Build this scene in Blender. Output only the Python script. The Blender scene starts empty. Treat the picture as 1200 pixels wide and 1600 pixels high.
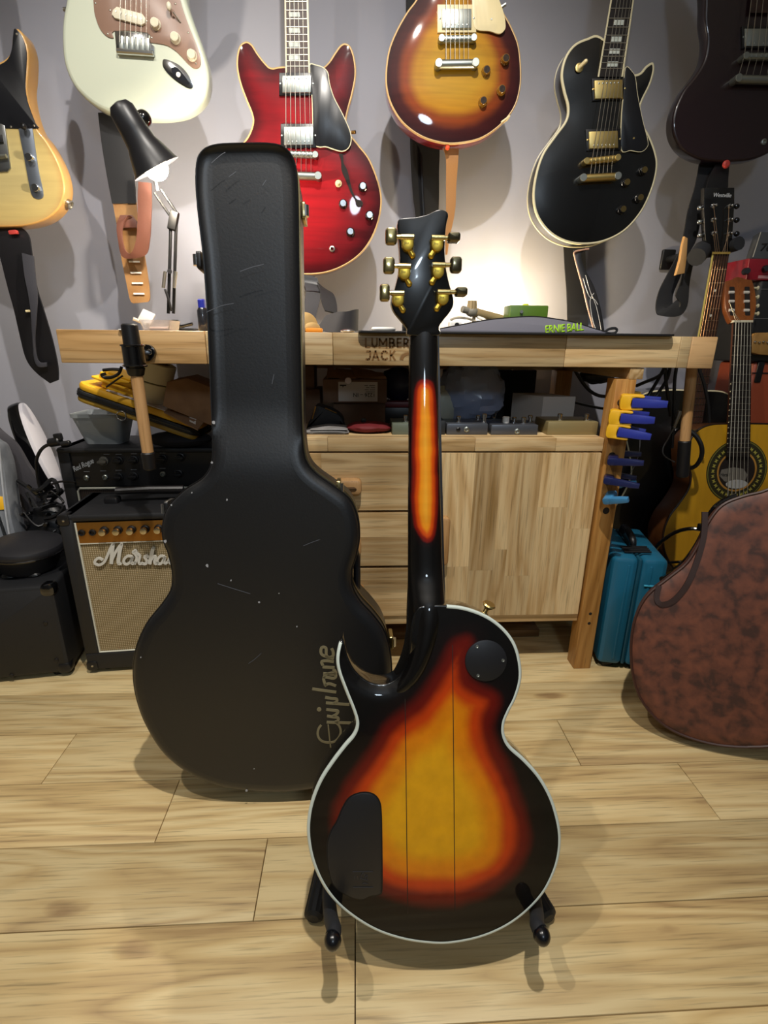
import bpy, math, random
import numpy as np
from mathutils import Vector as Vec, Matrix
from mathutils.geometry import delaunay_2d_cdt
random.seed(7)
S = bpy.context.scene
COL = S.collection
# ------------------------------------------------------------------ camera
FPX, TH, PS, RO, CH = 800.4, 0.32312, 0.055458, 0.010751, 0.85
_fw = np.array([math.sin(PS)*math.cos(TH), math.cos(PS)*math.cos(TH), -math.sin(TH)])
_r = np.array([math.cos(PS), -math.sin(PS), 0.0]); _u = np.cross(_r, _fw)
CR = math.cos(RO)*_r + math.sin(RO)*_u
CU = -math.sin(RO)*_r + math.cos(RO)*_u
CO = np.array([0.0, 0.0, CH])
cd = bpy.data.cameras.new('camera'); cam = bpy.data.objects.new('camera', cd); COL.objects.link(cam)
cam.matrix_world = Matrix(((CR[0], CU[0], -_fw[0], 0), (CR[1], CU[1], -_fw[1], 0), (CR[2], CU[2], -_fw[2], CH), (0, 0, 0, 1)))
cd.sensor_fit = 'AUTO'; cd.sensor_width = 36.0; cd.lens = FPX/1600*36.0; cd.clip_start = .02; cd.clip_end = 50
S.camera = cam
# ------------------------------------------------------------------ world, lights, exposure
S.view_settings.view_transform = 'Standard'; S.view_settings.look = 'None'
S.view_settings.gamma = 1; S.view_settings.use_curve_mapping = False
S.view_settings.exposure = 0.0
W = bpy.data.worlds.new('world'); S.world = W; W.use_nodes = True
W.node_tree.nodes['Background'].inputs[0].default_value = (.5, .55, .65, 1)
W.node_tree.nodes['Background'].inputs[1].default_value = .05
def lamp(name, loc, power, color, radius=.03, spot=None, to=None, blend=.5):
    l = bpy.data.lights.new(name, 'SPOT' if spot else 'POINT'); l.energy = power; l.color = color; l.shadow_soft_size = radius
    o = bpy.data.objects.new(name, l); COL.objects.link(o); o.location = loc
    if spot:
        l.spot_size = math.radians(spot); l.spot_blend = blend
        o.rotation_euler = (Vec(to)-Vec(loc)).to_track_quat('-Z', 'Y').to_euler()
    return o
COOL = (1.0, .94, .86)
lamp('ceiling_downlight', (-.78, .24, 2.36), 52, COOL, .022, 130, (-.85, .74, 0), .5)
lamp('ceiling_downlight', (.10, .24, 2.36), 122, COOL, .022, 92, (-.15, 1.45, .55), .75)
lamp('rear_lamp', (.27, -1.3, 1.80), 28, (.72, .86, 1.0), .13)

# ------------------------------------------------------------------ pixel rays: a pixel of the photo and a plane give a point in the room
def ray(x, y): return CR*(x-600)/FPX + CU*(800-y)/FPX + _fw
def aY(x, y, Y): v = ray(x, y); return CO + v*Y/v[1]
def aZ(x, y, z=0.0): v = ray(x, y); return CO + v*(z-CH)/v[2]
def nrm(v): v = np.array(v, float); return v/np.linalg.norm(v)
class Frame:
    def __init__(s, o, u, v, n=None):
        s.o = np.array(o, float); s.u = nrm(u); s.v = np.array(v, float); s.v = nrm(s.v-s.u*np.dot(s.v, s.u))
        n_ = -np.cross(s.u, s.v); s.n = n_          # n points away from the viewer (u right, v up)
    def uv(s, x, y, w=0.0):
        d = ray(x, y); o = s.o+s.n*w; t = np.dot(o-CO, s.n)/np.dot(d, s.n); q = CO+d*t-o
        return np.array([q@s.u, q@s.v])
    def P(s, u, v, w=0.0): return s.o+s.u*u+s.v*v+s.n*w
    def p(s, x, y, w=0.0): u, v = s.uv(x, y, w); return s.P(u, v, w)
def yframe(Y): return Frame((0, Y, 0), (1, 0, 0), (0, 0, 1))
# ------------------------------------------------------------------ outlines
def spline(pts, n=6, closed=True):
    P = np.array(pts, float); N = len(P); out = []
    rng = range(N if closed else N-1)
    for i in rng:
        if closed: a, b, c, d = P[i-1], P[i], P[(i+1) % N], P[(i+2) % N]
        else: a, b, c, d = P[max(i-1, 0)], P[i], P[i+1], P[min(i+2, N-1)]
        for k in range(n):
            t = k/n
            out.append(.5*((2*b)+(c-a)*t+(2*a-5*b+4*c-d)*t*t+(3*b-a-3*c+d)*t**3))
    if not closed: out.append(P[-1])
    return np.array(out)
def area(p): x, y = p[:, 0], p[:, 1]; return .5*np.sum(x*np.roll(y, -1)-np.roll(x, -1)*y)
def ccw(p): p = np.array(p, float); return p if area(p) > 0 else p[::-1]
def inset(p, d):
    if d == 0: return p
    e = np.roll(p, -1, 0)-p; l = np.linalg.norm(e, axis=1, keepdims=True); e = e/np.maximum(l, 1e-9)
    n = np.stack([-e[:, 1], e[:, 0]], 1); m = n+np.roll(n, 1, 0)
    m = m/np.maximum(np.linalg.norm(m, axis=1, keepdims=True), .3)
    c = np.maximum(np.sum(m*n, 1, keepdims=True), .5)
    return p+m*d/c
def rrect(u0, v0, u1, v1, r, n=4):
    out = []
    for cx, cy, a in ((u1-r, v1-r, 0), (u0+r, v1-r, 90), (u0+r, v0+r, 180), (u1-r, v0+r, 270)):
        for k in range(n+1):
            t = math.radians(a+90*k/n); out.append((cx+r*math.cos(t), cy+r*math.sin(t)))
    return np.array(out)
def pxrect(cx, cy, w, h, ang=0):
    a = math.radians(ang); c, s = math.cos(a), math.sin(a)
    return [(cx+x*c-y*s, cy+x*s+y*c) for x, y in ((-w/2, -h/2), (w/2, -h/2), (w/2, h/2), (-w/2, h/2))]
def sdf(pts, poly):
    P = np.asarray(pts, float)[:, None, :]; a = poly[None]; b = np.roll(poly, -1, 0)[None]
    ab = b-a; t = np.clip(np.sum((P-a)*ab, 2)/np.maximum(np.sum(ab*ab, 2), 1e-12), 0, 1)
    q = a+ab*t[..., None]-P; dist = np.sqrt(np.min(np.sum(q*q, 2), 1))
    y = P[..., 1]; cross = ((a[..., 1] > y) != (b[..., 1] > y)) & (P[..., 0] < (b[..., 0]-a[..., 0])*(y-a[..., 1])/np.where(np.abs(b[..., 1]-a[..., 1]) < 1e-12, 1e-12, b[..., 1]-a[..., 1])+a[..., 0])
    return np.where(np.sum(cross, 1) % 2 == 1, dist, -dist)
# ------------------------------------------------------------------ objects
ORG = {}
def tag(o, label=None, cat=None, group=None, kind=None):
    if label: o['label'] = label
    if cat: o['category'] = cat
    if group: o['group'] = group
    if kind: o['kind'] = kind
    return o
def thing(name, label, cat, loc, group=None):
    o = bpy.data.objects.new(name, None); COL.objects.link(o); o.location = Vec(loc); o.empty_display_size = .05
    ORG[o.name] = np.array(loc, float); return tag(o, label, cat, group)
class MB:
    def __init__(s): s.v = []; s.f = []; s.a = []
    def add(s, vs, fs, at=None):
        k = len(s.v); s.v += [tuple(map(float, q)) for q in vs]; s.f += [tuple(i+k for i in f) for f in fs]
        s.a += list(at) if at is not None else [0.0]*len(vs)
        return s
    def loops(s, L, cap0=True, cap1=True, closed=True):
        n = len(L[0]); vs = [q for l in L for q in l]; fs = []
        for i in range(len(L)-1):
            for j in range(n if closed else n-1):
                a, b = i*n+j, i*n+(j+1) % n; fs.append((a, b, b+n, a+n))
        if cap0: fs.append(tuple(range(n))[::-1])
        if cap1: fs.append(tuple(range((len(L)-1)*n, len(L)*n)))
        return s.add(vs, fs)
    def prism(s, F, uv, w0, w1, bev=0.0, both=False):
        uv = ccw(uv); sg = 1 if w1 > w0 else -1
        pr = [(w0, bev), (w0+sg*bev*.3, bev*.3), (w0+sg*bev, 0)] if bev else [(w0, 0)]
        pr += [(w1-sg*bev, 0), (w1-sg*bev*.3, bev*.3), (w1, bev)] if (bev and both) else [(w1, 0)]
        return s.loops([[F.P(a, b, w) for a, b in inset(uv, i)] for w, i in pr])
    def pp(s, F, px, w0, w1, bev=0.0, smooth=0, both=False):
        uv = np.array([F.uv(x, y, w0) for x, y in px])
        if smooth: uv = spline(uv, smooth)
        return s.prism(F, uv, w0, w1, bev, both)
    def box(s, x0, x1, y0, y1, z0, z1, b=0.0):
        if b == 0:
            return s.add([(x, y, z) for z in (z0, z1) for x, y in ((x0, y0), (x1, y0), (x1, y1), (x0, y1))],
                         [(3, 2, 1, 0), (4, 5, 6, 7), (0, 1, 5, 4), (1, 2, 6, 5), (2, 3, 7, 6), (3, 0, 4, 7)])
        return s.prism(Frame((0, 0, 0), (1, 0, 0), (0, 1, 0)), rrect(x0, y0, x1, y1, b, 3), -z1, -z0, b, True)
    def rbox(s, F, u0, u1, v0, v1, w0, w1, r=.004, b=.002):
        return s.prism(F, rrect(u0, v0, u1, v1, r, 3) if r else [(u0, v0), (u1, v0), (u1, v1), (u0, v1)], w0, w1, b, True)
    def tube(s, pts, r, n=8, caps=True, flat=None):
        P = [np.array(q, float) for q in pts]; R = r if hasattr(r, '__len__') else [r]*len(P)
        L = []; up = None
        for i, q in enumerate(P):
            t = P[min(i+1, len(P)-1)]-P[max(i-1, 0)]; t = nrm(t) if np.linalg.norm(t) > 1e-9 else np.array([0, 0, 1.])
            if up is None: up = np.array([0, 0, 1.]) if abs(t[2]) < .9 else np.array([0, 1., 0])
            a = up-t*np.dot(up, t); a = nrm(a); b = np.cross(t, a); up = a
            L.append([q+R[i]*(a*math.cos(2*math.pi*k/n)+b*math.sin(2*math.pi*k/n)) for k in range(n)])
        return s.loops(L, caps, caps)
    def cyl(s, p0, p1, r0, r1=None, n=16, bev=0.0):
        p0, p1 = np.array(p0, float), np.array(p1, float); r1 = r0 if r1 is None else r1
        t = nrm(p1-p0)
        if bev: return s.lathe(p0, t, [(0, r0-bev), (bev, r0), (np.linalg.norm(p1-p0)-bev, r1), (np.linalg.norm(p1-p0), r1-bev)], n)
        return s.lathe(p0, t, [(0, r0), (np.linalg.norm(p1-p0), r1)], n)
    def lathe(s, o, ax, prof, n=20, caps=True):
        o = np.array(o, float); t = nrm(ax); h = np.array([0, 0, 1.]) if abs(t[2]) < .9 else np.array([1., 0, 0])
        a = nrm(h-t*np.dot(h, t)); b = np.cross(t, a)
        return s.loops([[o+t*z+r*(a*math.cos(2*math.pi*k/n)+b*math.sin(2*math.pi*k/n)) for k in range(n)] for z, r in prof], caps, caps)
    def ball(s, c, r, n=12, m=8):
        r = np.array(r if hasattr(r, '__len__') else (r, r, r), float); c = np.array(c, float)
        return s.loops([[c+r*np.array([math.sin(math.pi*i/m)*math.cos(2*math.pi*k/n), math.sin(math.pi*i/m)*math.sin(2*math.pi*k/n), math.cos(math.pi*i/m)]) for k in range(n)] for i in [.12]+list(range(1, m))+[m-.12]])
    def build(s, name, mat, parent=None, org=None, ang=35, sub=0):
        o_ = ORG[parent.name] if parent else (np.array(org, float) if org is not None else np.zeros(3))
        me = bpy.data.meshes.new(name); me.from_pydata([tuple(np.array(q)-o_) for q in s.v], [], s.f)
        if any(s.a):
            at = me.attributes.new('sd', 'FLOAT', 'POINT'); at.data.foreach_set('value', s.a)
        bm_fix(me)
        me.shade_smooth(); me.set_sharp_from_angle(angle=math.radians(ang))
        ob = bpy.data.objects.new(name, me); COL.objects.link(ob); me.materials.append(mat)
        if parent: ob.parent = parent
        else: ob.location = Vec(o_)
        ORG[ob.name] = o_
        if sub:
            m = ob.modifiers.new('sub', 'SUBSURF'); m.levels = sub; m.render_levels = sub
        return ob
import bmesh
def bm_fix(me):
    bm = bmesh.new(); bm.from_mesh(me); bmesh.ops.recalc_face_normals(bm, faces=bm.faces); bm.to_mesh(me); bm.free()
def fill(uv, sp):
    """triangulated inside of an outline, with inner points on a grid"""
    lo, hi = uv.min(0), uv.max(0); gx = np.arange(lo[0], hi[0], sp); gy = np.arange(lo[1], hi[1], sp*.87)
    G = np.array([(x+(sp/2 if j % 2 else 0), y) for j, y in enumerate(gy) for x in gx]); G = G[sdf(G, uv) > sp*.55]
    n = len(uv); A = [Vec(p) for p in uv]+[Vec(p) for p in G]
    r = delaunay_2d_cdt(A, [(i, (i+1) % n) for i in range(n)], [], 1, 1e-7)
    return np.array([tuple(v) for v in r[0]]), [tuple(f) for f in r[2]]
def strip(mb, pairs, th=.003, n=5):
    """a strap from left/right pixel pairs (lx, ly, rx, ry, Y) with real thickness"""
    A = spline(pairs, n, False); L = []
    l = np.array([aY(a[0], a[1], a[4]) for a in A]); r = np.array([aY(a[2], a[3], a[4]+(a[5] if len(a) > 5 else 0)) for a in A])
    for i in range(len(A)):
        t = l[min(i+1, len(A)-1)]+r[min(i+1, len(A)-1)]-l[max(i-1, 0)]-r[max(i-1, 0)]; k = r[i]-l[i]
        nn = nrm(np.cross(k, t))*th
        L.append([l[i], .5*(l[i]+r[i])-nn*.3, r[i], r[i]+nn, .5*(l[i]+r[i])+nn, l[i]+nn])
    return mb.loops(L)
# ------------------------------------------------------------------ materials
MATS = {}
def new_mat(name):
    m = bpy.data.materials.new(name); m.use_nodes = True; nt = m.node_tree; return m, nt, nt.nodes['Principled BSDF']
def lin(c):
    if isinstance(c, str): c = tuple(int(c[i:i+2], 16) for i in (0, 2, 4))
    return tuple(((x/255)/12.92 if x/255 <= .04045 else ((x/255+.055)/1.055)**2.4) for x in c)+(1,)
def ramp(nt, stops, interp='LINEAR'):
    n = nt.nodes.new('ShaderNodeValToRGB'); cr = n.color_ramp; cr.interpolation = interp
    while len(cr.elements) < len(stops): cr.elements.new(.5)
    for e, (p, c) in zip(cr.elements, stops): e.position = p; e.color = lin(c)
    return n
def coords(nt, scale, rnd=True, out='Object'):
    tc = nt.nodes.new('ShaderNodeTexCoord'); mp = nt.nodes.new('ShaderNodeMapping'); mp.inputs['Scale'].default_value = scale
    nt.links.new(tc.outputs[out], mp.inputs['Vector'])
    if rnd:
        oi = nt.nodes.new('ShaderNodeObjectInfo'); mu = nt.nodes.new('ShaderNodeMath'); mu.operation = 'MULTIPLY'; mu.inputs[1].default_value = 37.0
        nt.links.new(oi.outputs['Random'], mu.inputs[0]); nt.links.new(mu.outputs[0], mp.inputs['Location'])
    return mp
def M(name, col, rough=.5, metal=0, coat=0, spec=.5, var=None, bump=None, emit=0, trans=0, alpha=1, sheen=0, col2=None):
    if name in MATS: return MATS[name]
    m, nt, b = new_mat(name); MATS[name] = m
    b.inputs['Base Color'].default_value = lin(col); b.inputs['Roughness'].default_value = rough; b.inputs['Metallic'].default_value = metal
    b.inputs['Coat Weight'].default_value = coat; b.inputs['Coat Roughness'].default_value = .04; b.inputs['Specular IOR Level'].default_value = spec
    b.inputs['Transmission Weight'].default_value = trans; b.inputs['Alpha'].default_value = alpha; b.inputs['Sheen Weight'].default_value = sheen
    if emit: b.inputs['Emission Color'].default_value = lin(col); b.inputs['Emission Strength'].default_value = emit
    if var:
        mp = coords(nt, (1, 1, 1)); no = nt.nodes.new('ShaderNodeTexNoise'); no.inputs['Scale'].default_value = var; no.inputs['Detail'].default_value = 5
        nt.links.new(mp.outputs[0], no.inputs[0]); rp = ramp(nt, ((.35, col), (.68, col2 or col))); nt.links.new(no.outputs[0], rp.inputs[0])
        nt.links.new(rp.outputs[0], b.inputs['Base Color'])
    if bump:
        mp = coords(nt, (1, 1, 1), False); no = nt.nodes.new('ShaderNodeTexNoise'); no.inputs['Scale'].default_value = bump[0]; no.inputs['Detail'].default_value = 3
        nt.links.new(mp.outputs[0], no.inputs[0]); bp = nt.nodes.new('ShaderNodeBump'); bp.inputs['Strength'].default_value = bump[1]; bp.inputs['Distance'].default_value = .001
        nt.links.new(no.outputs[0], bp.inputs['Height']); nt.links.new(bp.outputs[0], b.inputs['Normal'])
    return m
def wood(name, c, axis=0, rough=.4, grain=1.0, ring=1.0, tint=.25, coat=0, knots=0):
    """c = (light, mid, dark) ; grain runs along the axis"""
    m, nt, b = new_mat(name); MATS[name] = m; N = nt.nodes.new; K = nt.links.new
    def noise(across, along, det=3, dist=0):
        sc = [across*grain]*3; sc[axis] = along*grain; mp = coords(nt, sc); n = N('ShaderNodeTexNoise'); n.inputs['Scale'].default_value = 1; n.inputs['Detail'].default_value = det; n.inputs['Distortion'].default_value = dist; K(mp.outputs[0], n.inputs[0]); return n
    def mix(f, x, y):
        q = N('ShaderNodeMix'); q.data_type = 'FLOAT'; q.inputs[0].default_value = f; K(x, q.inputs[2]); K(y, q.inputs[3]); return q.outputs[0]
    n1 = noise(11, 1.1, 2, .5)
    mu = N('ShaderNodeMath'); mu.operation = 'MULTIPLY'; mu.inputs[1].default_value = 16*ring; K(n1.outputs[0], mu.inputs[0])
    fr = N('ShaderNodeMath'); fr.operation = 'PINGPONG'; fr.inputs[1].default_value = 1.0; K(mu.outputs[0], fr.inputs[0])
    n2 = noise(340, 11, 3); n3 = noise(95, 3.2, 4, .3); n4 = noise(6, 1.4, 3)
    v = mix(.42, mix(.62, fr.outputs[0], n3.outputs[0]), n4.outputs[0])
    if knots:
        sc = [7.0]*3; sc[axis] = 2.6; mp = coords(nt, sc); vo = N('ShaderNodeTexVoronoi'); vo.inputs['Scale'].default_value = 1; K(mp.outputs[0], vo.inputs[0])
        mr0 = N('ShaderNodeMapRange'); mr0.inputs[1].default_value = .01; mr0.inputs[2].default_value = .11; mr0.inputs[3].default_value = knots; mr0.inputs[4].default_value = 0; wn = noise(26, 9, 3); ms = N('ShaderNodeMath'); ms.operation = 'MULTIPLY_ADD'; ms.inputs[1].default_value = .22; ms.inputs[2].default_value = -.11; K(wn.outputs[0], ms.inputs[0]); dz = N('ShaderNodeMath'); K(vo.outputs['Distance'], dz.inputs[0]); K(ms.outputs[0], dz.inputs[1]); K(dz.outputs[0], mr0.inputs[0])
        sb_ = N('ShaderNodeMath'); sb_.operation = 'SUBTRACT'; K(v, sb_.inputs[0]); K(mr0.outputs[0], sb_.inputs[1]); v = sb_.outputs[0]
    rp = ramp(nt, ((.27, c[2]), (.44, c[1]), (.60, c[0]))); K(v, rp.inputs[0])
    oi = N('ShaderNodeObjectInfo'); mr = N('ShaderNodeMapRange'); mr.inputs[3].default_value = 1-tint; mr.inputs[4].default_value = 1+tint*.6; K(oi.outputs['Random'], mr.inputs[0])
    po = N('ShaderNodeMapRange'); po.inputs[1].default_value = .54; po.inputs[2].default_value = .74; po.inputs[3].default_value = 1.03; po.inputs[4].default_value = .62; K(n2.outputs[0], po.inputs[0])
    mm = N('ShaderNodeMath'); mm.operation = 'MULTIPLY'; K(mr.outputs[0], mm.inputs[0]); K(po.outputs[0], mm.inputs[1])
    vm = N('ShaderNodeVectorMath'); vm.operation = 'SCALE'; K(rp.outputs[0], vm.inputs[0]); K(mm.outputs[0], vm.inputs['Scale']); K(vm.outputs[0], b.inputs['Base Color'])
    bp = N('ShaderNodeBump'); bp.inputs['Strength'].default_value = .12; bp.inputs['Distance'].default_value = .001; K(n2.outputs[0], bp.inputs['Height']); K(bp.outputs[0], b.inputs['Normal'])
    b.inputs['Roughness'].default_value = rough; b.inputs['Coat Weight'].default_value = coat; b.inputs['Coat Roughness'].default_value = .15
    return m
def burst(name, stops, lo, hi, axis=0, flame=.25, rough=.12, coat=1.0, grain=1.0):
    """lacquered finish whose colour follows the distance from the edge (attribute sd, metres)"""
    m, nt, b = new_mat(name); MATS[name] = m; N = nt.nodes.new; K = nt.links.new
    at = N('ShaderNodeAttribute'); at.attribute_name = 'sd'
    mp0 = coords(nt, (14, 14, 14), False); n0 = N('ShaderNodeTexNoise'); n0.inputs['Scale'].default_value = 1; K(mp0.outputs[0], n0.inputs[0])
    m0 = N('ShaderNodeMath'); m0.operation = 'MULTIPLY_ADD'; m0.inputs[1].default_value = .016; m0.inputs[2].default_value = -.008; K(n0.outputs[0], m0.inputs[0])
    ad = N('ShaderNodeMath'); ad.operation = 'ADD'; K(at.outputs['Fac'], ad.inputs[0]); K(m0.outputs[0], ad.inputs[1])
    mr = N('ShaderNodeMapRange'); mr.inputs[1].default_value = lo; mr.inputs[2].default_value = hi; K(ad.outputs[0], mr.inputs[0])
    rp = ramp(nt, stops, 'B_SPLINE' if False else 'EASE'); K(mr.outputs[0], rp.inputs[0])
    sc = [70*grain]*3; sc[axis] = 5*grain; mp = coords(nt, sc, False); n1 = N('ShaderNodeTexNoise'); n1.inputs['Scale'].default_value = 1; n1.inputs['Detail'].default_value = 3; K(mp.outputs[0], n1.inputs[0])
    m1 = N('ShaderNodeMapRange'); m1.inputs[1].default_value = .3; m1.inputs[2].default_value = .7; m1.inputs[3].default_value = 1-flame; m1.inputs[4].default_value = 1+flame*.3; K(n1.outputs[0], m1.inputs[0])
    vm = N('ShaderNodeVectorMath'); vm.operation = 'SCALE'; K(rp.outputs[0], vm.inputs[0]); K(m1.outputs[0], vm.inputs['Scale']); K(vm.outputs[0], b.inputs['Base Color'])
    b.inputs['Roughness'].default_value = .5; b.inputs['Specular IOR Level'].default_value = .12; b.inputs['Coat Weight'].default_value = coat*.7; b.inputs['Coat Roughness'].default_value = rough*.4
    return m
def grille(name, c1, c2, sx, sz, rough=.8):
    """woven cloth: two crossed wave textures"""
    m, nt, b = new_mat(name); MATS[name] = m; N = nt.nodes.new; K = nt.links.new
    ws = []
    for d, s in (('X', sx), ('Z', sz)):
        mp = coords(nt, (1, 1, 1), False); w = N('ShaderNodeTexWave'); w.bands_direction = d; w.inputs['Scale'].default_value = s; w.inputs['Distortion'].default_value = .4; w.inputs['Detail Scale'].default_value = 4
        K(mp.outputs[0], w.inputs[0]); ws.append(w)
    mu = N('ShaderNodeMath'); mu.operation = 'MULTIPLY'; K(ws[0].outputs[1], mu.inputs[0]); K(ws[1].outputs[1], mu.inputs[1])
    rp = ramp(nt, ((0, c2), (.6, c1))); K(mu.outputs[0], rp.inputs[0]); K(rp.outputs[0], b.inputs['Base Color']); b.inputs['Roughness'].default_value = rough
    bp = N('ShaderNodeBump'); bp.inputs['Strength'].default_value = .5; bp.inputs['Distance'].default_value = .001; K(mu.outputs[0], bp.inputs['Height']); K(bp.outputs[0], b.inputs['Normal'])
    return m
BLK = M('black_plastic', '121214', .4); BLKG = M('black_gloss', '08080a', .15, coat=1)
CHROME = M('chrome', 'd0d2d4', .12, 1); NICKEL = M('aged_nickel', 'a6aba6', .40, 1); GOLD = M('gold_metal', 'e8cd86', .34, 1); STEEL = M('string_steel', 'b9b4a8', .35, 1)
CREAM = M('cream_plastic', 'e3d3a4', .4); IVORY = M('aged_binding', 'cdc4a2', .4); AMBB = M('amber_binding', 'c6a26c', .4); WHITE = M('white_plastic', 'e4e2dc', .45)
FRET = M('ebony', '17110f', .4); ROSE = M('rosewood', '2c1a14', .5, var=60, col2='3b241a'); PEARL = M('pearl_inlay', 'c8cdc6', .25, var=90, col2='aab3ac')
TOLEX = M('black_tolex', '17181b', .55, bump=(900, .5)); RUB = M('black_rubber', '101114', .6); STRAPB = M('black_webbing', '15161a', .7, bump=(1400, .4)); LEATHK = M('black_leather', '131215', .38, bump=(500, .25))
CARD = M('cardboard', '8a6a4c', .85, var=30, col2='7c5d42'); BRASS = M('dark_brass', 'a8844a', .3, 1)
PALE = ('d3b98c', 'c2a273', 'a3814f'); OAK = ('d6c08f', 'c6ab78', 'a0835a')
WX, WY, WZ = [wood('pale_hardwood_%s' % 'xyz'[i], PALE, i, .38, 1, 1.0, .26) for i in range(3)]
LEGW = wood('warm_leg_wood', ('b98a4c', 'aa793d', '8c602c'), 2, .42, 1, 1, .1)
JAWW = wood('figured_jaw_wood', ('c3a070', 'b89260', '8d6a3c'), 0, .4, .55, 1.6, .05)
OAKX = wood('oak_plank', OAK, 0, .45, .9, 1.0, .17, knots=.34)
HANDW = wood('handle_beech', ('bb9263', 'ad8352', '94693c'), 2, .45, 1.2, .6, .05)
# ------------------------------------------------------------------ lettering
def text(s, F, u, v, h, mat, parent, name='lettering', ang=0, shear=0.0, ext=.0006, bold=0.0, w=-.0008, sp=1.0, xs=1.0, align='LEFT'):
    cu = bpy.data.curves.new(name, 'FONT'); cu.body = s; cu.size = 1.0; cu.shear = shear; cu.offset = bold; cu.extrude = 0; cu.space_character = sp; cu.align_x = align; cu.resolution_u = 4
    t = bpy.data.objects.new('t', cu); COL.objects.link(t); dg = bpy.context.evaluated_depsgraph_get(); me = bpy.data.meshes.new_from_object(t.evaluated_get(dg))
    bpy.data.objects.remove(t); bpy.data.curves.remove(cu)
    a = math.radians(ang); ca, sa = math.cos(a), math.sin(a); k = h/.69; o_ = ORG[parent.name]
    for vtx in me.vertices:
        x, y = vtx.co.x*k*xs, vtx.co.y*k
        vtx.co = Vec(F.P(u+x*ca-y*sa, v+x*sa+y*ca, w)-o_)
    me.name = name; me.materials.append(mat)
    ob = bpy.data.objects.new(name, me); COL.objects.link(ob); ob.parent = parent; ORG[ob.name] = o_
    sm = ob.modifiers.new('solid', 'SOLIDIFY'); sm.thickness = ext; sm.offset = 0
    return ob
def strokes(F, lines, width, mat, parent, name, w=-.001, n=4, th=.0012, closed=()):
    """flat brush strokes with thickness: lines of pixel points on the frame"""
    mb = MB()
    for i, ln in enumerate(lines):
        uv = np.array([F.uv(x, y, w) for x, y in ln]); uv = spline(uv, n, False) if len(ln) > 2 else uv
        L = []
        for j in range(len(uv)):
            t = uv[min(j+1, len(uv)-1)]-uv[max(j-1, 0)]; t = t/max(np.linalg.norm(t), 1e-9); q = np.array([-t[1], t[0]])*width/2
            a, b = uv[j]+q, uv[j]-q; L.append([F.P(a[0], a[1], w), F.P(b[0], b[1], w), F.P(b[0], b[1], w+th), F.P(a[0], a[1], w+th)])
        mb.loops(L)
    return mb.build(name, mat, parent)
# ------------------------------------------------------------------ the room
YW = 1.80
WALLM = M('wall_paint', '9a9ba6', .75, var=3, col2='9697a1', bump=(60, .08))
DIMW = M('room_paint', '8a8884', .8)
def struct(name, mb, mat, org=(0, 0, 0)): return tag(mb.build(name, mat, None, org), kind='structure')
floor = struct('floor', MB().box(-2.4, 2.4, -2.4, YW+.1, -.04, -.0145), M('dark_subfloor', '2a2118', .9))
struct('wall_back', MB().box(-2.5, 2.5, YW, YW+.1, -.04, 2.5), WALLM)
struct('wall_left', MB().box(-2.5, -2.4, -2.5, YW, -.04, 2.5), DIMW)
struct('wall_right', MB().box(2.4, 2.5, -2.5, YW, -.04, 2.5), DIMW)
struct('wall_front', MB().box(-2.4, 2.4, -2.5, -2.4, -.04, 2.5), DIMW)
struct('ceiling', MB().box(-2.5, 2.5, -2.5, YW+.1, 2.5, 2.6), M('ceiling_paint', 'd0d0d0', .8))
PW = .1389; y0 = .5575-PW*20
jpx = {0: [(555, 1520)], -1: [], 1: [(405, 1385)], 2: [(258, 1275), (1095, 1240)], 3: [(890, 1162)], 4: [(110, 1160)]}
seen = {}
for lst in jpx.values():
    for x, y in lst:
        q = aZ(x, y); seen.setdefault(int((q[1]-y0)//PW), []).append(q[0])
r = 0
while y0+r*PW < YW-.01:
    ya, yb = y0+r*PW, min(y0+(r+1)*PW, YW-.002)
    js = sorted(seen.get(r, []))
    if js:
        while js[-1] < 2.0: js.append(js[-1]+random.uniform(.8, 1.2) if r != 2 else js[-1]+1.1)
        while js[0] > -2.0: js.insert(0, js[0]-random.uniform(1.0, 1.4))
    else:
        js = [-2.6+random.uniform(0, .8)]
        while js[-1] < 2.0: js.append(js[-1]+random.uniform(1.3, 1.7))
        js = [j for j in js if abs(j) > .9]
    js = [-2.4]+[j for j in js if -2.3 < j < 2.3]+[2.4]
    for a, b in zip(js, js[1:]):
        g = .0007
        MB().prism(Frame((0, 0, 0), (1, 0, 0), (0, 1, 0)), [(a+g, ya+g), (b-g, ya+g), (b-g, yb-g), (a+g, yb-g)], 0, .014, .0012).build('plank', OAKX, floor)
    r += 1
# ------------------------------------------------------------------ the workbench
YB = 1.165; FB = yframe(YB)
ZT, ZU = .865, .798
def bx(x, Y=YB, y=545): return aY(x, y, Y)[0]
x0b, xjaw, xr = bx(92), bx(322), bx(1119)
bench = thing('workbench', 'pale solid wood workbench under the hanging guitars, with vises at both ends', 'workbench', (.1, 1.39, 0))
wt = MB().box(x0b+.02, bx(1079), YB+.05, 1.72, ZU+.002, ZT, .002).build('worktop', WX, bench)
cuts = [xjaw+.0005, bx(520), bx(884), bx(1062), bx(1079)]
for i in range(4):
    MB().box(cuts[i]+.0003, cuts[i+1]-.0003, YB, YB+.05, ZU, ZT, .0015).build('stave', WX, wt)
MB().box(x0b, xjaw-.0005, YB, YB+.049, ZU, ZT, .002).build('vise_jaw', JAWW, bench)
MB().box(bx(1079)+.0005, xr, YB, YB+.16, ZU-.001, ZT, .002).build('tail_vise_jaw', wood('end_grain_block', ('c7a273', 'bb9465', '9a6f45'), 0, .45, .5, 1.2, .02), bench)
fl = [aY(896, 1045, 1.168)[0], aY(922, 1045, 1.168)[0]]
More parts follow.
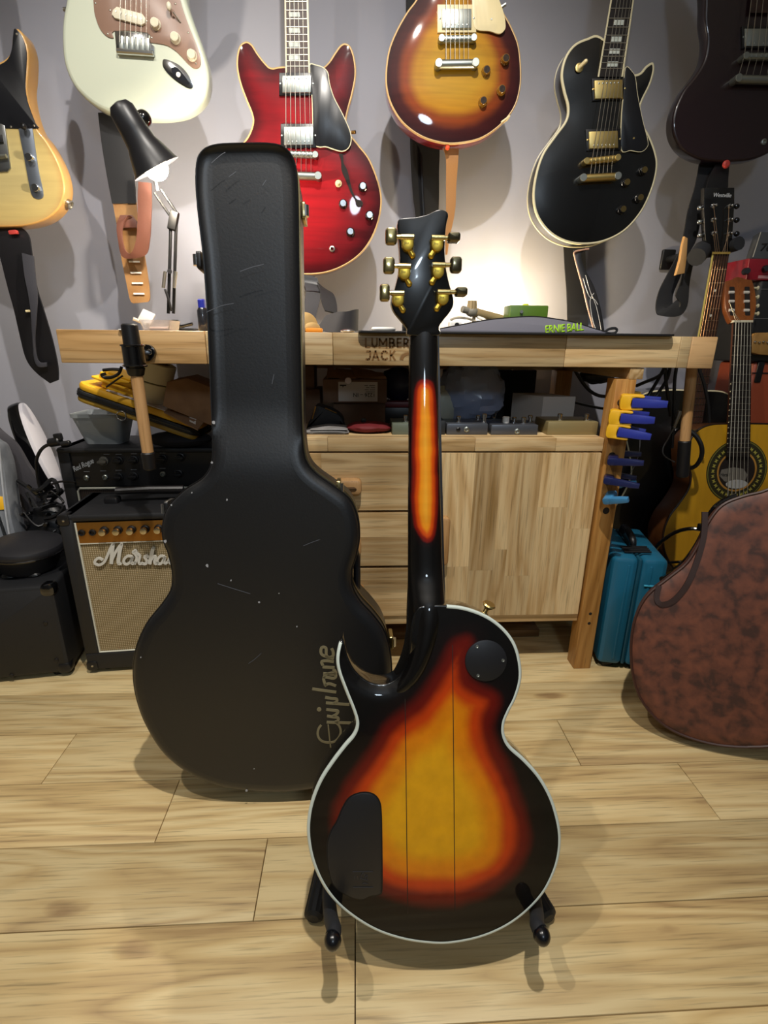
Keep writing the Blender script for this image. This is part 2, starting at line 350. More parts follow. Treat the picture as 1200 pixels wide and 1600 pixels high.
for nm, xa, ya in (('leg', fl[0], 1.168), ('leg', fl[0], 1.53), ('leg', -.262, 1.168), ('leg', -.262, 1.53)):
    MB().box(xa, xa+.047, ya, ya+.046, 0, .772, .002).build(nm, LEGW, bench)
xrail = aY(1005, 578, 1.172)[0]
MB().box(xrail-.032, xrail, 1.168, 1.60, .772, .797, .001).build('cross_rail', WY, bench)
MB().box(-.21, xrail-.033, 1.55, 1.575, .772, .797, .001).build('cross_rail', WX, bench)
MB().box(-.27, -.21, 1.168, 1.60, .772, .797, .001).build('cross_rail', WY, bench)
def hole(x, y, r):
    p = aY(x, y, 1.168); mb = MB().lathe(p+np.array([0, .001, 0]), (0, -1, 0), [(0, r), (.0014, r), (.0015, r*.95), (.0015, .0001)], 18)
    mb.build('peg_hole', M('hole_dark', '1a120a', .9), bench)
for x, y, r in ((970, 629, .0085), (961, 660, .0085), (956, 712, .0085), (950, 753, .0085), (947, 798, .0085), (922.5, 959, .0042), (920.5, 974, .0042)): hole(x, y, r)
# front vise: hub, tommy bar and bracket
YH = 1.10
p0, p1 = aY(181, 538, YH), aY(189, 572, YH); xh = .5*(aY(206, 540, YH)[0]+aY(212, 572, YH)[0])
zt, zb = aY(205, 538, YH)[2], aY(210, 573, YH)[2]
hub = MB().cyl((xh, YH, zb), (xh, YH, zt), .021, n=24, bev=.002)
hub.cyl((xh, YH, zt-.004), (xh, YH, zt), .0235, n=24, bev=.001); hub.cyl((xh, YH, zb), (xh, YH, zb+.004), .0235, n=24, bev=.001)
hub = hub.build('vise_hub', BLKG, bench)
MB().cyl((xh, YH+.02, (zt+zb)/2), (xh, YB+.002, (zt+zb)/2), .012, n=16).build('vise_screw', M('oiled_steel', '4a4a4c', .3, 1), bench)
F_ = yframe(YB-.004); bp_ = MB(); uvb = [F_.uv(x, y) for x, y in ((206, 541), (228, 538), (238, 541), (244, 551), (239, 561), (229, 565), (206, 565))]
br = bp_.prism(F_, spline(uvb, 4), -.006, .003, .0015).build('vise_bracket', BLKG, bench)
q = F_.p(234, 550, -.006); MB().cyl(q, q+np.array([0, -.005, 0]), .0065, n=6, bev=.001).build('bolt', CHROME, br)
z3, z4, z5, z6 = aY(190, 500, YH)[2], zb, aY(228, 722, YH)[2], aY(230, 752, YH)[2]
tl = np.array([-.007, 0, 1.0]); hp = lambda z: np.array([xh, YH, (zt+zb)/2])+tl*(z-(zt+zb)/2)*.9
MB().cyl(hp(z5), hp(zt+.004), .0118, n=18).build('vise_handle', HANDW, bench)
MB().cyl(hp(zt-.003), hp(z3), .0165, .0155, n=20, bev=.003).build('handle_cap', BLK, bench)
MB().cyl(hp(z6), hp(z5), .0135, .0145, n=20, bev=.003).build('handle_cap', BLK, bench)
MB().cyl((xh-.001, YH, zb-.018), (xh, YH, zb+.001), .0155, .0185, n=20, bev=.003).build('collar', BLK, bench)
# tail vise bar hanging under the right end
q = aY(1082, 566, 1.24); q2 = aY(1070, 688, 1.24); q3 = aY(1066, 745, 1.24)
MB().cyl(q2, q, .0125, n=14).build('vise_handle', HANDW, bench)
MB().cyl(q3, q2, .015, n=14, bev=.003).build('handle_cap', BLK, bench)
# ------------------------------------------------------------------ drawer cabinet under the top
YC = 1.186; FC = yframe(YC)
cab = thing('drawer_cabinet', 'pale hardwood cabinet with three drawers and a door, fitted between the bench legs', 'cabinet', (.2, 1.38, .12))
xl, xe = -.214, fl[0]-.001
def zc(y, x=600): return aY(x, y, YC)[2]
zs1, zs0 = zc(684, 560), zc(705, 560); zr1, zr0 = zc(962, 620), zc(975, 620)
SZ = zs1
sb = MB().box(xl, xe, YC+.03, 1.52, zs0, zs1, .001).build('shelf_board', WX, cab)
c5 = [xl, bx(512, YC, 694), bx(742, YC, 694), bx(868, YC, 694), xe]
for a, b in zip(c5, c5[1:]): MB().box(a+.0002, b-.0002, YC-.003, YC+.03, zs0, zs1, .001).build('stave', WX, sb)
MB().box(xl, xe, YC, 1.50, zr0, zr1, .001).build('bottom_board', WX, cab)
for xa in (xl, xe-.018): MB().box(xa, xa+.018, YC+.012, 1.50, zr1, zs0).build('side_panel', WZ, cab)
MB().box(xl+.018, xe-.018, 1.485, 1.50, zr1, zs0).build('back_panel', WX, cab)
xd = bx(664, YC, 830)
zz = [(zc(707.5, 560), zc(796.5, 560)), (zc(800, 560), zc(883, 560)), (zc(887, 560), zc(961.5, 560))]
FD = yframe(YC-.006)
for i, (za, zb_) in enumerate(zz):
    d = MB().box(xl+.002, xd-.002, YC, YC+.28, zb_+.006, za-.006).build('drawer', WX, cab)
    zm = zb_+(za-zb_)*(.45, .55, .5)[i]
    for a, b in ((za, zm), (zm, zb_)):
        c = [xl+.001, xl+random.uniform(.12, .3), xd-.001] if (a == za) else [xl+.001, xl+random.uniform(.15, .3), xd-.001]
        for j in range(2): MB().box(c[j]+.0001, c[j+1]-.0001, YC-.006, YC+.012, b+(.0001 if b == zm else .0005), a-(.0001 if a == zm else .0005), .0012 if False else 0).build('stave', WX, d)
    hy = ((742, 768), (833, 862), (908, 930))[i]; hx = ((478, 565), (476, 564), (474, 569))[i]
    zA, zB = zc(hy[0]+2, 560)-.002, zc(hy[1], 560); xA, xB = aY(hx[0], 755, YC-.03)[0], aY(hx[1], 755, YC-.03)[0]
    h = MB(); h.prism(Frame((0, YC-.006, 0), (1, 0, 0), (0, 0, 1)), rrect(xA, zB, xB, zA, min(.011, (zA-zB)*.4), 5), -.026, 0, .006)
    h = h.build('handle', HANDW, d)
    MB().rbox(Frame((0, YC-.032, 0), (1, 0, 0), (0, 0, 1)), xA+.02, xB-.012, zB+(zA-zB)*.22, zB+(zA-zB)*.55, -.0006, .004, .006, .0005).build('finger_slot', M('slot_shadow', '5a3f22', .8), h)
xdl, xdr = xd+.001, aY(938, 706, YC)[0]; zt_, zb_ = zc(707, 800), zc(959, 800)
door = MB().box(xdl+.002, xdr-.002, YC, YC+.012, zb_+.002, zt_-.002).build('door', WZ, cab)
nst = 7; edges = [xdl]+[xdl+(xdr-xdl)*t for t in (.10, .27, .42, .50, .66, .84)]+[xdr]
for i in range(nst):
    zcut = [zt_, zb_+(zt_-zb_)*random.uniform(.25, .75), zb_]
    for a, b in zip(zcut, zcut[1:]):
        MB().box(edges[i]+.0001, edges[i+1]-.0001, YC-.007, YC, b+.0001, a-.0001).build('stave', WZ, door)
xh1, xh2 = aY(690, 845, YC-.02)[0], aY(701.5, 845, YC-.02)[0]
h = MB(); h.prism(Frame((0, YC-.007, 0), (1, 0, 0), (0, 0, 1)), rrect(xh1-.012, aY(700, 882, YC-.02)[2], xh2, aY(700, 808, YC-.02)[2], .010, 5), -.022, 0, .005)
h.build('handle', HANDW, door)
# ------------------------------------------------------------------ clamps on the leg
YEL = M('yellow_plastic', 'e0ac1c', .45); BLU = M('blue_plastic', '232f8c', .42); NAVY = M('navy_plastic', '111a48', .38); TEALP = M('steel_blue_plastic', '3a7aa8', .35)
FG = yframe(1.168)
def clamp(pxs, jaw, hm, jm, label, small=False):
    (xa, ya), (xb, yb) = pxs
    pa, pb = aY(xa, ya, 1.13), aY(xb, yb, 1.10)
    t = thing('spring_clamp', label, 'clamp', tuple(aY(xa, ya, 1.17)), 'clamps gripping the right bench leg')
    d = nrm(pb-pa); up = nrm(np.cross(d, (0, 1, 0))); up = up if up[2] > 0 else -up
    Fh = Frame(pa, d, up); L = np.linalg.norm(pb-pa); hh = .0105 if not small else .008
    hb = MB().prism(Fh, [(.004, -hh), (L*.75, -hh*.95), (L, -hh*.75), (L, hh*.55), (L*.7, hh*.8), (.004, hh)], -.007, .007, .002, True).build('handle', hm, t)
    MB().prism(Fh, [(.004, -hh*.9), (L*.7, -hh*.9), (L*.96, -hh*.7), (L*.96, hh*.5), (.004, hh*.9)], .085, .098, .002, True).build('handle', hm, t)
    jb = MB()
    if jaw:
        for w0, w1 in ((-.004, .034), (.086, .100)): jb = MB(); jb.prism(Fh, spline([(-.018, -.014), (-.018, .014), (.0, .0165), (.026, .016), (.026, .0105), (.006, .010), (.004, -.010), (.026, -.0105), (.026, -.016), (.0, -.0165)], 3), w0, w1, .002, True); jb.build('jaw', jm, t)
        for w0, w1 in ((.034, .0375), (.0842, .0862)): MB().prism(Fh, [(-.014, -.008), (.004, -.008), (.004, .008), (-.014, .008)], w0, w1, .0005, True).build('jaw_pad', RUB, t)
    else:
        for w0, w1 in ((-.006, .0375), (.0842, .100)): MB().prism(Fh, rrect(-.010, -hh*1.1, .014, hh*1.1, .006, 3), w0, w1, .002, True).build('jaw', hm, t)
    p = Fh.P(L*.32, 0, .0); MB().cyl(p, p+np.array([0, .095, 0]), .0035, n=10).build('pivot', STEEL, t)
clamp(((984, 629), (1043, 631)), 1, BLU, YEL, 'yellow-jawed blue spring clamp, highest on the bench leg')
clamp(((966, 653), (1023, 656)), 1, BLU, YEL, 'yellow-jawed blue spring clamp, middle of the three yellow ones on the leg')
clamp(((962, 674), (1017, 682)), 1, BLU, YEL, 'yellow-jawed blue spring clamp, lowest of the three yellow ones on the leg')
clamp(((956, 721), (1006, 723)), 0, NAVY, NAVY, 'plain navy blue clamp on the bench leg, just below the yellow ones', True)
clamp(((950, 751), (999, 759)), 0, NAVY, NAVY, 'plain navy blue clamp on the bench leg above the steel blue one', True)
clamp(((949, 782), (982, 780)), 0, TEALP, TEALP, 'small steel blue clamp, lowest on the bench leg', True)
# ------------------------------------------------------------------ on the bench
zt = ZT
mat_ = MB().rbox(Frame((0, 0, ZT), (1, 0, 0), (0, 1, 0)), bx(560), bx(1046), YB-.018, 1.66, -.0046, -.0001, .012, .001)
tag(mat_.build('bench_mat', M('black_mat', '141418', .6), None, (.2, 1.3, ZT)), 'thin black work mat lying along the bench top edge', 'mat')
ZM = ZT+.0046
t = thing('arched_strap', 'grey padded guitar strap with lime lettering, arched up on the bench mat', 'strap', (.36, 1.21, ZM))
FS = Frame((0, 1.205, ZM), (1, 0, 0), (0, -.35+.55, 1)); 
top = [(688, 514), (720, 508), (760, 500.5), (800, 496.5), (835, 495), (866, 498.5), (897, 504), (930, 514), (956, 521.5)]
uvt = [FS.uv(x, y) for x, y in top]; uvt = spline(uvt, 4, False); poly = np.vstack([uvt, [[uvt[-1][0]-.004, .0006], [uvt[0][0], .0006]]]); poly[:, 1] = np.maximum(poly[:, 1], .0006)
MB().prism(FS, poly, 0, .006, .002, True).build('strap_pad', M('grey_neoprene', '6a6974', .65, bump=(1500, .3)), t)
MB().tube([FS.P(a[0], a[1], .003) for a in uvt], .0026, 6).build('edging', BLK, t)
uA, vA = FS.uv(851, 521); text('ERNIE BALL', FS, uA, vA, .0165, M('lime_print', '9fd024', .5, emit=0), t, 'lettering', 5, .1, .0006, .025, -.0006, .93, .78)
q = [aY(x, y, 1.24) for x, y in ((944, 519), (952, 514), (961, 513), (964, 516), (960, 520.5), (950, 521.5))]; MB().tube(spline(q, 4, False), .003, 6).build('end_loop', STRAPB, t)
# green effects pedal behind the strap
t = thing('green_pedal', 'green effects pedal box standing behind the arched strap', 'pedal', aY(828, 515, 1.36)*np.array([1, 1, 0])+np.array([0, 0, ZM]))
xa, xb = aY(797, 485, 1.34)[0], aY(857, 485, 1.34)[0]; ztp = aY(828, 477, 1.34)[2]
MB().box(xa, xb, 1.34, 1.40, ZM, ztp, .003).build('case', M('green_enamel', '4f6f1c', .4, coat=.3), t)
q = aY(826, 478, 1.335); MB().lathe(q+np.array([0, .025, -.004]), (0, 0, 1), [(0, .008), (.008, .0075), (.010, .005)], 14).build('knob', M('yellow_led', 'c8d43a', .3), t)
MB().cyl(aY(815, 487, 1.339), aY(815, 487, 1.334), .004, n=10).build('jack', NICKEL, t)
# small things along the bench edge
q = aY(641, 513, 1.27); t = MB(); t.box(q[0]-.018, q[0]+.016, 1.25, 1.29, ZM, aY(641, 505, 1.25)[2], .004)
tag(t.build('power_adapter', BLK, None, (q[0], 1.27, ZM)), 'small black adapter on the mat left of the headstock', 'adapter')
q = aY(599, 518, 1.24); q[2] = ZM; mb = MB(); mb.tube([q+np.array([.024*math.cos(a), .024*math.sin(a), .005]) for a in np.linspace(0, 2*math.pi, 25)], .004, 8)
tag(mb.build('white_ring', WHITE, None, q), 'small white ring lying on the mat above the burnt-in bench lettering', 'ring')
xa, xb = aY(703, 508, 1.33)[0], aY(722, 508, 1.33)[0]; t = thing('socket_box', 'small white socket block on the bench right of the headstock', 'socket', ((xa+xb)/2, 1.34, ZM))
MB().box(xa, xb, 1.33, 1.36, ZM, aY(712, 503, 1.33)[2], .002).build('case', WHITE, t)
q = aY(714, 508, 1.3298); MB().cyl(q, q-np.array([0, .0012, 0]), .006, n=14).build('socket', BLK, t)
xa = aY(318, 505, 1.27)[0]
t = thing('marker_bottle', 'small dark bottle with a blue cap, half hidden by the guitar case top', 'bottle', (xa, 1.27, ZT))
MB().lathe((xa, 1.27, ZT), (0, 0, 1), [(0, .011), (.002, .012), (.045, .012), (.052, .008)], 16).build('bottle', M('dark_glass', '24262c', .2, coat=.6), t)
MB().lathe((xa, 1.27, ZT+.051), (0, 0, 1), [(0, .0085), (.016, .0085), (.018, .007)], 14).build('cap', M('blue_cap', '2530a0', .4), t)
# tray and packets
t = thing('clear_tray', 'clear plastic tray with scraps on the bench beside the desk lamp base', 'tray', (aY(240, 510, 1.24)[0], 1.24, ZT))
xa, xb = aY(219, 507, 1.22)[0], aY(268, 507, 1.22)[0]; zt2 = aY(240, 500, 1.22)[2]
Ft = Frame((0, 0, 0), (1, 0, 0), (0, 1, 0)); mb = MB()
o = [(ZT+.0005, .006), (zt2, 0), (zt2, .0015), (ZT+.0025, .0075)]
R0 = ccw(rrect(xa, 1.21, xb, 1.29, .008, 3)); mb.loops([[Ft.P(a, b, -z) for a, b in inset(R0, i)] for z, i in o]); mb.build('tray', M('clear_plastic', 'e6e4e6', .2, trans=.85, spec=.4), t)
MB().box(xa+.016, xb-.016, 1.225, 1.27, ZT+.003, ZT+.008, .002).build('scraps', M('pink_scraps', 'd8b9a8', .8), t)
Fp = Frame(aY(226, 498, 1.25), (1, 0, -.45), (.3, .5, .85)); tag(MB().rbox(Fp, -.012, .016, -.008, .020, -.002, .002, .002, .0008).build('foil_packet', M('foil_white', 'd8d4cc', .35, bump=(200, .6)), None, Fp.o), 'crumpled white packet sticking up out of the clear tray', 'packet')
q0, q1 = aY(208, 498, 1.23), aY(228, 506, 1.24); tag(MB().tube([q0, q1], .0035, 8).build('cotton_stick', M('stick_cream', 'e0d6c0', .7), None, q0), 'cream stick poking over the left rim of the clear tray', 'stick')
xa, xb = aY(200, 515, 1.19)[0], aY(216, 515, 1.19)[0]; tag(MB().rbox(Frame((0, 0, ZT), (1, .1, 0), (-.1, 1, 0)), xa+.11, xb+.118, 1.20, 1.24, -.002, -.0001, .004, .0005).build('paper_scrap', WHITE, None, (xa, 1.2, ZT)), 'scrap of white paper lying left of the clear tray', 'paper')
xa, xb = aY(268, 508, 1.27)[0], aY(284, 508, 1.27)[0]
# glove, orange block, silver tip right of the case
mb = MB(); mb.ball(aY(478, 508, 1.27)+np.array([0, 0, -.004]), (.028, .03, .032), 14, 10); mb.ball(aY(487, 513, 1.25)+np.array([0, 0, .0]), (.020, .02, .014), 12, 8)
g = mb.build('work_glove', M('tan_leather', 'a98a55', .8, bump=(120, .6)), None, aY(478, 513, 1.27)); tag(g, 'tan leather work glove on the bench just right of the guitar case', 'glove')
xa, xb = aY(478, 512, 1.215)[0], aY(504, 512, 1.215)[0]; tag(MB().box(xa, xb, 1.205, 1.23, ZT, aY(490, 512.5, 1.21)[2], .003).build('sanding_block', M('orange_foam', 'd98a20', .6), None, ((xa+xb)/2, 1.215, ZT)), 'small orange block lying before the tan glove', 'block')
q = aY(543, 516.5, 1.2); q[2] = ZT+.004; tag(MB().ball(q, (.016, .008, .004)).build('silver_slide', CHROME, None, q), 'small silver metal piece at the bench edge below the webbing strap', 'metal piece')
# burnt lettering on the bench edge
BURN = M('burnt_brand', '7d5a30', .7)
w_ = cuts[1]; stv = [o for o in wt.children if o.name.startswith('stave')]
T0, T1, J0, J1 = 529.3, 542.2, 548.8, 561.8; Tm, Jm = .5*(T0+T1), .5*(J0+J1)
for ls in ([(571.5, T0-.9), (571.5, T1), (578, T1)], [(581.5, T0-.9), (581.5, 538), (583, 541.2), (585.2, T1), (587.4, 541.2), (589, 538), (589, T0-.9)], [(593, T1+.9), (593, T0), (598.5, 538), (604, T0), (604, T1+.9)],
           [(609, T0), (613, T0), (615.5, 531), (615, 534.5), (613, Tm), (615.8, 537.5), (616, 540.5), (613.5, T1), (609, T1)], [(609, T0-.9), (609, T1+.9)], [(609, Tm), (613, Tm)], [(627, T0), (621, T0), (621, T1), (627, T1)], [(621, Tm), (626.4, Tm)], [(631.5, T1+.9), (631.5, T0), (635, T0), (637.6, 531.6), (637, 535), (634.5, 537), (631.5, 537)], [(634.5, 537), (638.4, T1+.9)],
           [(573, J0), (578.5, J0), (578.5, 557.5), (577, 561), (574.5, J1), (572, 560.8)], [(582, J1+.9), (586.8, J0-.6), (591.8, J1+.9)], [(584, 558), (590, 558)], [(605, 551), (602.5, J0), (599, J0), (596.5, 552), (596.3, 557.5), (598.5, 561), (602.5, J1), (605.3, 559.5)], [(610, J0-.9), (610, J1+.9)], [(616.8, J0-.6), (610.6, 556)], [(612.3, 554.6), (617.2, J1+.9)]):
    uv = np.array([FB.uv(x, y) for x, y in ls]); hw = .0019; m = MB()
    for p_, q_ in zip(uv, uv[1:]):
        t_ = (q_-p_)/np.linalg.norm(q_-p_); n_ = np.array([-t_[1], t_[0]])*hw; s_ = t_*hw*.45
        m.prism(FB, [p_-n_-s_, q_-n_+s_, q_+n_+s_, p_+n_-s_], -.0006, .0002)
    m.build('burnt_lettering', BURN, wt)
c0 = FB.uv(638, 563); rr = .020; gp = []
for k in range(28):
    a0 = math.pi*k/28; gp += [(c0[0]+rr*.82*math.cos(a0), c0[1]+rr*.82*math.sin(a0)), (c0[0]+rr*math.cos(a0+.03), c0[1]+rr*math.sin(a0+.03)), (c0[0]+rr*.82*math.cos(a0+.08), c0[1]+rr*.82*math.sin(a0+.08))]
gp += [(c0[0]+rr*.55*math.cos(a0), c0[1]+rr*.55*math.sin(a0)) for a0 in np.linspace(math.pi, 0, 16)]
MB().prism(FB, gp, -.0006, .0002).build('burnt_saw_blade', BURN, wt)
# ------------------------------------------------------------------ a guitar body: carved caps, side wall, binding
def body(F, px, th, parent, front, side, name='body', back=None, sp=.012, arch=0.0, edge=.003, target=None, hfun=None, smooth=6, bind=None, bw=.006, bdepth=.007, uv=None, sideseg=True, bindback=None, bmask=None):
    uv = ccw(spline(np.array([F.uv(x, y, 0) for x, y in px]), smooth)) if uv is None else ccw(uv)
    e = edge
    fr = inset(uv, e); V, T = fill(fr, sp); d = sdf(V, uv)
    sd = d if target is None else sdf(V, target)
    h = np.zeros(len(V))
    if arch: h = -arch*(1-np.exp(-np.maximum(d-.006, 0)/.045))
    if hfun is not None: h = h+hfun(V)
    n0 = len(fr)
    mb = MB(); mb.add([F.P(a, b, w) for (a, b), w in zip(V, h)], T, sd)
    top = mb.build('top', front, parent, ang=50)
    s = MB(); pr = [(0, e), (e*.12, e*.5), (e*.5, e*.12), (e, 0), (th-e, 0), (th-e*.5, e*.12), (th-e*.12, e*.5), (th, e)]
    hh = h[:n0] if hfun is not None else np.zeros(n0)
    L = []
    for i, (w, ins) in enumerate(pr):
        q = inset(uv, ins); L.append([F.P(a, b, w+(hh[j] if i < 4 else 0)) for j, (a, b) in enumerate(q)])
    s.loops(L, False, True); s.build(name, side, parent, ang=45)
    if bind:
        bb = MB()
        for w0 in ([0] if bindback is None else [0, th-bdepth]):
            pr = [(w0-.0006, bw+.001), (w0-.0010, bw), (w0-.0010, .001), (w0+.0005, -.0007), (w0+bdepth, -.0007), (w0+bdepth+.0005, .001)]
            if w0: pr = [(w0-.0005, .001), (w0, -.0007), (w0+bdepth, -.0007), (w0+bdepth+.0008, .001), (w0+bdepth+.0008, bw)]
            ix = np.arange(len(uv)); cl = True
            if bmask is not None:
                ok = bmask(uv); st = [k for k in ix if ok[k] and not ok[k-1]][0]; ix = np.roll(ix, -st); ix = ix[:list(ok[ix]).index(False)]; cl = False
            lp = [[F.P(*inset(uv, i)[k], w+(hh[k] if w0 == 0 else 0)) for k in ix] for w, i in pr]
            bb.loops(lp, False, False, cl)
        bb.build('binding', bind, parent, ang=60)
    return uv
# ------------------------------------------------------------------ the sunburst guitar seen from the back
AL = math.radians(17.5)
b0 = aZ(682, 1474, .066)
GF = Frame(b0, (1, 0, 0), (0, math.sin(AL), math.cos(AL)))
g = thing('electric_guitar', 'sunburst electric guitar seen from its back, standing upright on a small floor stand', 'guitar', (b0[0], b0[1], .04))
SUN = burst('back_sunburst', ((0, '050404'), (.18, '0d0505'), (.36, '5e0e04'), (.52, 'b43a05'), (.70, 'd07a08'), (1, 'd59a10')), -.026, .080, 1, .12, .12, 1, .7)
GBLK = M('black_lacquer', '050506', .25, coat=1)
gp = [(698, 946), (728, 950), (760, 962), (785, 980), (803, 1003), (812, 1030), (814, 1060), (806, 1090), (795, 1112), (788, 1130), (788, 1148), (797, 1166), (820, 1187), (843, 1213), (861, 1245), (872, 1280), (876, 1310), (873, 1340), (864, 1368), (848, 1397), (822, 1425), (790, 1448), (750, 1465), (705, 1474), (670, 1474), (630, 1468), (590, 1455), (555, 1435), (525, 1410), (503, 1380), (488, 1345), (481, 1310), (481, 1280), (487, 1250), (500, 1218), (518, 1190), (537, 1165), (552, 1147), (557, 1130), (552, 1110), (540, 1080), (529, 1050), (526, 1030), (529, 1010), (534.5, 999), (537, 1004), (543, 1028), (556, 1052), (578, 1069), (605, 1072), (628, 1056), (640, 1025), (644, 985), (652, 952), (672, 946)]
tg = ccw(spline([GF.uv(x, y) for x, y in [(728, 990), (742, 1002), (738, 1030), (740, 1060), (775, 1078), (782, 1100), (772, 1130), (780, 1160), (796, 1190), (814, 1230), (826, 1270), (829, 1310), (822, 1345), (802, 1375), (770, 1398), (730, 1412), (690, 1418), (640, 1414), (600, 1402), (572, 1385), (545, 1355), (520, 1315), (515, 1270), (530, 1235), (552, 1200), (577, 1165), (602, 1128), (640, 1100), (672, 1062), (688, 1028), (702, 1000)]], 4))
cutl = np.array([GF.uv(x, y) for x, y in [(534, 1000), (543, 1028), (556, 1052), (578, 1069), (605, 1072), (628, 1056), (640, 1025)]])
cutl = spline(cutl, 8, False)
cutx = spline(np.vstack([[GF.uv(x, y) for x, y in [(536, 1001), (543, 1028), (556, 1052), (578, 1069), (605, 1072), (628, 1056), (640, 1025), (644, 985), (652, 952), (672, 946), (692, 946)]]]), 24, False)
def cutround(V):
    d = np.sqrt(np.min(((V[:, None, :]-cutl[None])**2).sum(2), 1)); R = .020
    k = np.clip((R-d)/R, 0, 1); f = np.clip((d*0+1), 0, 1)
    return R*.75*(1-np.sqrt(1-k*k*.98))
guv = body(GF, gp, .050, g, SUN, GBLK, sp=.0075, edge=.002, target=tg, hfun=cutround, bmask=lambda U: np.sqrt(np.min(((U[:, None, :]-cutx[None])**2).sum(2), 1)) > .0045, bind=M('grey_white_binding', 'c4cec6', .3, coat=.6), bw=.0026, bdepth=.004)
# three-piece seams
for x1, y1, x2, y2 in ((633, 1092, 637, 1428), (707, 1008, 711, 1424)):
    a, b = GF.uv(x1, y1), GF.uv(x2, y2); MB().prism(GF, [(a[0]-.0005, a[1]), (a[0]+.0005, a[1]), (b[0]+.0005, b[1]), (b[0]-.0005, b[1])], -.0003, .001).build('seam', M('seam_dark', '1c0c04', .6), g)
# covers
c0 = GF.uv(759, 1032); rc = abs(GF.uv(791.5, 1032)[0]-c0[0]); ry = rc*.98
CVR = M('cover_plate', '17181c', .42)
cv = MB().prism(GF, [(c0[0]+rc*math.cos(a), c0[1]+ry*math.sin(a)) for a in np.linspace(0, 2*math.pi, 48, False)], -.0018, .002, .0008).build('switch_cover', CVR, g)
for x, y in ((745, 1010), (785.5, 1031.5), (746.5, 1055)):
    a = GF.uv(x, y); MB().lathe(GF.P(a[0], a[1], -.0018), -GF.n, [(0, .0024), (.0008, .0022), (.0008, .001), (.0004, .0005)], 12).build('screw', NICKEL, cv)
cp = [(565, 1239), (582, 1241), (592, 1252), (595, 1272), (596, 1330), (596, 1388), (592, 1396), (578, 1399), (566, 1404), (550, 1401), (530, 1390), (519, 1376), (513, 1350), (512, 1320), (517, 1300), (527, 1283), (536, 1262), (547, 1246)]
cu_ = ccw(spline([GF.uv(x, y) for x, y in cp], 5)); MB().prism(GF, inset(cu_, -.0016), -.0002, .001).build('cavity_rim', M('cavity_rim', '050505', .5), g)
cc = MB().prism(GF, cu_, -.0016, .001, .0008).build('control_cover', CVR, g)
EMB = M('embossed_mark', '2e2f34', .4)
for y in (1361, 1385.5):
    a, b = GF.uv(551, y), GF.uv(583, y); MB().prism(GF, [(a[0], a[1]), (b[0], b[1]), (b[0], b[1]+.0008), (a[0], a[1]+.0008)], -.0021, -.001).build('embossed_line', EMB, cc)
strokes(GF, [[(554, 1369), (554, 1374)], [(558, 1369), (559, 1374)], [(563, 1375), (565, 1367), (568, 1364), (570, 1369), (570, 1375), (564, 1372)], [(570, 1371), (574, 1368), (574, 1375), (570, 1374)], [(566, 1382), (569, 1380), (575, 1382)]], .0007, EMB, cc, 'embossed_mark', -.0021, 3, .001)
# strap button on the upper shoulder
q = GF.p(757, 958, .026); d_ = nrm([.35, -.1, .95]); MB().lathe(q-d_*.004, d_, [(0, .0065), (.003, .006), (.006, .0036), (.012, .0036), (.017, .0085), (.019, .0095), (.021, .008)], 20).build('strap_button', GOLD, g)
# front: fretboard and neck
NB = burst('neck_sunburst', ((0, '050404'), (.25, '140505'), (.42, '7a1204'), (.6, 'c64806'), (.8, 'dc8a12'), (1, 'e2a52a')), -.0095, .0190, 0, .14, .12, 1, .7)
st = [(516, 640.5, 685.5, .012, .021), (540, 640, 685.7, .0115, .021), (600, 639.6, 686, .0125, .0215), (700, 639, 687.5, .0155, .022), (800, 638.5, 690.5, .0185, .0225), (870, 638.5, 692.5, .020, .023), (900, 638.5, 694, .018, .026), (922, 638.5, 696, .009, .036), (940, 638.3, 697.5, .0, .046), (960, 638, 697, -.004, .052), (985, 637.5, 692, -.0055, .054), (1012, 634, 683, -.006, .054), (1036, 627, 673, -.0055, .053), (1056, 617, 661, -.004, .051), (1070, 606, 648, -.001, .047), (1081, 598, 634, .004, .040)]
st = spline(st, 7, False); nt_ = ccw(spline([GF.uv(x, y, .015) for x, y in [(664, 598), (676, 606), (682, 650), (684, 730), (685, 800), (681, 838), (668, 850), (655, 838), (647, 800), (646, 730), (646, 650), (652, 606)]], 4))
mb = MB(); L = []; K = 20; sdv = []
for y, xl_, xr_, wb, tk in st:
    a, b = GF.uv(xl_, y, wb+tk), GF.uv(xr_, y, wb+tk); a0, b0_ = GF.uv(xl_, y, wb+tk*.5), GF.uv(xr_, y, wb+tk*.5)
    c, hw = .5*(a0+b0_), .5*(b0_-a0)[0]; row = []
    for k in range(K+1):
        t = math.pi*k/K; cx = -math.cos(t); sx = math.sin(t)
        row.append(GF.P(c[0]+hw*np.sign(cx)*abs(cx)**.85, c[1], wb+tk*(1-sx**.8))); sdv.append((c[0]+hw*cx, c[1]))
    L.append(row)
mb.loops(L, True, True); mb.a = list(sdf(np.array(sdv), nt_)); mb.build('neck', NB, g, ang=60)
fa, fb_ = GF.uv(640.5, 516, .033), GF.uv(685.5, 516, .033); fc, fd = GF.uv(639, 990, .058), GF.uv(697, 990, .058)
mb = MB(); V_ = []
for (u, v), w in ((fa, .0335), (fb_, .0335), (fd, .060), (fc, .060)): V_.append((u, v, w))
mb.loops([[GF.P(u, v, w-.0015) for u, v, w in V_], [GF.P(u, v, w+.005) for u, v, w in V_]]); mb.build('fretboard', FRET, g)
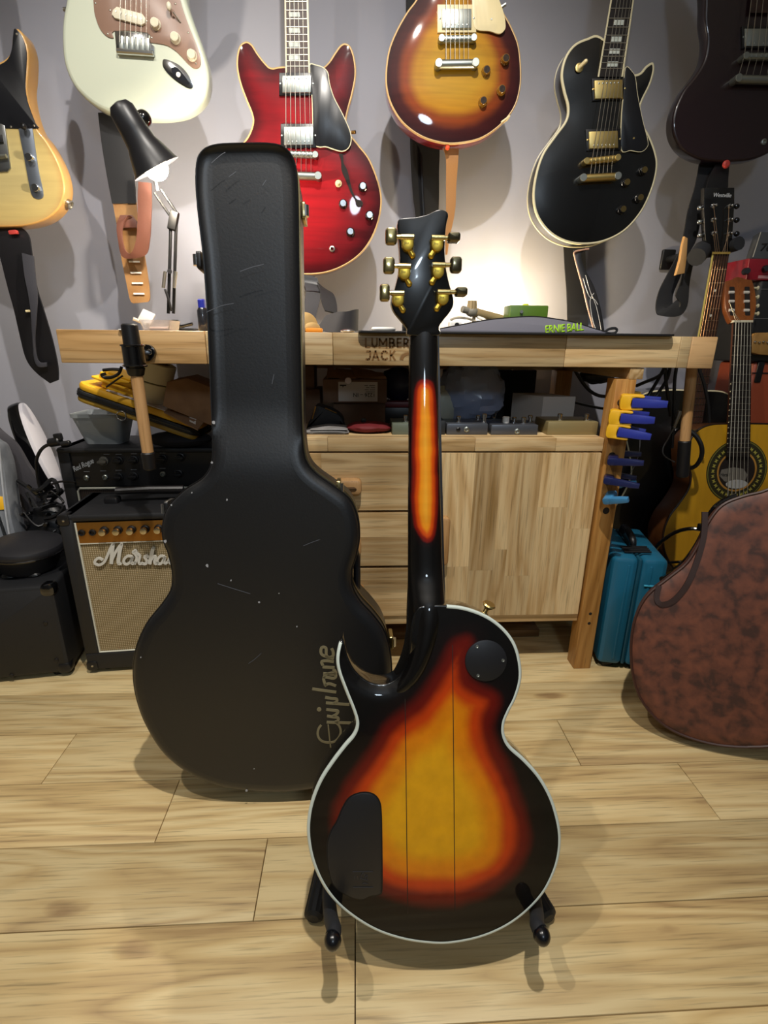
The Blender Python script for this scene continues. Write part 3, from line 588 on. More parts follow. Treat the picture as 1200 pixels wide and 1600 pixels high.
# headstock, angled back
hb = math.radians(13); HO = GF.p(662, 519, .012)
HF = Frame(HO, GF.u, GF.v*math.cos(hb)-GF.n*math.sin(hb))
hp_ = [(621, 349), (624, 342), (636, 340), (650, 339), (667, 335), (680, 329), (690, 327), (699, 331), (700.5, 338), (698, 349), (696, 367), (695, 392), (697, 417), (702, 442), (708, 463), (708.5, 477), (702, 489), (692, 501), (686, 511), (685.5, 524), (640, 524), (636, 512), (627, 500), (617, 488), (612, 477), (612, 466), (617, 450), (622, 430), (625, 408), (624, 383), (621, 363)]
huv = ccw(spline([HF.uv(x, y) for x, y in hp_], 4)); MB().prism(HF, huv, 0, .015, .0018, True).build('headstock', GBLK, g)
MB().prism(HF, inset(huv, -.0002), .0125, .0155, .0006).build('headstock_veneer', IVORY, g)
# tuners: housing, knob, bracket
rows = [((637, 380), (611, 377), -1, 0), ((632, 425), (607.5, 421), -1, 0), ((622, 467), (601, 462.5), -1, 1), ((683, 381), (708.5, 374), 1, 2), ((684.5, 423), (712, 415), 1, 0), ((692, 465), (720, 457), 1, 2)]
for (hx, hy), (kx, ky), sgn, kind in rows:
    u, v = HF.uv(hx, hy, -.006); t = thing('tuner', None, None, HF.P(u, v, -.003)); t.parent = g; t.location = Vec(HF.P(u, v, -.003)-ORG[g.name])
    w = .0078
    pr_ = [(u-w, v+w*1.0), (u+w, v+w*1.0)]+[(u+w*math.cos(a), v-w*.25-w*1.0*math.sin(a)) for a in np.linspace(0, math.pi, 12)]
    MB().prism(HF, pr_, -.0095, .0002, .002).build('housing', M('gold_plate', 'efcb55', .38, 1), t)
    bar = HF.P(u-sgn*w*1.05, v+w*.85, -.0085); ks = HF.P(*(HF.uv(kx-sgn*3, ky, -.0085)), -.0085)
    sv = HF.P(u+sgn*w*1.2, v+w*.85, -.0085)
    MB().cyl(bar, sv, .0036, n=12, bev=.0006).cyl(sv, HF.P(u+sgn*w*2.2, v+w*.85, -.0085), .0028, n=12).build('worm_shaft', M('pale_gold', 'cdbb82', .18, 1), t)
    ear = HF.P(u-sgn*w*.9, v-w*1.75, -.002); MB().cyl(HF.P(u-sgn*w*.35, v-w*.9, -.002), ear, .0034, .0038, n=12).ball(ear, (.004, .003, .004), 10, 6).build('bracket', M('gold_plate', '', 0), t)
    ku, kv = HF.uv(kx, ky, -.0085); kv = v+w*.85
    sx, sy, sw = ((.0075, .0098, .0062), (.0066, .0105, .0062), (.0078, .0052, .0095))[kind]
    Fk = Frame(HF.P(ku, kv, -.0085), HF.u, HF.v)
    MB().prism(Fk, rrect(-sx, -sy, sx, sy, min(sx, sy)*.55, 4), -sw, sw, .003, True).build('button', M('pale_gold' if kx < 700 else 'smoky_gold', 'cdbb82' if kx < 700 else '8a8266', .2, 1), t)
    a = HF.uv(hx, hy, -.0096); text('Jino', HF, a[0]-.0046, a[1]-.001, .0028, M('engraving', '3a2a08', .5), t, 'engraving', 0, .2, .0003, 0, -.0098)
# ------------------------------------------------------------------ floor stand
s = thing('guitar_stand', 'small black folding guitar stand with foam arms under the sunburst guitar', 'stand', (b0[0], .58, 0))
for x1, x2, y2, xx in ((514, 520, 1462, -1), (834, 845, 1455, 1)):
    Y1 = .53; p1 = aY(x1, 1400, Y1) if xx < 0 else aY(x1, 1395, Y1); zz_ = p1[2]
    tip = aY(x2, y2, .453)
    pts = [np.array([p1[0]-xx*.0, .62, zz_-.012]), np.array([p1[0], .56, zz_-.006]), p1+np.array([0, 0, -.004]), .5*(p1+tip)+np.array([0, 0, -.006]), tip+np.array([-.001*xx, .010, -.004]), tip]
    MB().tube(spline(pts, 4, False), .0098, 14).build('foam_arm', M('black_foam', '1b1d22', .75), s)
    MB().ball(tip+np.array([0, -.004, -.002]), (.0112, .0118, .0118), 16, 12).build('arm_cap', M('cap_rubber', '0d0e12', .25), s)
    f1 = aZ(490, 1432, .017) if xx < 0 else aZ(856, 1432, .017)
    f0 = np.array([f1[0]+(.012 if xx < 0 else -.022), f1[1]+.075, .02])
    ap = np.array([b0[0], .70, .25])
    MB().tube([f0, f0+(ap-f0)*.3, ap], .007, 10).build('leg', BLK, s)
    ft = MB(); n = 28; pr_ = []
    L = []
    d_ = nrm(f0-f1); a_ = nrm(np.cross(d_, (0, 0, 1))); b_ = np.cross(a_, d_)
    for k, rr_ in ((-.004, .009), (0, .0145), (.004, .0155), (.07, .0155), (.078, .012)):
        L.append([f1+d_*k+(rr_*(1 - (.1 if (j % 2 and .001 < k < .075) else 0)))*(a_*math.cos(2*math.pi*j/n)+b_*math.sin(2*math.pi*j/n)) for j in range(n)])
    ft.loops(L); ft.build('ribbed_foot', RUB, s, ang=15)
    MB().tube([np.array([p1[0], .615, zz_-.012]), np.array([p1[0]+xx*-.02, .64, zz_+.01]), ap+np.array([xx*.01, 0, -.01])], .007, 10).build('yoke', BLK, s)
mb = MB().tube([np.array([b0[0], .70, .25]), np.array([b0[0]+.01, .84, .012])], .007, 10); mb.cyl((b0[0]+.01, .83, .0), (b0[0]+.01, .85, .026), .013, n=14); mb.build('leg', BLK, s)
# ------------------------------------------------------------------ the hard case
CA = math.radians(7); cb = aZ(400, 1243, .03)
KF = Frame(cb, (1, 0, 0), (0, math.sin(CA), math.cos(CA)))
case = thing('guitar_case', 'tall black hard guitar case with scuffs and gold script, standing before the bench', 'case', (cb[0], cb[1]+.05, 0))
kp = [(330, 221), (380, 218), (425, 219), (446, 228), (458, 250), (462, 290), (464, 400), (466, 520), (468, 640), (470, 690), (476, 722), (492, 742), (520, 762), (545, 782), (557, 808), (561, 840), (556, 870), (549, 895), (550, 920), (562, 943), (583, 966), (600, 990), (609, 1020), (612, 1060), (607, 1110), (588, 1160), (556, 1205), (510, 1232), (460, 1242), (410, 1243), (350, 1236), (300, 1218), (255, 1185), (226, 1142), (210, 1100), (204, 1060), (208, 1020), (225, 980), (250, 948), (264, 925), (266, 900), (260, 870), (251, 845), (251, 820), (259, 795), (285, 768), (315, 748), (328, 725), (330, 690), (327, 620), (322, 500), (315, 400), (306, 320), (303, 270), (308, 236)]
CASEM = M('case_vinyl', '0c0e12', .40, bump=(260, .16), spec=.7)
kuv = ccw(spline([KF.uv(x, y) for x, y in kp], 5))
vk = KF.uv(400, 700)[1]
def krec(v): t_ = np.clip((v-vk+.055)/.13, 0, 1); return .020*t_*t_*(3-2*t_)
lid = MB(); kin = inset(kuv, .022); V_, T_ = fill(kin, .022); lid.add([KF.P(p[0], p[1], krec(p[1])) for p in V_], T_)
lid.loops([[KF.P(p[0], p[1], w+krec(q[1])*(1-w/.012)) for p, q in zip(inset(kuv, i), kuv)] for w, i in ((0, .022), (.0006, .015), (.002, .009), (.006, .003), (.012, 0))]+[[KF.P(p[0], p[1], .040) for p in kuv]], False, False); lid.build('lid', CASEM, case, ang=50)
MB().loops([[KF.P(a, b, w) for a, b in inset(kuv, i)] for w, i in ((.0405, .001), (.0405, -.0022), (.0475, -.0022), (.0475, .001))], False, False).build('valance', M('case_edge_metal', '8d7d5a', .35, 1), case)
MB().loops([[KF.P(a, b, w) for a, b in inset(kuv, i)] for w, i in ((.044, .0), (.110, 0), (.118, .004), (.12, .010))]).build('shell', CASEM, case, ang=50)
MB().tube([KF.P(a, b, .014) for a, b in np.vstack([inset(kuv, -.0005), inset(kuv, -.0005)[:1]])], .0018, 6).build('piping', M('case_piping', '0c0c0e', .3), case)
def latch(x, y, sx):
    u, v = KF.uv(x, y, 0); k = MB(); d_ = 1 if sx > 0 else -1
    Fx = Frame(KF.P(u+d_*.004, v, .044), KF.n, KF.v)
    k.rbox(Fx, -.020, .020, -.013, .013, -.004*1, .003, .004, .001); k.build('latch', M('latch_metal', 'b7a878', .25, 1), case) if sx > 0 else k.build('latch', BLK, case)
    l2 = MB(); l2.cyl(KF.P(u+d_*.008, v-.008, .030), KF.P(u+d_*.008, v+.008, .030), .0055, n=12); l2.build('latch_bolt', CHROME, case)
for x, y, sx in ((466, 318, 1), (524, 766, 1), (609, 1015, 1), (306, 398, -1), (254, 800, -1)): latch(x, y, sx)
mb = MB(); u, v = KF.uv(553, 905, .06); mb.tube(spline([KF.P(u-.002, v+.05, .06), KF.P(u+.004, v+.045, .08), KF.P(u+.006, v, .08), KF.P(u+.004, v-.045, .08), KF.P(u-.002, v-.05, .06)], 4, False), .007, 8); mb.build('handle', LEATHK, case)
for x in (330, 470):
    p = KF.p(x, 1236 if x > 400 else 1228, .09); MB().cyl((p[0], p[1], 0), (p[0], p[1], p[2]+.012), .010, .012, n=14).build('rubber_foot', RUB, case)
SCR = M('case_chip', '9a9ca0', .7)
o_ = (470, 990); sc_ = 190/1600
def cx(L): return [[(o_[0]+x*sc_, o_[1]+y*sc_) for x, y in l] for l in L]
EPG = M('case_gold_print', '7c7458', .6)
thick = cx([[(340, 1168), (660, 1178)], [(345, 1085), (420, 1098), (490, 1110), (485, 1150), (450, 1165)], [(335, 1000), (420, 1010), (488, 1020), (470, 1060), (420, 1090)], [(330, 912), (480, 925), (640, 935)], [(320, 840), (400, 855), (470, 862), (470, 900), (430, 920)], [(150, 728), (300, 750), (466, 772)], [(310, 690), (370, 660), (462, 690)], [(330, 690), (300, 600), (330, 575), (430, 590), (462, 560), (440, 520), (330, 540), (300, 590)],
            [(295, 525), (450, 535), (450, 490), (420, 470)], [(285, 440), (360, 445), (445, 450)], [(290, 420), (275, 370), (340, 360), (435, 372)], [(435, 330), (300, 290), (265, 250), (275, 185), (330, 190), (335, 270), (350, 315), (420, 300), (425, 240), (405, 195)]])
strokes(KF, thick, .0052, EPG, case, 'script_lettering', -.0008, 4, .0012)
strokes(KF, cx([[(268, 1205), (235, 1250), (222, 1320), (245, 1385), (300, 1425), (380, 1435), (455, 1415), (510, 1350), (525, 1280), (505, 1215), (470, 1180)]]), .0042, EPG, case, 'script_lettering', -.0008, 5, .0012)
strokes(KF, cx([[(360, 1200), (375, 1350), (392, 1500)]]), .0024, EPG, case, 'script_lettering', -.0008, 3, .0012)
q = KF.uv(o_[0]+241*sc_, o_[1]+995*sc_); MB().prism(KF, [(q[0]+.0042*math.cos(a), q[1]+.0042*math.sin(a)) for a in np.linspace(0, 6.283, 16, False)], -.0008, .0004).build('script_dot', EPG, case)
for i, (x, y, r_) in enumerate([(324, 884, .0032), (361, 907, .0018), (405, 941, .002), (355, 781, .002), (464, 979, .0015), (258, 846, .003), (385, 1235, .0028), (436, 927, .0013), (397, 1201, .0014), (220, 1027, .0014), (334, 660, .003), (268, 789, .0018), (331, 723, .002), (300, 770, .0016)]):
    q = KF.uv(x, y); MB().prism(KF, [(q[0]+r_*random.uniform(.5, 1)*math.cos(a), q[1]+r_*random.uniform(.6, 1.2)*math.sin(a)) for a in np.linspace(0, 6.283, 7, False)], -.0005, .0004).build('chip', SCR, case)
strokes(KF, [[(340, 912), (365, 920), (391, 928)], [(388, 1037), (398, 1030), (408, 1021)], [(474, 853), (486, 848), (500, 843)], [(375, 424), (395, 417), (412, 413)], [(322, 488), (345, 478), (365, 474)], [(330, 255), (345, 242), (352, 238)], [(358, 276), (369, 268)], [(410, 290), (416, 281)], [(425, 600), (428, 585)]], .0009, M('scuff', '4a4e56', .6), case, 'scuff', -.0005, 4, .0007)
# ------------------------------------------------------------------ hanging guitars: shared fittings
def sub(nm, mb, mat, par): return mb.build(nm, mat, par)
def pickup(F, cx_, cy, w, h, par, cover, ring=None, ang=0, w0=0.0, poles=None, rpad=(.22, .38)):
    pu = MB()
    if ring is not None:
        r = MB().pp(F, pxrect(cx_, cy, w*(1+rpad[0]), h*(1+rpad[1]), ang), w0-.006, w0+.002, .0015).build('pickup_ring', ring, par)
    p = MB().pp(F, pxrect(cx_, cy, w, h, ang), w0-.011, w0+.002, .0022).build('pickup', cover, par)
    a = math.radians(ang)
    if poles is not None:
        for k in range(6):
            dx = (k-2.5)*w/7.2; dy = poles*h*.32
            u, v = F.uv(cx_+dx*math.cos(a)-dy*math.sin(a), cy+dx*math.sin(a)+dy*math.cos(a), w0-.011)
            MB().lathe(F.P(u, v, w0-.011), -F.n, [(0, .0022), (.0006, .002), (.0009, .0012)], 8).build('pole_piece', NICKEL, p)
    if ring is not None:
        for sx in (-1, 1):
            dx = sx*w*.57; u, v = F.uv(cx_+dx*math.cos(a), cy+dx*math.sin(a), w0-.006); MB().lathe(F.P(u, v, w0-.006), -F.n, [(0, .0024), (.001, .0022), (.0014, .001)], 8).build('screw', cover, p)
    return p
def bar(F, a, b, r, par, mat, nm, w, studs=True, saddles=0, stud=None):
    ua, ub = F.uv(*a, w), F.uv(*b, w); A, B = F.P(*ua, w), F.P(*ub, w)
    o = MB().tube([A, A*.97+B*.03, A*.9+B*.1, A*.1+B*.9, A*.03+B*.97, B], [r*.55, r*.95, r, r, r*.95, r*.55], 12).build(nm, mat, par)
    if studs:
        for t in (.06, .94):
            q = A+(B-A)*t; MB().cyl(q+F.n*(-w+.001), q-F.n*(r+.001), r*.95, n=16, bev=.0007).build('stud', stud or mat, o)
    for k in range(saddles):
        q = A+(B-A)*(.2+.6*k/5)-F.n*r*.7; MB().rbox(Frame(q, F.u, F.v), -.0022, .0022, -.004, .004, -.003, .002, 0, .0006).build('saddle', stud or mat, o)
    return o
def knob(F, x, y, par, mat, capm=None, r=.0115, h=.013, w=0.0, style='hat'):
    u, v = F.uv(x, y, w-h*.6); o = F.P(u, v, w)
    n = 24; L = []
    prof = [(-.0005, r*1.0), (h*.25, r*1.0), (h*.4, r*.86), (h*.92, r*.8), (h, r*.72)] if style == 'hat' else [(0, r*.95), (h*.2, r), (h*.95, r*.96), (h, r*.85)]
    for i, (z, q) in enumerate(prof): L.append([o-F.n*z+q*(1-(.05 if k % 2 and 0 < i < 4 else 0))*(F.u*math.cos(2*math.pi*k/n)+F.v*math.sin(2*math.pi*k/n)) for k in range(n)])
    k_ = MB().loops(L).build('knob', mat, par, ang=25)
    if capm: MB().lathe(o-F.n*(h-.0002), -F.n, [(0, r*.66), (.0006, r*.64), (.0007, r*.2), (.0005, .0001)], 18).build('knob_cap', capm, k_)
    return k_
def strings(F, a0, a1, b0, b1, par, wa=-.014, wb=-.018, mat=STEEL, r=.00055):
    for k in range(6):
        t = k/5; pa = F.p(a0[0]+(a1[0]-a0[0])*t, a0[1]+(a1[1]-a0[1])*t, wa); pb = F.p(b0[0]+(b1[0]-b0[0])*t, b0[1]+(b1[1]-b0[1])*t, wb)
        MB().cyl(pa, pb, r*(1.5-.8*t), n=6).build('string', mat, par)
def neck(F, bl, br, tl, tr, par, board, nk, frets=(), inlays=(), binding=None, wj=-.004, wt=-.006, th=.024, inl=PEARL, fr=STEEL, dots=False):
    """fretboard between body end (bl,br) and its top pixel pair (tl,tr); frets as fractions"""
    def q(t, s, w): 
        x0, y0 = tl[0]+(bl[0]-tl[0])*t, tl[1]+(bl[1]-tl[1])*t; x1, y1 = tr[0]+(br[0]-tr[0])*t, tr[1]+(br[1]-tr[1])*t
        return F.p(x0+(x1-x0)*s, y0+(y1-y0)*s, w)
    W_ = lambda t: wt+(wj-wt)*t
    MB().loops([[q(0, 0, W_(0)-.005), q(0, 1, W_(0)-.005), q(0, 1, W_(0)+.0), q(0, 0, W_(0)+.0)], [q(1, 0, wj-.005), q(1, 1, wj-.005), q(1, 1, wj+.004), q(1, 0, wj+.004)]]).build('fretboard', board, par)
    L = []
    for t in (0, .3, .6, .93):
        a, b = q(t, 0.01, W_(t)), q(t, .99, W_(t)); c = .5*(a+b); h = .5*(b-a)
        L.append([c-h*math.cos(math.pi*k/10)+F.n*(th*math.sin(math.pi*k/10)**.8) for k in range(11)])
    MB().loops(L).build('neck', nk, par)
    if binding:
        for s in (0.0, 1.0):
            MB().loops([[q(t, s-.035, W_(t)-.0054), q(t, s+.035, W_(t)-.0054), q(t, s+.035, W_(t)+.001), q(t, s-.035, W_(t)+.001)] for t in (0, 1)]).build('neck_binding', binding, par)
    for t in frets: MB().cyl(q(t, .02, W_(t)-.0056), q(t, .98, W_(t)-.0056), .0011, n=6).build('fret', fr, par)
    for t0, t1 in inlays:
        if dots: MB().lathe(q(t0, .5, W_(t0)-.0051), -F.n, [(0, .0034), (.0004, .0033)], 12).build('inlay', inl, par)
        else: MB().loops([[q(t, .27, W_(t)-.0053), q(t, .73, W_(t)-.0053), q(t, .73, W_(t)-.003), q(t, .27, W_(t)-.003)] for t in (t0, t1)]).build('inlay', inl, par)
    return q
def hanger(F, par, tx, ty, lb, nkmat):
    """headstock above the frame, carried by a padded yoke on the wall"""
    u, v = F.uv(tx, ty, 0); hs = MB().prism(F, [(u-.022, v), (u+.022, v), (u+.040, v+.05), (u+.036, v+.17), (u-.036, v+.17), (u-.040, v+.05)], -.002, .014, .002, True).build('headstock', nkmat, par)
    t = thing('wall_hanger', 'padded wall hanger holding the '+lb, 'hanger', (F.P(u, v+.04)[0], YW, F.P(u, v+.04)[2]), 'guitar hangers on the wall')
    c = F.P(u, v+.02, .03); b = np.array([c[0], YW-.012, c[2]])
    MB().box(b[0]-.03, b[0]+.03, YW-.012, YW, b[2]-.04, b[2]+.04, .003).build('wall_plate', HANDW, t)
    m = np.array([c[0], YW-.012, c[2]])
    MB().tube([m, c+np.array([0, .004, 0])], .007, 8).build('arm', BLK, t)
    for sx in (-1, 1): MB().tube(spline([c+np.array([0, .004, 0]), c+np.array([sx*.036, 0, -.004]), c+np.array([sx*.040, -.02, 0]), c+np.array([sx*.040, -.055, .004])], 3, False), .009, 10).build('padded_prong', RUB, t)
GY = 1.575
GD = yframe(GY)
def gthing(label, F, x, y): p = F.p(x, y); return thing('electric_guitar', label, 'guitar', p)
def px2uv(F, L): return [F.uv(x, y) for x, y in L]
# ------------------------------------------------------------------ red semi-hollow
F = GD
g = gthing('red semi-hollow electric guitar with twin horns, hanging behind the black case', F, 475, 428)
R335 = [(442, 104), (424, 106), (414, 98), (403, 84), (394, 70), (385, 65), (376, 70), (371, 84), (370, 105), (375, 130), (384, 155), (393, 177), (395, 192), (388, 212), (372, 235), (357, 268), (350, 305), (352, 345), (367, 382), (395, 410), (432, 425), (475, 429), (510, 426), (542, 413), (568, 392), (587, 360), (596, 322), (593, 290), (578, 250), (560, 226), (546, 208), (541, 190), (544, 172), (551, 146), (556, 117), (554, 92), (548, 74), (540, 68), (532, 71), (523, 83), (513, 98), (502, 106), (486, 104)]
REDT = burst('cherry_top', ((0, '3c050d'), (.35, '6e0812'), (1, '9a0c16')), 0, .13, 0, .28, .1)
REDS = M('cherry_lacquer', '5c0a10', .25, coat=1)
body(F, R335, .045, g, REDT, REDS, sp=.016, arch=.008, bind=AMBB, bw=.0024, bdepth=.003)
fr = [(y-0)/114 for y in (2, 16, 29, 41.5, 53.5, 65, 75, 85, 94.5, 103)]
neck(F, (447, 114), (483, 114), (442, -330), (478, -330) if 0 else (473, -330), g, ROSE, REDS, [], [], IVORY, -.004, -.004)
q335 = lambda x, y, w=-.0095: F.p(x, y, w)
for y in (-40, -22, -8, 2.5, 16, 29.5, 42, 54, 65, 75, 85.5, 95, 103.5):
    t = (y+330)/444; xl_ = 442+5*t; xr_ = 473+10*t; MB().cyl(q335(xl_+.8, y), q335(xr_-.8, y), .0011, n=6).build('fret', STEEL, g)
for y in (22.5, 47.5, 69.5, 90): MB().pp(F, [(451+.1*0, y-3.6), (468+.0, y-3.6), (469, y+3.6), (451.5, y+3.6)], -.0096, -.006).build('inlay', PEARL, g)
TK = M('pickup_ring_black', '0c0c0e', .35)
pickup(F, 463.5, 131, 45, 27, g, NICKEL, TK, 0, -.006, -1, (.22, .32)); pickup(F, 466.5, 212, 46, 29, g, NICKEL, TK, 0, -.006, 1, (.22, .3))
pg = [(485, 106), (493, 106), (505, 110), (512, 118), (514, 132), (521, 155), (535, 182), (546, 207), (548, 222), (544, 233), (535, 238), (522, 235), (510, 231), (498, 231), (491, 222), (489, 160), (487, 130)]
pgu = ccw(spline(px2uv(F, pg), 4)); MB().prism(F, inset(pgu, -.0022), -.0118, -.0085).build('pickguard_edge', IVORY, g); MB().prism(F, pgu, -.0126, -.0085, .0006).build('pickguard', M('pickguard_black', '15161a', .3), g)
bar(F, (446, 241), (496, 243), .0082, g, NICKEL, 'bridge', -.016, True, 6); bar(F, (441, 274), (501, 276), .0098, g, NICKEL, 'tailpiece', -.020)
strings(F, (447, 241), (486, 243), (445, -320), (470, -320), g, -.0265, -.012); strings(F, (447, 272), (486, 274), (447, 241), (486, 243), g, -.024, -.0265)
fh = spline(px2uv(F, [(530, 242), (536, 244), (537, 256), (543, 268), (547, 285), (551, 300), (557, 312), (563, 314), (567, 318), (565, 323), (559, 324), (556, 320), (555, 314), (548, 302), (541, 284), (534, 268), (533, 252)]), 3)
MB().prism(F, fh, -.0082, -.003).build('sound_hole', M('hole_black', '120604', .8), g)
SPK = M('black_knob', '0e0e10', .25, coat=.6); SIL = M('silver_cap', 'b8bcc0', .3, 1)
for x, y in ((567, 291), (536, 318), (577.5, 336), (547.5, 362)): knob(F, x, y, g, SPK, SIL, .0118, .013, -.006)
q = F.p(529, 287, -.008); MB().lathe(q, -F.n, [(0, .009), (.002, .0085), (.003, .005), (.008, .0045), (.012, .006), (.016, .004)], 16).build('toggle_switch', CREAM, g)
q = F.p(519, 389, -.006); MB().lathe(q, -F.n, [(-.004, .0078), (.003, .0075), (.004, .0045), (.0035, .004), (-.002, .0038)], 16).build('jack', NICKEL, g)
q = F.p(549.5, 207, -.002); MB().cyl(q, q+np.array([.010, -.004, .0]), .004, n=10).build('pickguard_bracket', BRASS, g)
hanger(F, g, 457, -330, 'red semi-hollow guitar', REDS)
# its strap gathered on the bench
st_ = thing('guitar_strap', 'grey and black webbing strap hanging from the red guitar and folded on the bench', 'strap', (aY(500, 500, 1.45)[0], 1.45, ZM))
m = MB(); strip(m, [(470, 428, 492, 432, 1.56), (474, 440, 498, 446, 1.55), (478, 452, 503, 456, 1.52), (476, 470, 500, 468, 1.5), (474, 490, 494, 494, 1.46), (478, 508, 494, 516, 1.42)], .003); m.build('webbing', M('grey_webbing', '2f2f34', .85, bump=(1500, .5)), st_)
m = MB(); strip(m, [(496, 440, 506, 452, 1.54), (500, 452, 520, 458, 1.5), (502, 470, 526, 474, 1.46), (508, 485, 527, 490, 1.43)], .003); m.build('loop', STRAPB, st_)
m = MB(); strip(m, [(510, 494, 496, 515, 1.40), (526, 489, 512, 519, 1.38), (540, 487, 530, 519.5, 1.36), (557, 483, 556, 517, 1.38), (556, 486, 552, 516, 1.44)], .004); m.build('folded_end', M('grey_webbing', '', 0), st_)
m = MB(); strip(m, [(472, 431, 496, 434, 1.552), (473, 443, 500, 449, 1.545), (478, 455, 503, 457, 1.515)], .004); m.build('strap_end', LEATHK, st_)
# ------------------------------------------------------------------ sunburst single-cut on the wall
g = gthing('tobacco sunburst single-cut electric guitar hanging high in the centre of the wall', F, 700, 224)
LP = [(655, -16), (650, 0), (636, 19), (620, 47), (608, 77), (603, 110), (604, 140), (613, 168), (631, 194), (659, 214), (692, 224), (720, 224), (753, 216), (783, 195), (804, 168), (813, 137), (814, 105), (810, 70), (799, 42), (788, 22), (777, 2), (772, -18), (778, -45), (788, -62), (780, -72), (760, -58), (738, -70), (720, -88), (680, -92), (650, -75), (642, -48)]
LPT = burst('tobacco_burst', ((0, '2c0d12'), (.22, '3c1212'), (.45, '82380e'), (.72, 'b07c16'), (1, 'b88a1c')), .0, .11, 0, .25, .1)
body(F, LP, .050, g, LPT, M('cherry_back', '6a1016', .22, coat=1), sp=.013, arch=.009, bind=AMBB, bw=.0022, bdepth=.005)
pickup(F, 714, 28.5, 46, 31, g, NICKEL, CREAM, 0, -.006, 1, (.32, .42))
pgu = ccw(spline(px2uv(F, [(736, -60), (748, -50), (758, -30), (775, -2), (785, 25), (788, 45), (785, 53), (778, 57), (762, 53), (744, 51), (738, 40), (736, 0)]), 4)); MB().prism(F, pgu, -.0125, -.009, .0006).build('pickguard', CREAM, g)
q = F.p(768, 30, -.0125); MB().lathe(q, -F.n, [(0, .0022), (.0008, .0018)], 10).build('screw', NICKEL, g)
q = F.p(782, 12, -.004); MB().cyl(q, q+np.array([.012, -.003, .006]), .0038, n=10).build('pickguard_bracket', NICKEL, g)
bar(F, (686, 62), (743, 61), .0082, g, NICKEL, 'bridge', -.016, True, 6); bar(F, (681, 101), (746, 100), .0098, g, NICKEL, 'tailpiece', -.021)
strings(F, (697, 62), (732, 61), (699, -330), (725, -330), g, -.0265, -.012); strings(F, (697, 100), (732, 99), (697, 62), (732, 61), g, -.024, -.0265)
AMB = M('amber_knob', '7a5418', .15, coat=1); AMC = M('amber_cap', '2a1a08', .2, coat=1)
for x, y in ((790, 92), (760, 110), (784, 140), (755, 158)): knob(F, x, y, g, AMB, AMC, .0118, .014, -.006)
q = F.p(788, 189, .012); MB().rbox(Frame(q, nrm([.8, 0, .55]), (0, 1, 0)), -.014, .014, -.014, .014, -.002, .002, .002, .0006).build('jack_plate', CREAM, g)
neck(F, (695, -60), (731, -60), (697, -330), (727, -330), g, ROSE, REDS, binding=IVORY); hanger(F, g, 712, -330, 'tobacco sunburst guitar', REDS)
m = MB(); strip(m, [(693, 232, 717, 232, 1.60), (697, 250, 716, 250, 1.60), (697, 290, 713, 290, 1.61), (697, 330, 711, 330, 1.615), (696, 370, 703, 370, 1.62), (696, 398, 699, 398, 1.625)], .003)
st_ = thing('guitar_strap', 'tan leather strap end hanging below the tobacco sunburst guitar', 'strap', aY(706, 300, 1.61)); m.build('strap', M('tan_strap', 'a4733f', .6, bump=(300, .3)), st_)
q = aY(699, 231, 1.585); MB().lathe(q, (0, -1, 0), [(0, .006), (.006, .0055), (.008, .003)], 12).build('strap_lock', M('orange_rubber', 'd8481c', .5), st_)
m = MB(); strip(m, [(636, -40, 664, -40, 1.765), (636, 20, 660, 20, 1.765), (640, 120, 672, 120, 1.765), (641, 220, 686, 220, 1.768), (643, 270, 686, 270, 1.768), (646, 310, 686, 310, 1.768), (650, 345, 685, 345, 1.768), (652, 420, 684, 420, 1.768)], .005)
st_ = thing('guitar_strap', 'wide black strap hanging flat on the wall left of the tan strap', 'strap', aY(665, 300, 1.768)); m.build('strap', STRAPB, st_)
m = MB(); strip(m, [(657, 240, 660, 240, 1.762), (659, 300, 662, 300, 1.762), (662, 345, 665, 345, 1.762)], .002); m.build('seam', LEATHK, st_)
# ------------------------------------------------------------------ black single-cut custom
g = gthing('black single-cut electric guitar with gold hardware hanging right of centre', F, 915, 382)
BC = [(938, 57), (917, 60), (897, 70), (883, 90), (877, 117), (881, 143), (887, 167), (884, 188), (867, 212), (848, 240), (837, 273), (833, 307), (839, 337), (857, 362), (882, 377), (912, 382), (945, 377), (977, 360), (1003, 330), (1020, 293), (1027, 260), (1024, 237), (1015, 213), (1004, 193), (1000, 173), (1004, 157), (1016, 132), (1022, 110), (1020, 98), (1010, 103), (1000, 114), (988, 116), (977, 107), (972, 90)]
body(F, BC, .052, g, GBLK, GBLK, sp=.014, arch=.009, bind=IVORY, bw=.0036, bdepth=.005, bindback=True)
nl = lambda t: (938+12*(1-t)*1.0, 0)
NL0, NR0, NLb, NRb = (1010, -330), (1038, -330), (935, 120), (972, 120)
neck(F, NLb, NRb, NL0, NR0, g, FRET, GBLK, [(y+330)/450 for y in (-60, -40, -22, -4, 13, 28.5, 42.5, 55, 67, 78, 88, 98, 107)], [((y-4.0+330)/450, (y+4.0+330)/450) for y in (35, 61, 80, 100)]+[(.62, .635), (.68, .695)], IVORY, -.004, -.004)
pickup(F, 951.5, 139, 44, 29, g, GOLD, TK, -2, -.006, -1, (.18, .2)); pickup(F, 943.5, 218, 45, 27, g, GOLD, TK, -2, -.006, 1, (.22, .25))
pgu = ccw(spline(px2uv(F, [(974, 110), (984, 116), (989, 126), (992, 150), (1000, 190), (1008, 222), (1007, 232), (998, 239), (982, 237), (968, 236), (968, 190), (971, 150)]), 4)); MB().prism(F, inset(pgu, -.0014), -.0118, -.0085).build('pickguard_edge', IVORY, g); MB().prism(F, pgu, -.0126, -.0085, .0006).build('pickguard', M('pickguard_black', '', 0), g)
q = F.p(990.5, 216, -.0126); MB().lathe(q, -F.n, [(0, .0026), (.001, .002)], 10).build('screw', GOLD, g)
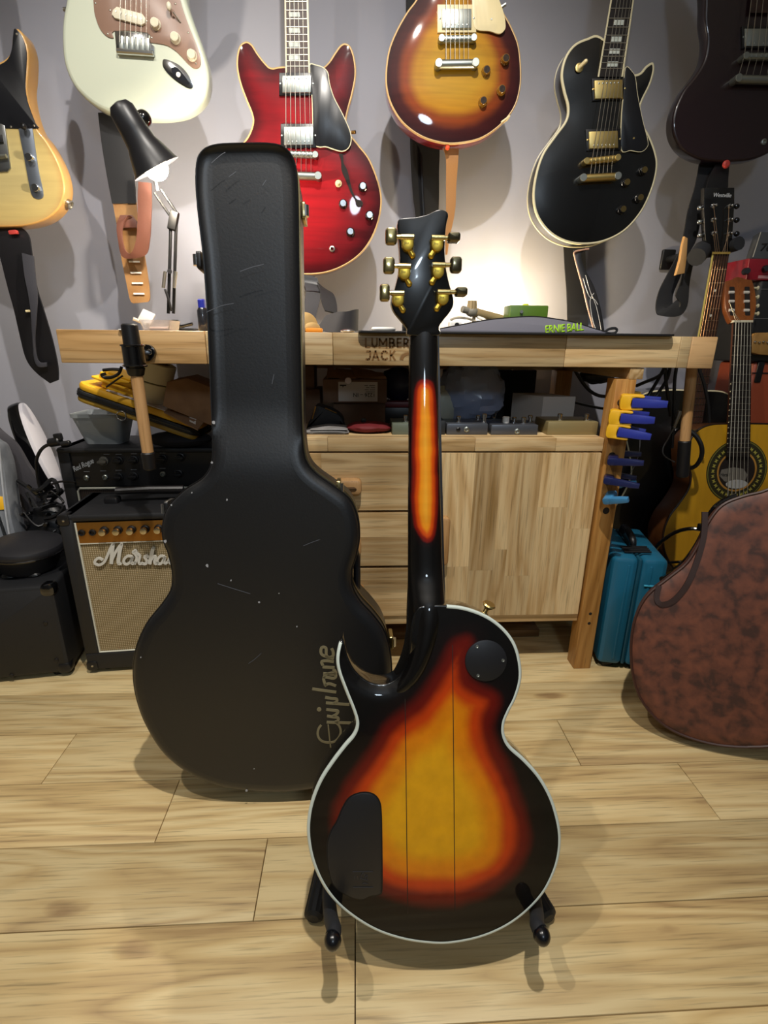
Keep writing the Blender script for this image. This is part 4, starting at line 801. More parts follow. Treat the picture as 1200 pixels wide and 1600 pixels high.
bar(F, (912, 253), (967, 247), .0082, g, GOLD, 'bridge', -.020, True, 6); bar(F, (906, 279), (967, 276), .0098, g, GOLD, 'tailpiece', -.021, stud=NICKEL)
strings(F, (925, 253), (957, 248), (1014, -320), (1034, -320), g, -.0265, -.012); strings(F, (922, 277), (955, 274), (925, 253), (957, 248), g, -.024, -.0265)
GLC = M('gold_cap', 'a08a58', .3, 1)
for x, y in ((1006, 266), (979, 285), (1000, 309), (973, 327)): knob(F, x, y, g, SPK, GLC, .0118, .014, -.006)
q = F.p(905, 106, -.008); MB().lathe(q, -F.n, [(0, .0105), (.002, .010), (.003, .006)], 16).build('switch_ring', GOLD, g); MB().tube([q, q+np.array([.010, -.016, .008]), q+np.array([.012, -.018, .009])], [.0042, .0050, .003], 10).build('switch_tip', CREAM, g)
hanger(F, g, 1024, -330, 'black guitar with gold hardware', GBLK)
m = MB(); strip(m, [(881, 384, 914, 384, 1.76), (883, 420, 916, 420, 1.765), (886, 460, 918, 460, 1.765), (887, 505, 919, 505, 1.765), (888, 525, 920, 525, 1.765)], .005)
st_ = thing('guitar_strap', 'black strap hanging straight down the wall below the black single-cut guitar', 'strap', aY(900, 450, 1.765)); m.build('strap', STRAPB, st_)
m = MB(); strip(m, [(897, 391, 921, 389, 1.58), (899, 402, 908, 398, 1.575), (905, 425, 915, 422, 1.565), (912, 450, 928, 447, 1.55), (919, 480, 937, 475, 1.53), (926, 505, 942, 500, 1.52), (930, 523, 945, 521, 1.51)], .004)
st_ = thing('guitar_strap', 'narrow black leather strap with white stitching and a pale edge, ending on the bench', 'strap', aY(920, 460, 1.55)); m.build('strap', LEATHK, st_)
m = MB(); m.tube(spline([aY(x, y, Y) for x, y, Y in ((920, 389, 1.575), (899, 393, 1.572), (898, 402, 1.572), (904, 425, 1.562), (911, 450, 1.547), (918, 480, 1.527), (925, 505, 1.517), (929, 522, 1.507))], 4, False), .0022, 6); m.build('pale_edge', M('pink_leather', 'b98f78', .6), st_)
m = MB()
for L in ([(915, 430), (922, 455), (932, 480), (940, 519)], [(911, 435), (920, 462), (929, 468), (934, 476)], [(928, 458), (922, 470), (926, 500), (933, 519)]): m.tube(spline([aY(x, y, 1.55-.0005*(y-440)-.006) for x, y in L], 4, False), .0006, 5)
m.build('stitching', WHITE, st_)
# ------------------------------------------------------------------ white double-cut
g = gthing('cream white double-cut electric guitar at the upper left of the wall', F, 240, 184)
ST = [(108, -35), (102, 0), (96.5, 33), (96, 67), (100, 100), (113, 131), (133, 154), (158, 171), (188, 180), (233, 184), (273, 182), (300, 173), (319, 154), (326, 130), (325, 105), (317, 76), (307, 48), (296, 17), (289, -10), (292, -45), (302, -80), (296, -105), (278, -105), (258, -75), (240, -60), (190, -60), (170, -75), (140, -125), (120, -130), (112, -100), (112, -70)]
CRM = M('aged_white_lacquer', 'c4cab7', .35, coat=.8, spec=.25)
body(F, ST, .044, g, CRM, CRM, sp=.02, edge=.010, smooth=5)
PGB = M('tan_pickguard', '8d7060', .35)
pgu = ccw(spline(px2uv(F, [(146, -40), (147, 10), (150, 28), (157, 46), (167, 57), (178, 60), (179, 49), (231, 52), (234, 66), (243, 68), (262, 72), (278, 83), (292, 98), (303, 107), (311, 106), (314, 97), (309, 76), (296, 43), (284, 8), (278, -20), (272, -50), (210, -70), (160, -60)]), 3)); MB().prism(F, pgu, -.0024, .002, .0006).build('pickguard', PGB, g)
PARC = M('parchment', 'ddd6bf', .4)
p = MB().pp(F, [(176, 15), (182, 10), (222, 21), (227, 28), (226, 36), (221, 39), (179, 28), (174, 22)], -.008, 0, .0015).build('pickup', PARC, g)
for k in range(6): q = F.p(181+k*7.9, 17.5+k*2.4, -.008); MB().lathe(q, -F.n, [(0, .0026), (.0008, .0022)], 10).build('pole_piece', STEEL, p)
for x, y in ((242, 36), (273, 58), (299, 85)): knob(F, x, y, g, PARC, M('parchment_cap', 'cfc6a8', .4), .0125, .012, -.002)
q = F.p(282, 35, -.003); MB().tube([q, F.p(270, 18, -.012)], .0016, 6).build('switch_lever', STEEL, g); MB().ball(F.p(264, 10, -.016), (.0062, .006, .009)).build('switch_tip', PARC, g)
for x, y in ((149, 5), (168, 53), (172, 16), (229, 33), (237, 59), (294, 51), (306, 99), (274, 6)): MB().lathe(F.p(x, y, -.0024), -F.n, [(0, .0025), (.0006, .002), (.001, .0008)], 8).build('screw', STEEL, g)
br = MB().pp(F, [(179, 48), (231, 52), (233, 66), (241, 72), (241, 86), (182, 82)], -.006, 0, .001).build('bridge_plate', CHROME, g)
for k in range(6): x = 185.5+k*8.2; MB().pp(F, [(x, 55+k*.7), (x+6.6, 55.6+k*.7), (x+6.6, 77+k*.5), (x, 76.5+k*.5)], -.0105, -.004, .001).build('saddle', NICKEL, br)
MB().tube([F.p(183, 80, -.007), F.p(240, 84, -.007)], .006, 10).build('bridge_edge', CHROME, br)
jk = MB().prism(F, spline(px2uv(F, [(255, 94), (263, 94), (280, 102), (293, 115), (302, 132), (300, 139), (290, 137), (270, 123), (256, 107)]), 4), -.002, .002, .0008).build('jack_plate', CHROME, g)
MB().prism(F, spline(px2uv(F, [(268, 108), (278, 107), (296, 130), (290, 132), (274, 121)]), 3), -.0023, -.001).build('jack_cup', M('dark_chrome', '4a4c52', .15, 1), jk); q = F.p(279, 117, -.0025); MB().lathe(q, -F.n, [(0, .006), (.002, .0055), (.002, .003)], 14).build('jack', STEEL, jk)
MB().lathe(F.p(101, 15, .02), (-1, 0, 0), [(-.004, .005), (.001, .004), (.003, .004)], 10).build('strap_button', STEEL, g)
strings(F, (187, 66), (229, 72), (196, -330), (226, -330), g, -.013, -.011)
neck(F, (190, -62), (236, -62), (195, -330), (227, -330), g, ROSE, WX); hanger(F, g, 211, -330, 'cream white guitar', WX)
st_ = thing('guitar_strap', 'black strap with brown leather ends and slots hanging behind the desk lamp', 'strap', aY(195, 400, 1.76))
m = MB(); strip(m, [(153, 176, 190, 176, 1.625), (158, 220, 200, 220, 1.625), (166, 270, 208, 270, 1.625), (175, 318, 212, 318, 1.625)], .006); m.build('webbing', STRAPB, st_)
BRL = M('brown_leather', '9a7448', .6, bump=(250, .3), var=25, col2='8a6238'); BRD = M('oxblood_leather', '6a4236', .5, bump=(250, .2))
m = MB(); strip(m, [(176, 316, 213, 316, 1.628), (182, 350, 216, 350, 1.628), (189, 400, 226, 400, 1.628), (197, 440, 232, 440, 1.628), (203, 468, 234, 466, 1.628), (208, 474, 230, 472, 1.628)], .004); lt = m.build('tail', BRL, st_)
for i, y in enumerate((409, 426, 442.5, 459)): x = 210+i*2.4; MB().pp(yframe(1.6225), [(x-9, y-1.4), (x+8, y-1.2), (x+8.5, y+1.4), (x-8.5, y+1.2)], -.0006, .0015).build('slot', WHITE, lt)
m = MB(); strip(m, [(216, 284, 236, 286, 1.55), (215, 310, 237, 312, 1.55), (215, 340, 236, 345, 1.55), (213, 372, 234, 375, 1.555), (207, 392, 228, 398, 1.565), (200, 396, 206, 404, 1.575), (193, 385, 190, 400, 1.585), (190, 360, 184, 374, 1.595), (198, 338, 182, 356, 1.60), (206, 338, 184, 344, 1.605)], .004); m.build('loop', BRD, st_)
m = MB(); m.prism(yframe(1.61), [yframe(1.61).uv(x, y) for x, y in ((188, 336), (206, 336), (214, 346), (213, 356), (191, 356), (182, 350))], -.002, .003, .001); m.build('keeper', BRD, st_)
# ------------------------------------------------------------------ yellowed single-cut at far left
g = gthing('butterscotch yellow electric guitar with black pickguard at the far left edge', F, 20, 353)
TE = [(25, 44), (36, 54), (44, 80), (44, 112), (42, 140), (47, 170), (57, 199), (72, 219), (88, 247), (98, 273), (101, 298), (94, 322), (77, 340), (53, 350), (27, 354), (-20, 354), (-65, 346), (-98, 325), (-112, 290), (-106, 250), (-92, 215), (-82, 180), (-84, 140), (-92, 100), (-88, 65), (-80, 60), (-62, 82), (-45, 98), (-22, 98), (-8, 99), (9, 91), (17, 78), (19, 58)]
TB = burst('butterscotch_top', ((0, 'b0905a'), (.2, 'b5a068'), (1, 'ab9c6c')), 0, .1, 0, .12, .25, .5); TS = M('butterscotch_side', 'c99a58', .3, coat=.7)
body(F, TE, .045, g, TB, TS, sp=.02, edge=.004)
pgu = ccw(spline(px2uv(F, [(24, 45), (35, 58), (42, 82), (41, 112), (40, 138), (45, 165), (55, 192), (58, 201), (10, 201), (-5, 201), (-40, 198), (-50, 160), (-45, 104), (-16, 104), (-3, 103), (12, 94), (19, 78), (21, 58)]), 3)); MB().prism(F, pgu, -.0022, .002, .0005).build('pickguard', M('pickguard_black', '', 0), g)
for x, y in ((26, 53), (17, 198), (53, 196)): MB().lathe(F.p(x, y, -.0022), -F.n, [(0, .0026), (.0008, .0018)], 8).build('screw', STEEL, g)
MB().pp(F, [(-50, 198), (1, 193), (7, 196), (16, 262), (12, 268), (-42, 272)], -.004, .001, .001).build('bridge_plate', M('worn_steel', '9a9c9c', .3, 1), g)
MB().pp(F, [(-42, 212), (2, 210), (4, 222), (-40, 224)], -.009, 0, .001).build('pickup', BLK, g)
for k in range(3): MB().tube([F.p(-34+k*15, 245, -.010), F.p(-20+k*15, 244, -.010)], .005, 8).build('saddle', NICKEL, g)
MB().prism(F, spline(px2uv(F, [(30, 196), (40, 190), (49, 195), (52, 206), (60, 262), (68, 300), (66, 310), (57, 311), (50, 304), (46, 288), (38, 245), (31, 210)]), 3), -.002, .001, .0006).build('control_plate', M('worn_plate', '7c8490', .4, .8), g)
for x, y in ((46, 246), (56, 294)): knob(F, x, y, g, CHROME, None, .0095, .014, -.002, 'dome')
MB().tube([F.p(40, 203, -.004), F.p(36, 198, -.016)], .002, 6).build('switch_lever', STEEL, g); MB().cyl(F.p(40, 200, -.010), F.p(33, 195, -.020), .007, .0075, n=14, bev=.002).build('switch_tip', BLK, g)
q = np.array([F.p(97, 312, .0)[0]+.006, GY+.024, F.p(97, 316, .0)[2]]); dd = nrm([.85, -.05, -.45]); MB().lathe(q-dd*.006, dd, [(0, .012), (.009, .0115), (.010, .0085), (.006, .0078), (.003, .001)], 20).build('jack_cup', STEEL, g)
neck(F, (-64, 95), (-26, 95), (-135, -330), (-105, -330), g, WX, WX); hanger(F, g, -120, -330, 'butterscotch yellow guitar', WX)
st_ = thing('guitar_strap', 'twisted black leather strap hanging below the butterscotch guitar', 'strap', aY(45, 480, 1.57))
m = MB(); strip(m, [(-12, 352, 30, 354, 1.60), (-8, 372, 44, 366, 1.58), (2, 410, 50, 402, 1.57), (12, 450, 56, 445, 1.57), (22, 486, 68, 485, 1.57), (32, 530, 80, 525, 1.575), (41, 562, 88, 560, 1.575), (56, 582, 91, 580, 1.578), (78, 599, 91, 594, 1.58)], .005); m.build('strap', LEATHK, st_)
m = MB(); strip(m, [(34, 395, 52, 400, 1.562), (38, 430, 56, 440, 1.556), (44, 460, 58, 465, 1.552), (48, 490, 56, 500, 1.552), (50, 525, 54, 530, 1.556), (53, 560, 57, 556, 1.56), (60, 573, 62, 566, 1.56), (73, 573, 73, 566, 1.562)], .004); m.build('folded_edge', M('grey_leather', '3a3a40', .35, bump=(300, .3)), st_)
q = aY(20, 363, 1.57); MB().rbox(Frame(q, (1, 0, .1), (0, 0, 1)), -.010, .012, -.005, .005, -.003, .006, .003, .001).build('strap_lock', M('red_rubber', 'b03a34', .5), st_)
q = aY(43, 486, 1.558); MB().rbox(Frame(q, (1, 0, .1), (0, 0, 1)), -.005, .005, -.003, .003, -.002, .006, .001, .001).build('tag', CREAM, st_)
# ------------------------------------------------------------------ dark double-cut at the right edge
g = gthing('very dark cherry double-cut electric guitar cut by the right edge', F, 1140, 252)
SG = [(1102, 0), (1101.5, 33), (1105, 62), (1101, 92), (1087, 117), (1067, 143), (1053, 177), (1052, 206), (1063, 230), (1083, 245), (1110, 252), (1150, 252), (1183, 247), (1215, 230), (1240, 200), (1250, 160), (1244, 110), (1230, 70), (1226, 35), (1240, 0), (1262, -45), (1262, -80), (1245, -95), (1222, -70), (1205, -40), (1160, -40), (1140, -75), (1118, -105), (1102, -100), (1096, -75), (1100, -40)]
SGM = M('dark_cherry_lacquer', '1c060d', .35, coat=.8)
body(F, SG, .036, g, SGM, SGM, sp=.02, edge=.006)
pickup(F, 1190, 58, 50, 28, g, NICKEL, TK, 0, 0, 1, (.2, .25))
bar(F, (1159, 89), (1222, 89), .0082, g, NICKEL, 'bridge', -.014, True, 6); bar(F, (1146, 124), (1225, 126), .0098, g, NICKEL, 'tailpiece', -.015)
strings(F, (1163, 88), (1215, 88), (1215, -330), (1242, -330), g, -.020, -.012); strings(F, (1153, 122), (1208, 124), (1163, 88), (1215, 88), g, -.018, -.020)
q = F.p(1193, 222, 0); MB().lathe(q, -F.n, [(0, .0078), (.003, .0075), (.004, .0045), (.001, .004)], 16).build('jack', NICKEL, g)
neck(F, (1172, 20), (1216, 20), (1212, -330), (1244, -330), g, ROSE, SGM); hanger(F, g, 1228, -330, 'dark cherry guitar', SGM)
st_ = thing('guitar_strap', 'broad black strap looping down the wall below the dark cherry guitar', 'strap', aY(1060, 440, 1.60))
m = MB(); strip(m, [(1094, 250, 1132, 256, 1.61), (1090, 275, 1126, 285, 1.61), (1084, 300, 1105, 305, 1.61), (1075, 330, 1097, 335, 1.61), (1068, 370, 1088, 375, 1.612), (1062, 392, 1074, 400, 1.612), (1045, 425, 1064, 430, 1.612), (1030, 455, 1052, 460, 1.61), (1025, 480, 1052, 478, 1.605), (1030, 492, 1056, 470, 1.6), (1060, 494, 1062, 466, 1.595), (1074, 478, 1056, 462, 1.592), (1078, 440, 1064, 440, 1.59), (1086, 405, 1070, 410, 1.59), (1100, 380, 1086, 385, 1.585)], .004); m.build('strap', STRAPB, st_)
m = MB(); strip(m, [(1122, 252, 1140, 256, 1.592), (1110, 272, 1138, 280, 1.585), (1103, 300, 1136, 300, 1.58), (1100, 330, 1120, 335, 1.58), (1098, 352, 1108, 352, 1.58)], .004); m.build('strap_end', LEATHK, st_)
q = aY(1134, 257, 1.575); MB().lathe(q, (0, -1, 0), [(0, .010), (.004, .0098), (.007, .006)], 14).build('strap_lock', M('red_rubber', '', 0), st_)
# ------------------------------------------------------------------ desk lamp
LB = M('lamp_black', '1c1c1f', .4); LA = M('lamp_arm_black', '050506', .5, spec=.25)
hx0, hx1 = aY(194, 178, 1.335), aY(245, 264, 1.365)
ax = nrm(hx1-hx0); t = thing('desk_lamp', 'black articulated desk lamp, lit, in front of the white guitar', 'lamp', aY(272, 515, 1.44)*np.array([1, 1, 0])+np.array([0, 0, ZT]))
LN = np.linalg.norm(hx1-hx0); pr = [(-.022, .006), (-.018, .020), (-.008, .027), (.03, .030), (.055, .033), (.075, .042), (.10, .051), (LN, .0555)]
MB().lathe(hx0, ax, pr+[(LN-.001, .054), (.10, .049), (.06, .032), (.05, .0005)], 32).build('shade', LB, t)
bc = hx1-ax*.004
b_ = MB().ball(bc, (.027, .027, .027), 18, 12).build('bulb', M('lit_bulb', 'fff0d0', .5, emit=26), t)
MB().cyl(bc-ax*.05, bc-ax*.02, .014, n=14).build('socket', WHITE, t)
lamp('desk_lamp_bulb', tuple(hx1+ax*.036), 13, (1.0, .88, .70), .012)
el = aY(224, 186, 1.40); MB().ball(el, (.018, .018, .018), 16, 10).build('elbow_knob', BLKG, t); MB().cyl(hx0+ax*.03, el, .007, n=10).build('shade_stem', LB, t)
j1 = aY(246, 298, 1.42); j2 = aY(273, 338, 1.44); j3 = aY(269, 352, 1.44); bs = aY(269, 500, 1.44); kn = aY(262, 342, 1.44)
def rod(a, b, off, r=.0035, nm='arm'):
    for s in (-1, 1): MB().cyl(a+off*s, b+off*s, r, n=8).build(nm, LA, t)
MB().cyl(el, j1, .005, n=8).build('arm', LB, t)
rod(j1, j2, np.array([.008, 0, .004])); rod(aY(271, 352, 1.44), aY(267, 490, 1.44), np.array([.0065, 0, 0]), .004)
MB().rbox(Frame(.5*(j2+j3), nrm([.3, 0, 1]), (0, 1, 0)), -.022, .022, -.008, .008, -.010, .010, .004, .002).build('joint', LA, t)
for xx in (258, 275): MB().cyl(aY(xx, 424, 1.43), aY(xx-3, 450, 1.43), .0042, n=8).build('spring', STEEL, t)
MB().tube([aY(258, 452, 1.43), aY(264, 470, 1.43), aY(268, 486, 1.435)], .003, 6).build('spring_hook', LB, t)
MB().cyl(aY(265, 424, 1.43), aY(265, 424, 1.45)+np.array([0, 0, 0]), .006, n=8).build('pin', LB, t)
bz = ZT; b0x = aY(270, 505, 1.42)[0]
MB().lathe((b0x, 1.44, bz), (0, 0, 1), [(0, .024), (.008, .024), (.016, .016), (.024, .009), (.03, .008)], 20).build('base_collar', LB, t)
MB().box(b0x-.015, b0x+.060, 1.41, 1.47, bz, bz+.010, .004).build('clamp_base', LB, t)
MB().tube([(b0x+.055, 1.40, bz+.02), (b0x+.028, 1.405, bz+.014), (b0x-.002, 1.41, bz+.012)], .004, 8).build('clamp_screw', BLKG, t)
# ------------------------------------------------------------------ second lamp, lying low behind the strap
YL = 1.58
t = thing('clamp_lamp', 'small beige clamp lamp lying behind the strap, its bulb lighting the wall', 'lamp', aY(760, 515, YL)*np.array([1, 1, 0])+np.array([0, 0, ZM]))
BEI = M('beige_lamp', '9c8760', .5); BEG = M('beige_grey', '8a8578', .5)
A, B = aY(722, 483, 1.40), aY(795, 502, 1.44)
MB().tube([A, A*.85+B*.15], .0085, 12).build('stub', BEG, t); MB().tube([A*.75+B*.25, B], .0115, 12).build('stem', BEI, t)
c = A*.8+B*.2
kb = MB(); L = []
for k, r in ((0, .013), (.012, .013), (.026, .0115)): L.append([c+np.array([.0, 0, k])+(r*(1-.12*(j % 2)))*np.array([math.cos(j*math.pi/10), math.sin(j*math.pi/10), 0]) for j in range(20)])
kb.loops(L); kb.build('knob', BEI, t, ang=20); MB().ball(c, (.017, .014, .013), 12, 8).build('joint', BEG, t)
MB().cyl(aY(741, 493, 1.42), np.array([aY(741, 493, 1.42)[0], 1.42, ZM]), .005, n=8).build('foot', BEG, t)
lb = aY(788, 505, 1.60); lb[2] = ZM+.034
MB().lathe((lb[0], 1.60, ZM), nrm([0, .25, 1]), [(0, .020), (.010, .022), (.03, .034), (.036, .036), (.034, .034), (.012, .018), (.010, .001)], 24).build('shade', BEI, t)
MB().ball(lb, (.013, .013, .013), 14, 8).build('bulb', M('lit_bulb', '', 0), t)
lamp('clamp_lamp_bulb', (lb[0], 1.63, ZM+.070), 10, (1.0, .80, .50), .016)
MB().tube(spline([aY(747, 496, 1.40), aY(757, 500, 1.38), aY(763, 508, 1.37), aY(768, 516, 1.37)], 4, False), .004, 8).build('cable', WHITE, t)
q = [np.array([aY(x, y, 1.41)[0], 1.41, max(aY(x, y, 1.41)[2], ZM+.004)]) for x, y in ((704, 500), (716, 496), (735, 499), (752, 506), (762, 514))]
MB().tube(spline(q, 4, False), .003, 6).build('cable', M('beige_cable', 'b5ab98', .5), t)
# ------------------------------------------------------------------ practice amplifier with cream cloth
q0 = aZ(138, 1047, .012); yaw = math.radians(4.5)
MF = Frame(q0, (math.cos(yaw), math.sin(yaw), 0), (0, 0, 1))
def mu(x, y, w=0): return MF.uv(x, y, w)
u0 = 0.0; u1 = .375; vT = mu(180, 803)[1]; D = .20
t = thing('guitar_amplifier', 'small black practice amplifier with cream grille cloth and white script logo', 'amplifier', MF.P(.18, 0, .1)*np.array([1, 1, 0]))
uA = mu(114, 818)[0]; uL = mu(155, 1023)[0]; ug = .5*(uA+uL); vg0 = mu(155, 1021)[1]; vp0, vp1 = mu(180, 848)[1], mu(180, 816)[1]
ur = u1-(ug-u0)
bd = MB(); Fm = MF
# carcass: frame border of four boards and a back box
bd.rbox(MF, u0, u1, .0, vg0, 0, D, .004, .003); bd.rbox(MF, u0, ug, vg0, vT, 0, D, .003, .003); bd.rbox(MF, ur, u1, vg0, vT, 0, D, .003, .003); bd.rbox(MF, u0, u1, vp1+.003, vT, 0, D, .008, .006); bd.rbox(MF, u0+.01, u1-.01, .01, vT-.01, .02, D-.002, 0, .002)
bd.build('carcass', TOLEX, t)
GR = grille('cream_grille_cloth', 'b9a785', '75643f', 62, 62)
MB().prism(MF, [(ug, vg0), (ur, vg0), (ur, vp0), (ug, vp0)], .006, .012).build('grille_cloth', GR, t)
pip = M('white_piping', 'cfcfc0', .5)
MB().tube([MF.P(ug+.002, vp1, .004), MF.P(ug+.002, vg0+.002, .004), MF.P(ur-.002, vg0+.002, .004), MF.P(ur-.002, vp1, .004)], .0026, 6).build('piping', pip, t)
pn = MB().prism(MF, [(ug+.004, vp0), (ur-.004, vp0), (ur-.004, vp1), (ug+.004, vp1)], .003, .010, .001).build('control_panel', M('brushed_gold_panel', '9a6a2c', .35, .7), t)
MB().prism(MF, [(ug+.004, vp0-.002), (ur-.004, vp0-.002), (ur-.004, vp0), (ug+.004, vp0)], .002, .010).build('panel_trim', pip, t)
for i in range(7):
    u, v = mu(163+i*21.3, 829-i*.8)
    k = MB().lathe(MF.P(u, v, .003), -MF.n, [(0, .0105), (.006, .0105), (.007, .0085), (.016, .008)], 20).build('knob', BLK, pn)
    MB().lathe(MF.P(u, v, -.0125), -MF.n, [(0, .0082), (.0055, .0078), (.006, .006), (.0061, .0001)], 20).build('knob_cap', M('gold_silver_cap', 'cfc6ae', .25, 1), k)
for x, y in ((127, 833), (144, 832.5)):
    u, v = mu(x, y); MB().lathe(MF.P(u, v, .003), -MF.n, [(0, .0085), (.004, .008), (.005, .0055), (.001, .005), (.001, .0001)], 6 if 0 else 16).build('jack', BLK, pn)
# corners, feet, handle
for u, v in ((u0, vT), (u1, vT), (u0, 0), (u1, 0)):
    s_ = 1 if u == u0 else -1; z_ = -1 if v == vT else 1; c = MB()
    c.rbox(MF, min(u-s_*.002, u+s_*.026), max(u-s_*.002, u+s_*.026), min(v-z_*.002, v+z_*.026), max(v-z_*.002, v+z_*.026), -.0025, .03, .008, .003); c.build('corner_protector', BLK, t)
    p = MF.P(u+s_*.013, v+z_*.013, -.0025); MB().lathe(p, -MF.n, [(0, .003), (.001, .0028), (.0015, .001)], 8).build('screw', STEEL, t)
for u in (u0+.04, u1-.04):
    for w in (.03, D-.03): p = MF.P(u, 0, w); MB().cyl((p[0], p[1], 0), (p[0], p[1], .014), .013, .015, n=14).build('foot', RUB, t)
hA, hB = MF.P(.075, vT, .10), MF.P(.30, vT, .10)
MB().box(hA[0], hA[0]+.035, hA[1]-.014, hA[1]+.014, vT+.0, vT+.028, .005).build('handle_mount', BLK, t)
MB().box(hB[0]-.035, hB[0], hB[1]-.014, hB[1]+.014, vT+.0, vT+.028, .005).build('handle_mount', BLK, t)
MB().tube([hA+np.array([.03, 0, .03]), .5*(hA+hB)+np.array([0, 0, .032]), hB+np.array([-.03, 0, .03])], .010, 10).build('handle', LEATHK, t)
k = .3; ox, oy = 0, 600
def mk(L): return [[(ox+x*k, oy+y*k) for x, y in l] for l in L]
LW = M('white_logo', 'cfcdc4', .4)
big = mk([[(535, 918), (515, 908), (497, 918), (494, 935), (515, 944), (542, 928), (563, 885), (580, 845), (590, 836), (586, 870), (580, 905), (578, 938)], [(580, 925), (600, 880), (622, 845), (634, 836), (624, 875), (614, 915), (618, 938), (632, 934)],
          [(688, 900), (665, 897), (647, 912), (645, 932), (660, 940), (680, 925), (690, 902), (684, 925), (690, 938), (706, 925)], [(700, 940), (712, 905), (700, 884), (692, 876), (704, 868), (712, 882), (728, 897), (722, 925), (728, 938), (742, 932)], [(772, 905), (765, 895), (752, 902), (764, 920), (758, 938), (740, 936)], [(770, 932), (788, 900), (800, 850), (790, 890), (778, 940)], [(780, 930), (798, 900), (810, 902), (804, 925), (810, 938), (824, 928)], [(858, 900), (836, 897), (820, 915), (822, 935), (838, 936), (852, 915), (860, 900), (854, 925), (862, 936), (876, 922)], [(874, 928), (890, 890), (900, 848), (892, 880), (884, 925), (890, 937), (902, 926)], [(900, 928), (916, 890), (926, 848), (918, 880), (910, 925), (916, 937), (930, 926)]])
strokes(MF, big, .0062, LW, t, 'script_logo', -.0012, 5, .003)
for L in mk([[(585, 842), (583, 880), (579, 938)], [(630, 840), (620, 890), (616, 935)], [(796, 860), (785, 905), (780, 938)]]): strokes(MF, [L], .0085, LW, t, 'script_logo', -.0014, 4, .003)
# ------------------------------------------------------------------ amplifier behind it
YR = 1.43; RF = Frame((aY(88, 760, YR)[0], YR, 0), (1, .015, 0), (0, 0, 1))
ru = lambda x, y, w=0: RF.uv(x, y, w)
vt = ru(110, 700)[1]; t = thing('guitar_amplifier', 'larger black amplifier head and cabinet behind the small one, holding the plastic tub', 'amplifier', RF.P(.3, 0, .1))
ul = ru(88, 704)[0]; ue = ul+.535
b = MB(); b.rbox(RF, ul, ul+.032, .02, vt, 0, .20, .004, .003); b.rbox(RF, ue-.032, ue, .02, vt, 0, .20, .004, .003); b.rbox(RF, ul, ue, vt-.014, vt, -.004, .20, .006, .005); b.rbox(RF, ul, ue, .02, .05, 0, .20, .004, .003); b.rbox(RF, ul+.01, ue-.01, .03, vt-.008, .02, .198, 0, .001); b.build('carcass', TOLEX, t)
vp = ru(115, 764)[1]; pnl = MB().prism(RF, [(ul+.032, vp+.006), (ue-.032, vp+.006), (ue-.032, vt-.014), (ul+.032, vt-.014)], .006, .02).build('control_panel', M('panel_black', '19191b', .35), t)
MB().prism(RF, [(ul+.032, .05), (ue-.032, .05), (ue-.032, vp), (ul+.032, vp)], .010, .018).build('grille_cloth', grille('brown_grille_cloth', '4a3a30', '17110e', 60, 170), t)
MB().tube([RF.P(ul+.034, .06, .006), RF.P(ul+.034, vp-.008, .006), RF.P(ul+.040, vp, .006), RF.P(ue-.040, vp, .006), RF.P(ue-.034, vp-.008, .006), RF.P(ue-.034, .06, .006)], .003, 6).build('piping', pip, t)
for x, y in ((161, 721), (184, 720), (208, 719), (253, 717), (281, 715), (184, 745.5), (208, 744.5), (278, 741)):
    u, v = ru(x, y); kk = MB().lathe(RF.P(u, v, .006), -RF.n, [(0, .013), (.004, .0125), (.005, .0095), (.016, .008)], 16); kk.rbox(Frame(RF.P(u, v, -.010), RF.u, RF.v), -.012, .012, -.0035, .0035, -.003, .006, .003, .001); kk.build('knob', BLK if x != 161 else M('worn_knob', '55534c', .4), pnl)
for x, y in ((134, 747.5), (163.5, 746.5), (254, 741.5)):
    u, v = ru(x, y); MB().lathe(RF.P(u, v, .006), -RF.n, [(0, .0085), (.004, .008), (.006, .0055), (.001, .004), (.001, .0001)], 16).build('jack', NICKEL, pnl)
for x, y in ((165, 711), (184, 711), (208, 710), (253, 709), (134, 738), (160, 737), (184, 736), (208, 735), (253, 733)):
    u, v = ru(x, y); MB().prism(RF, [(u-.008, v), (u+.008, v), (u+.008, v+.0016), (u-.008, v+.0016)], .0054, .008).build('panel_print', M('print_grey', '8a8c90', .6), pnl)
u, v = ru(114.5, 738); text('Red Rogue', RF, u, v, .0145, M('print_white', 'c8ccd0', .5), pnl, 'script_lettering', 24, .35, .0008, 0, .0052, .95, .72)
for u in (ul+.05, ue-.05): p = RF.P(u, 0, .1); MB().cyl((p[0], p[1]-.05, 0), (p[0], p[1]-.05, .022), .018, n=14).build('foot', RUB, t); MB().cyl((p[0], p[1]+.07, 0), (p[0], p[1]+.07, .022), .018, n=14).build('foot', RUB, t)
zR = vt
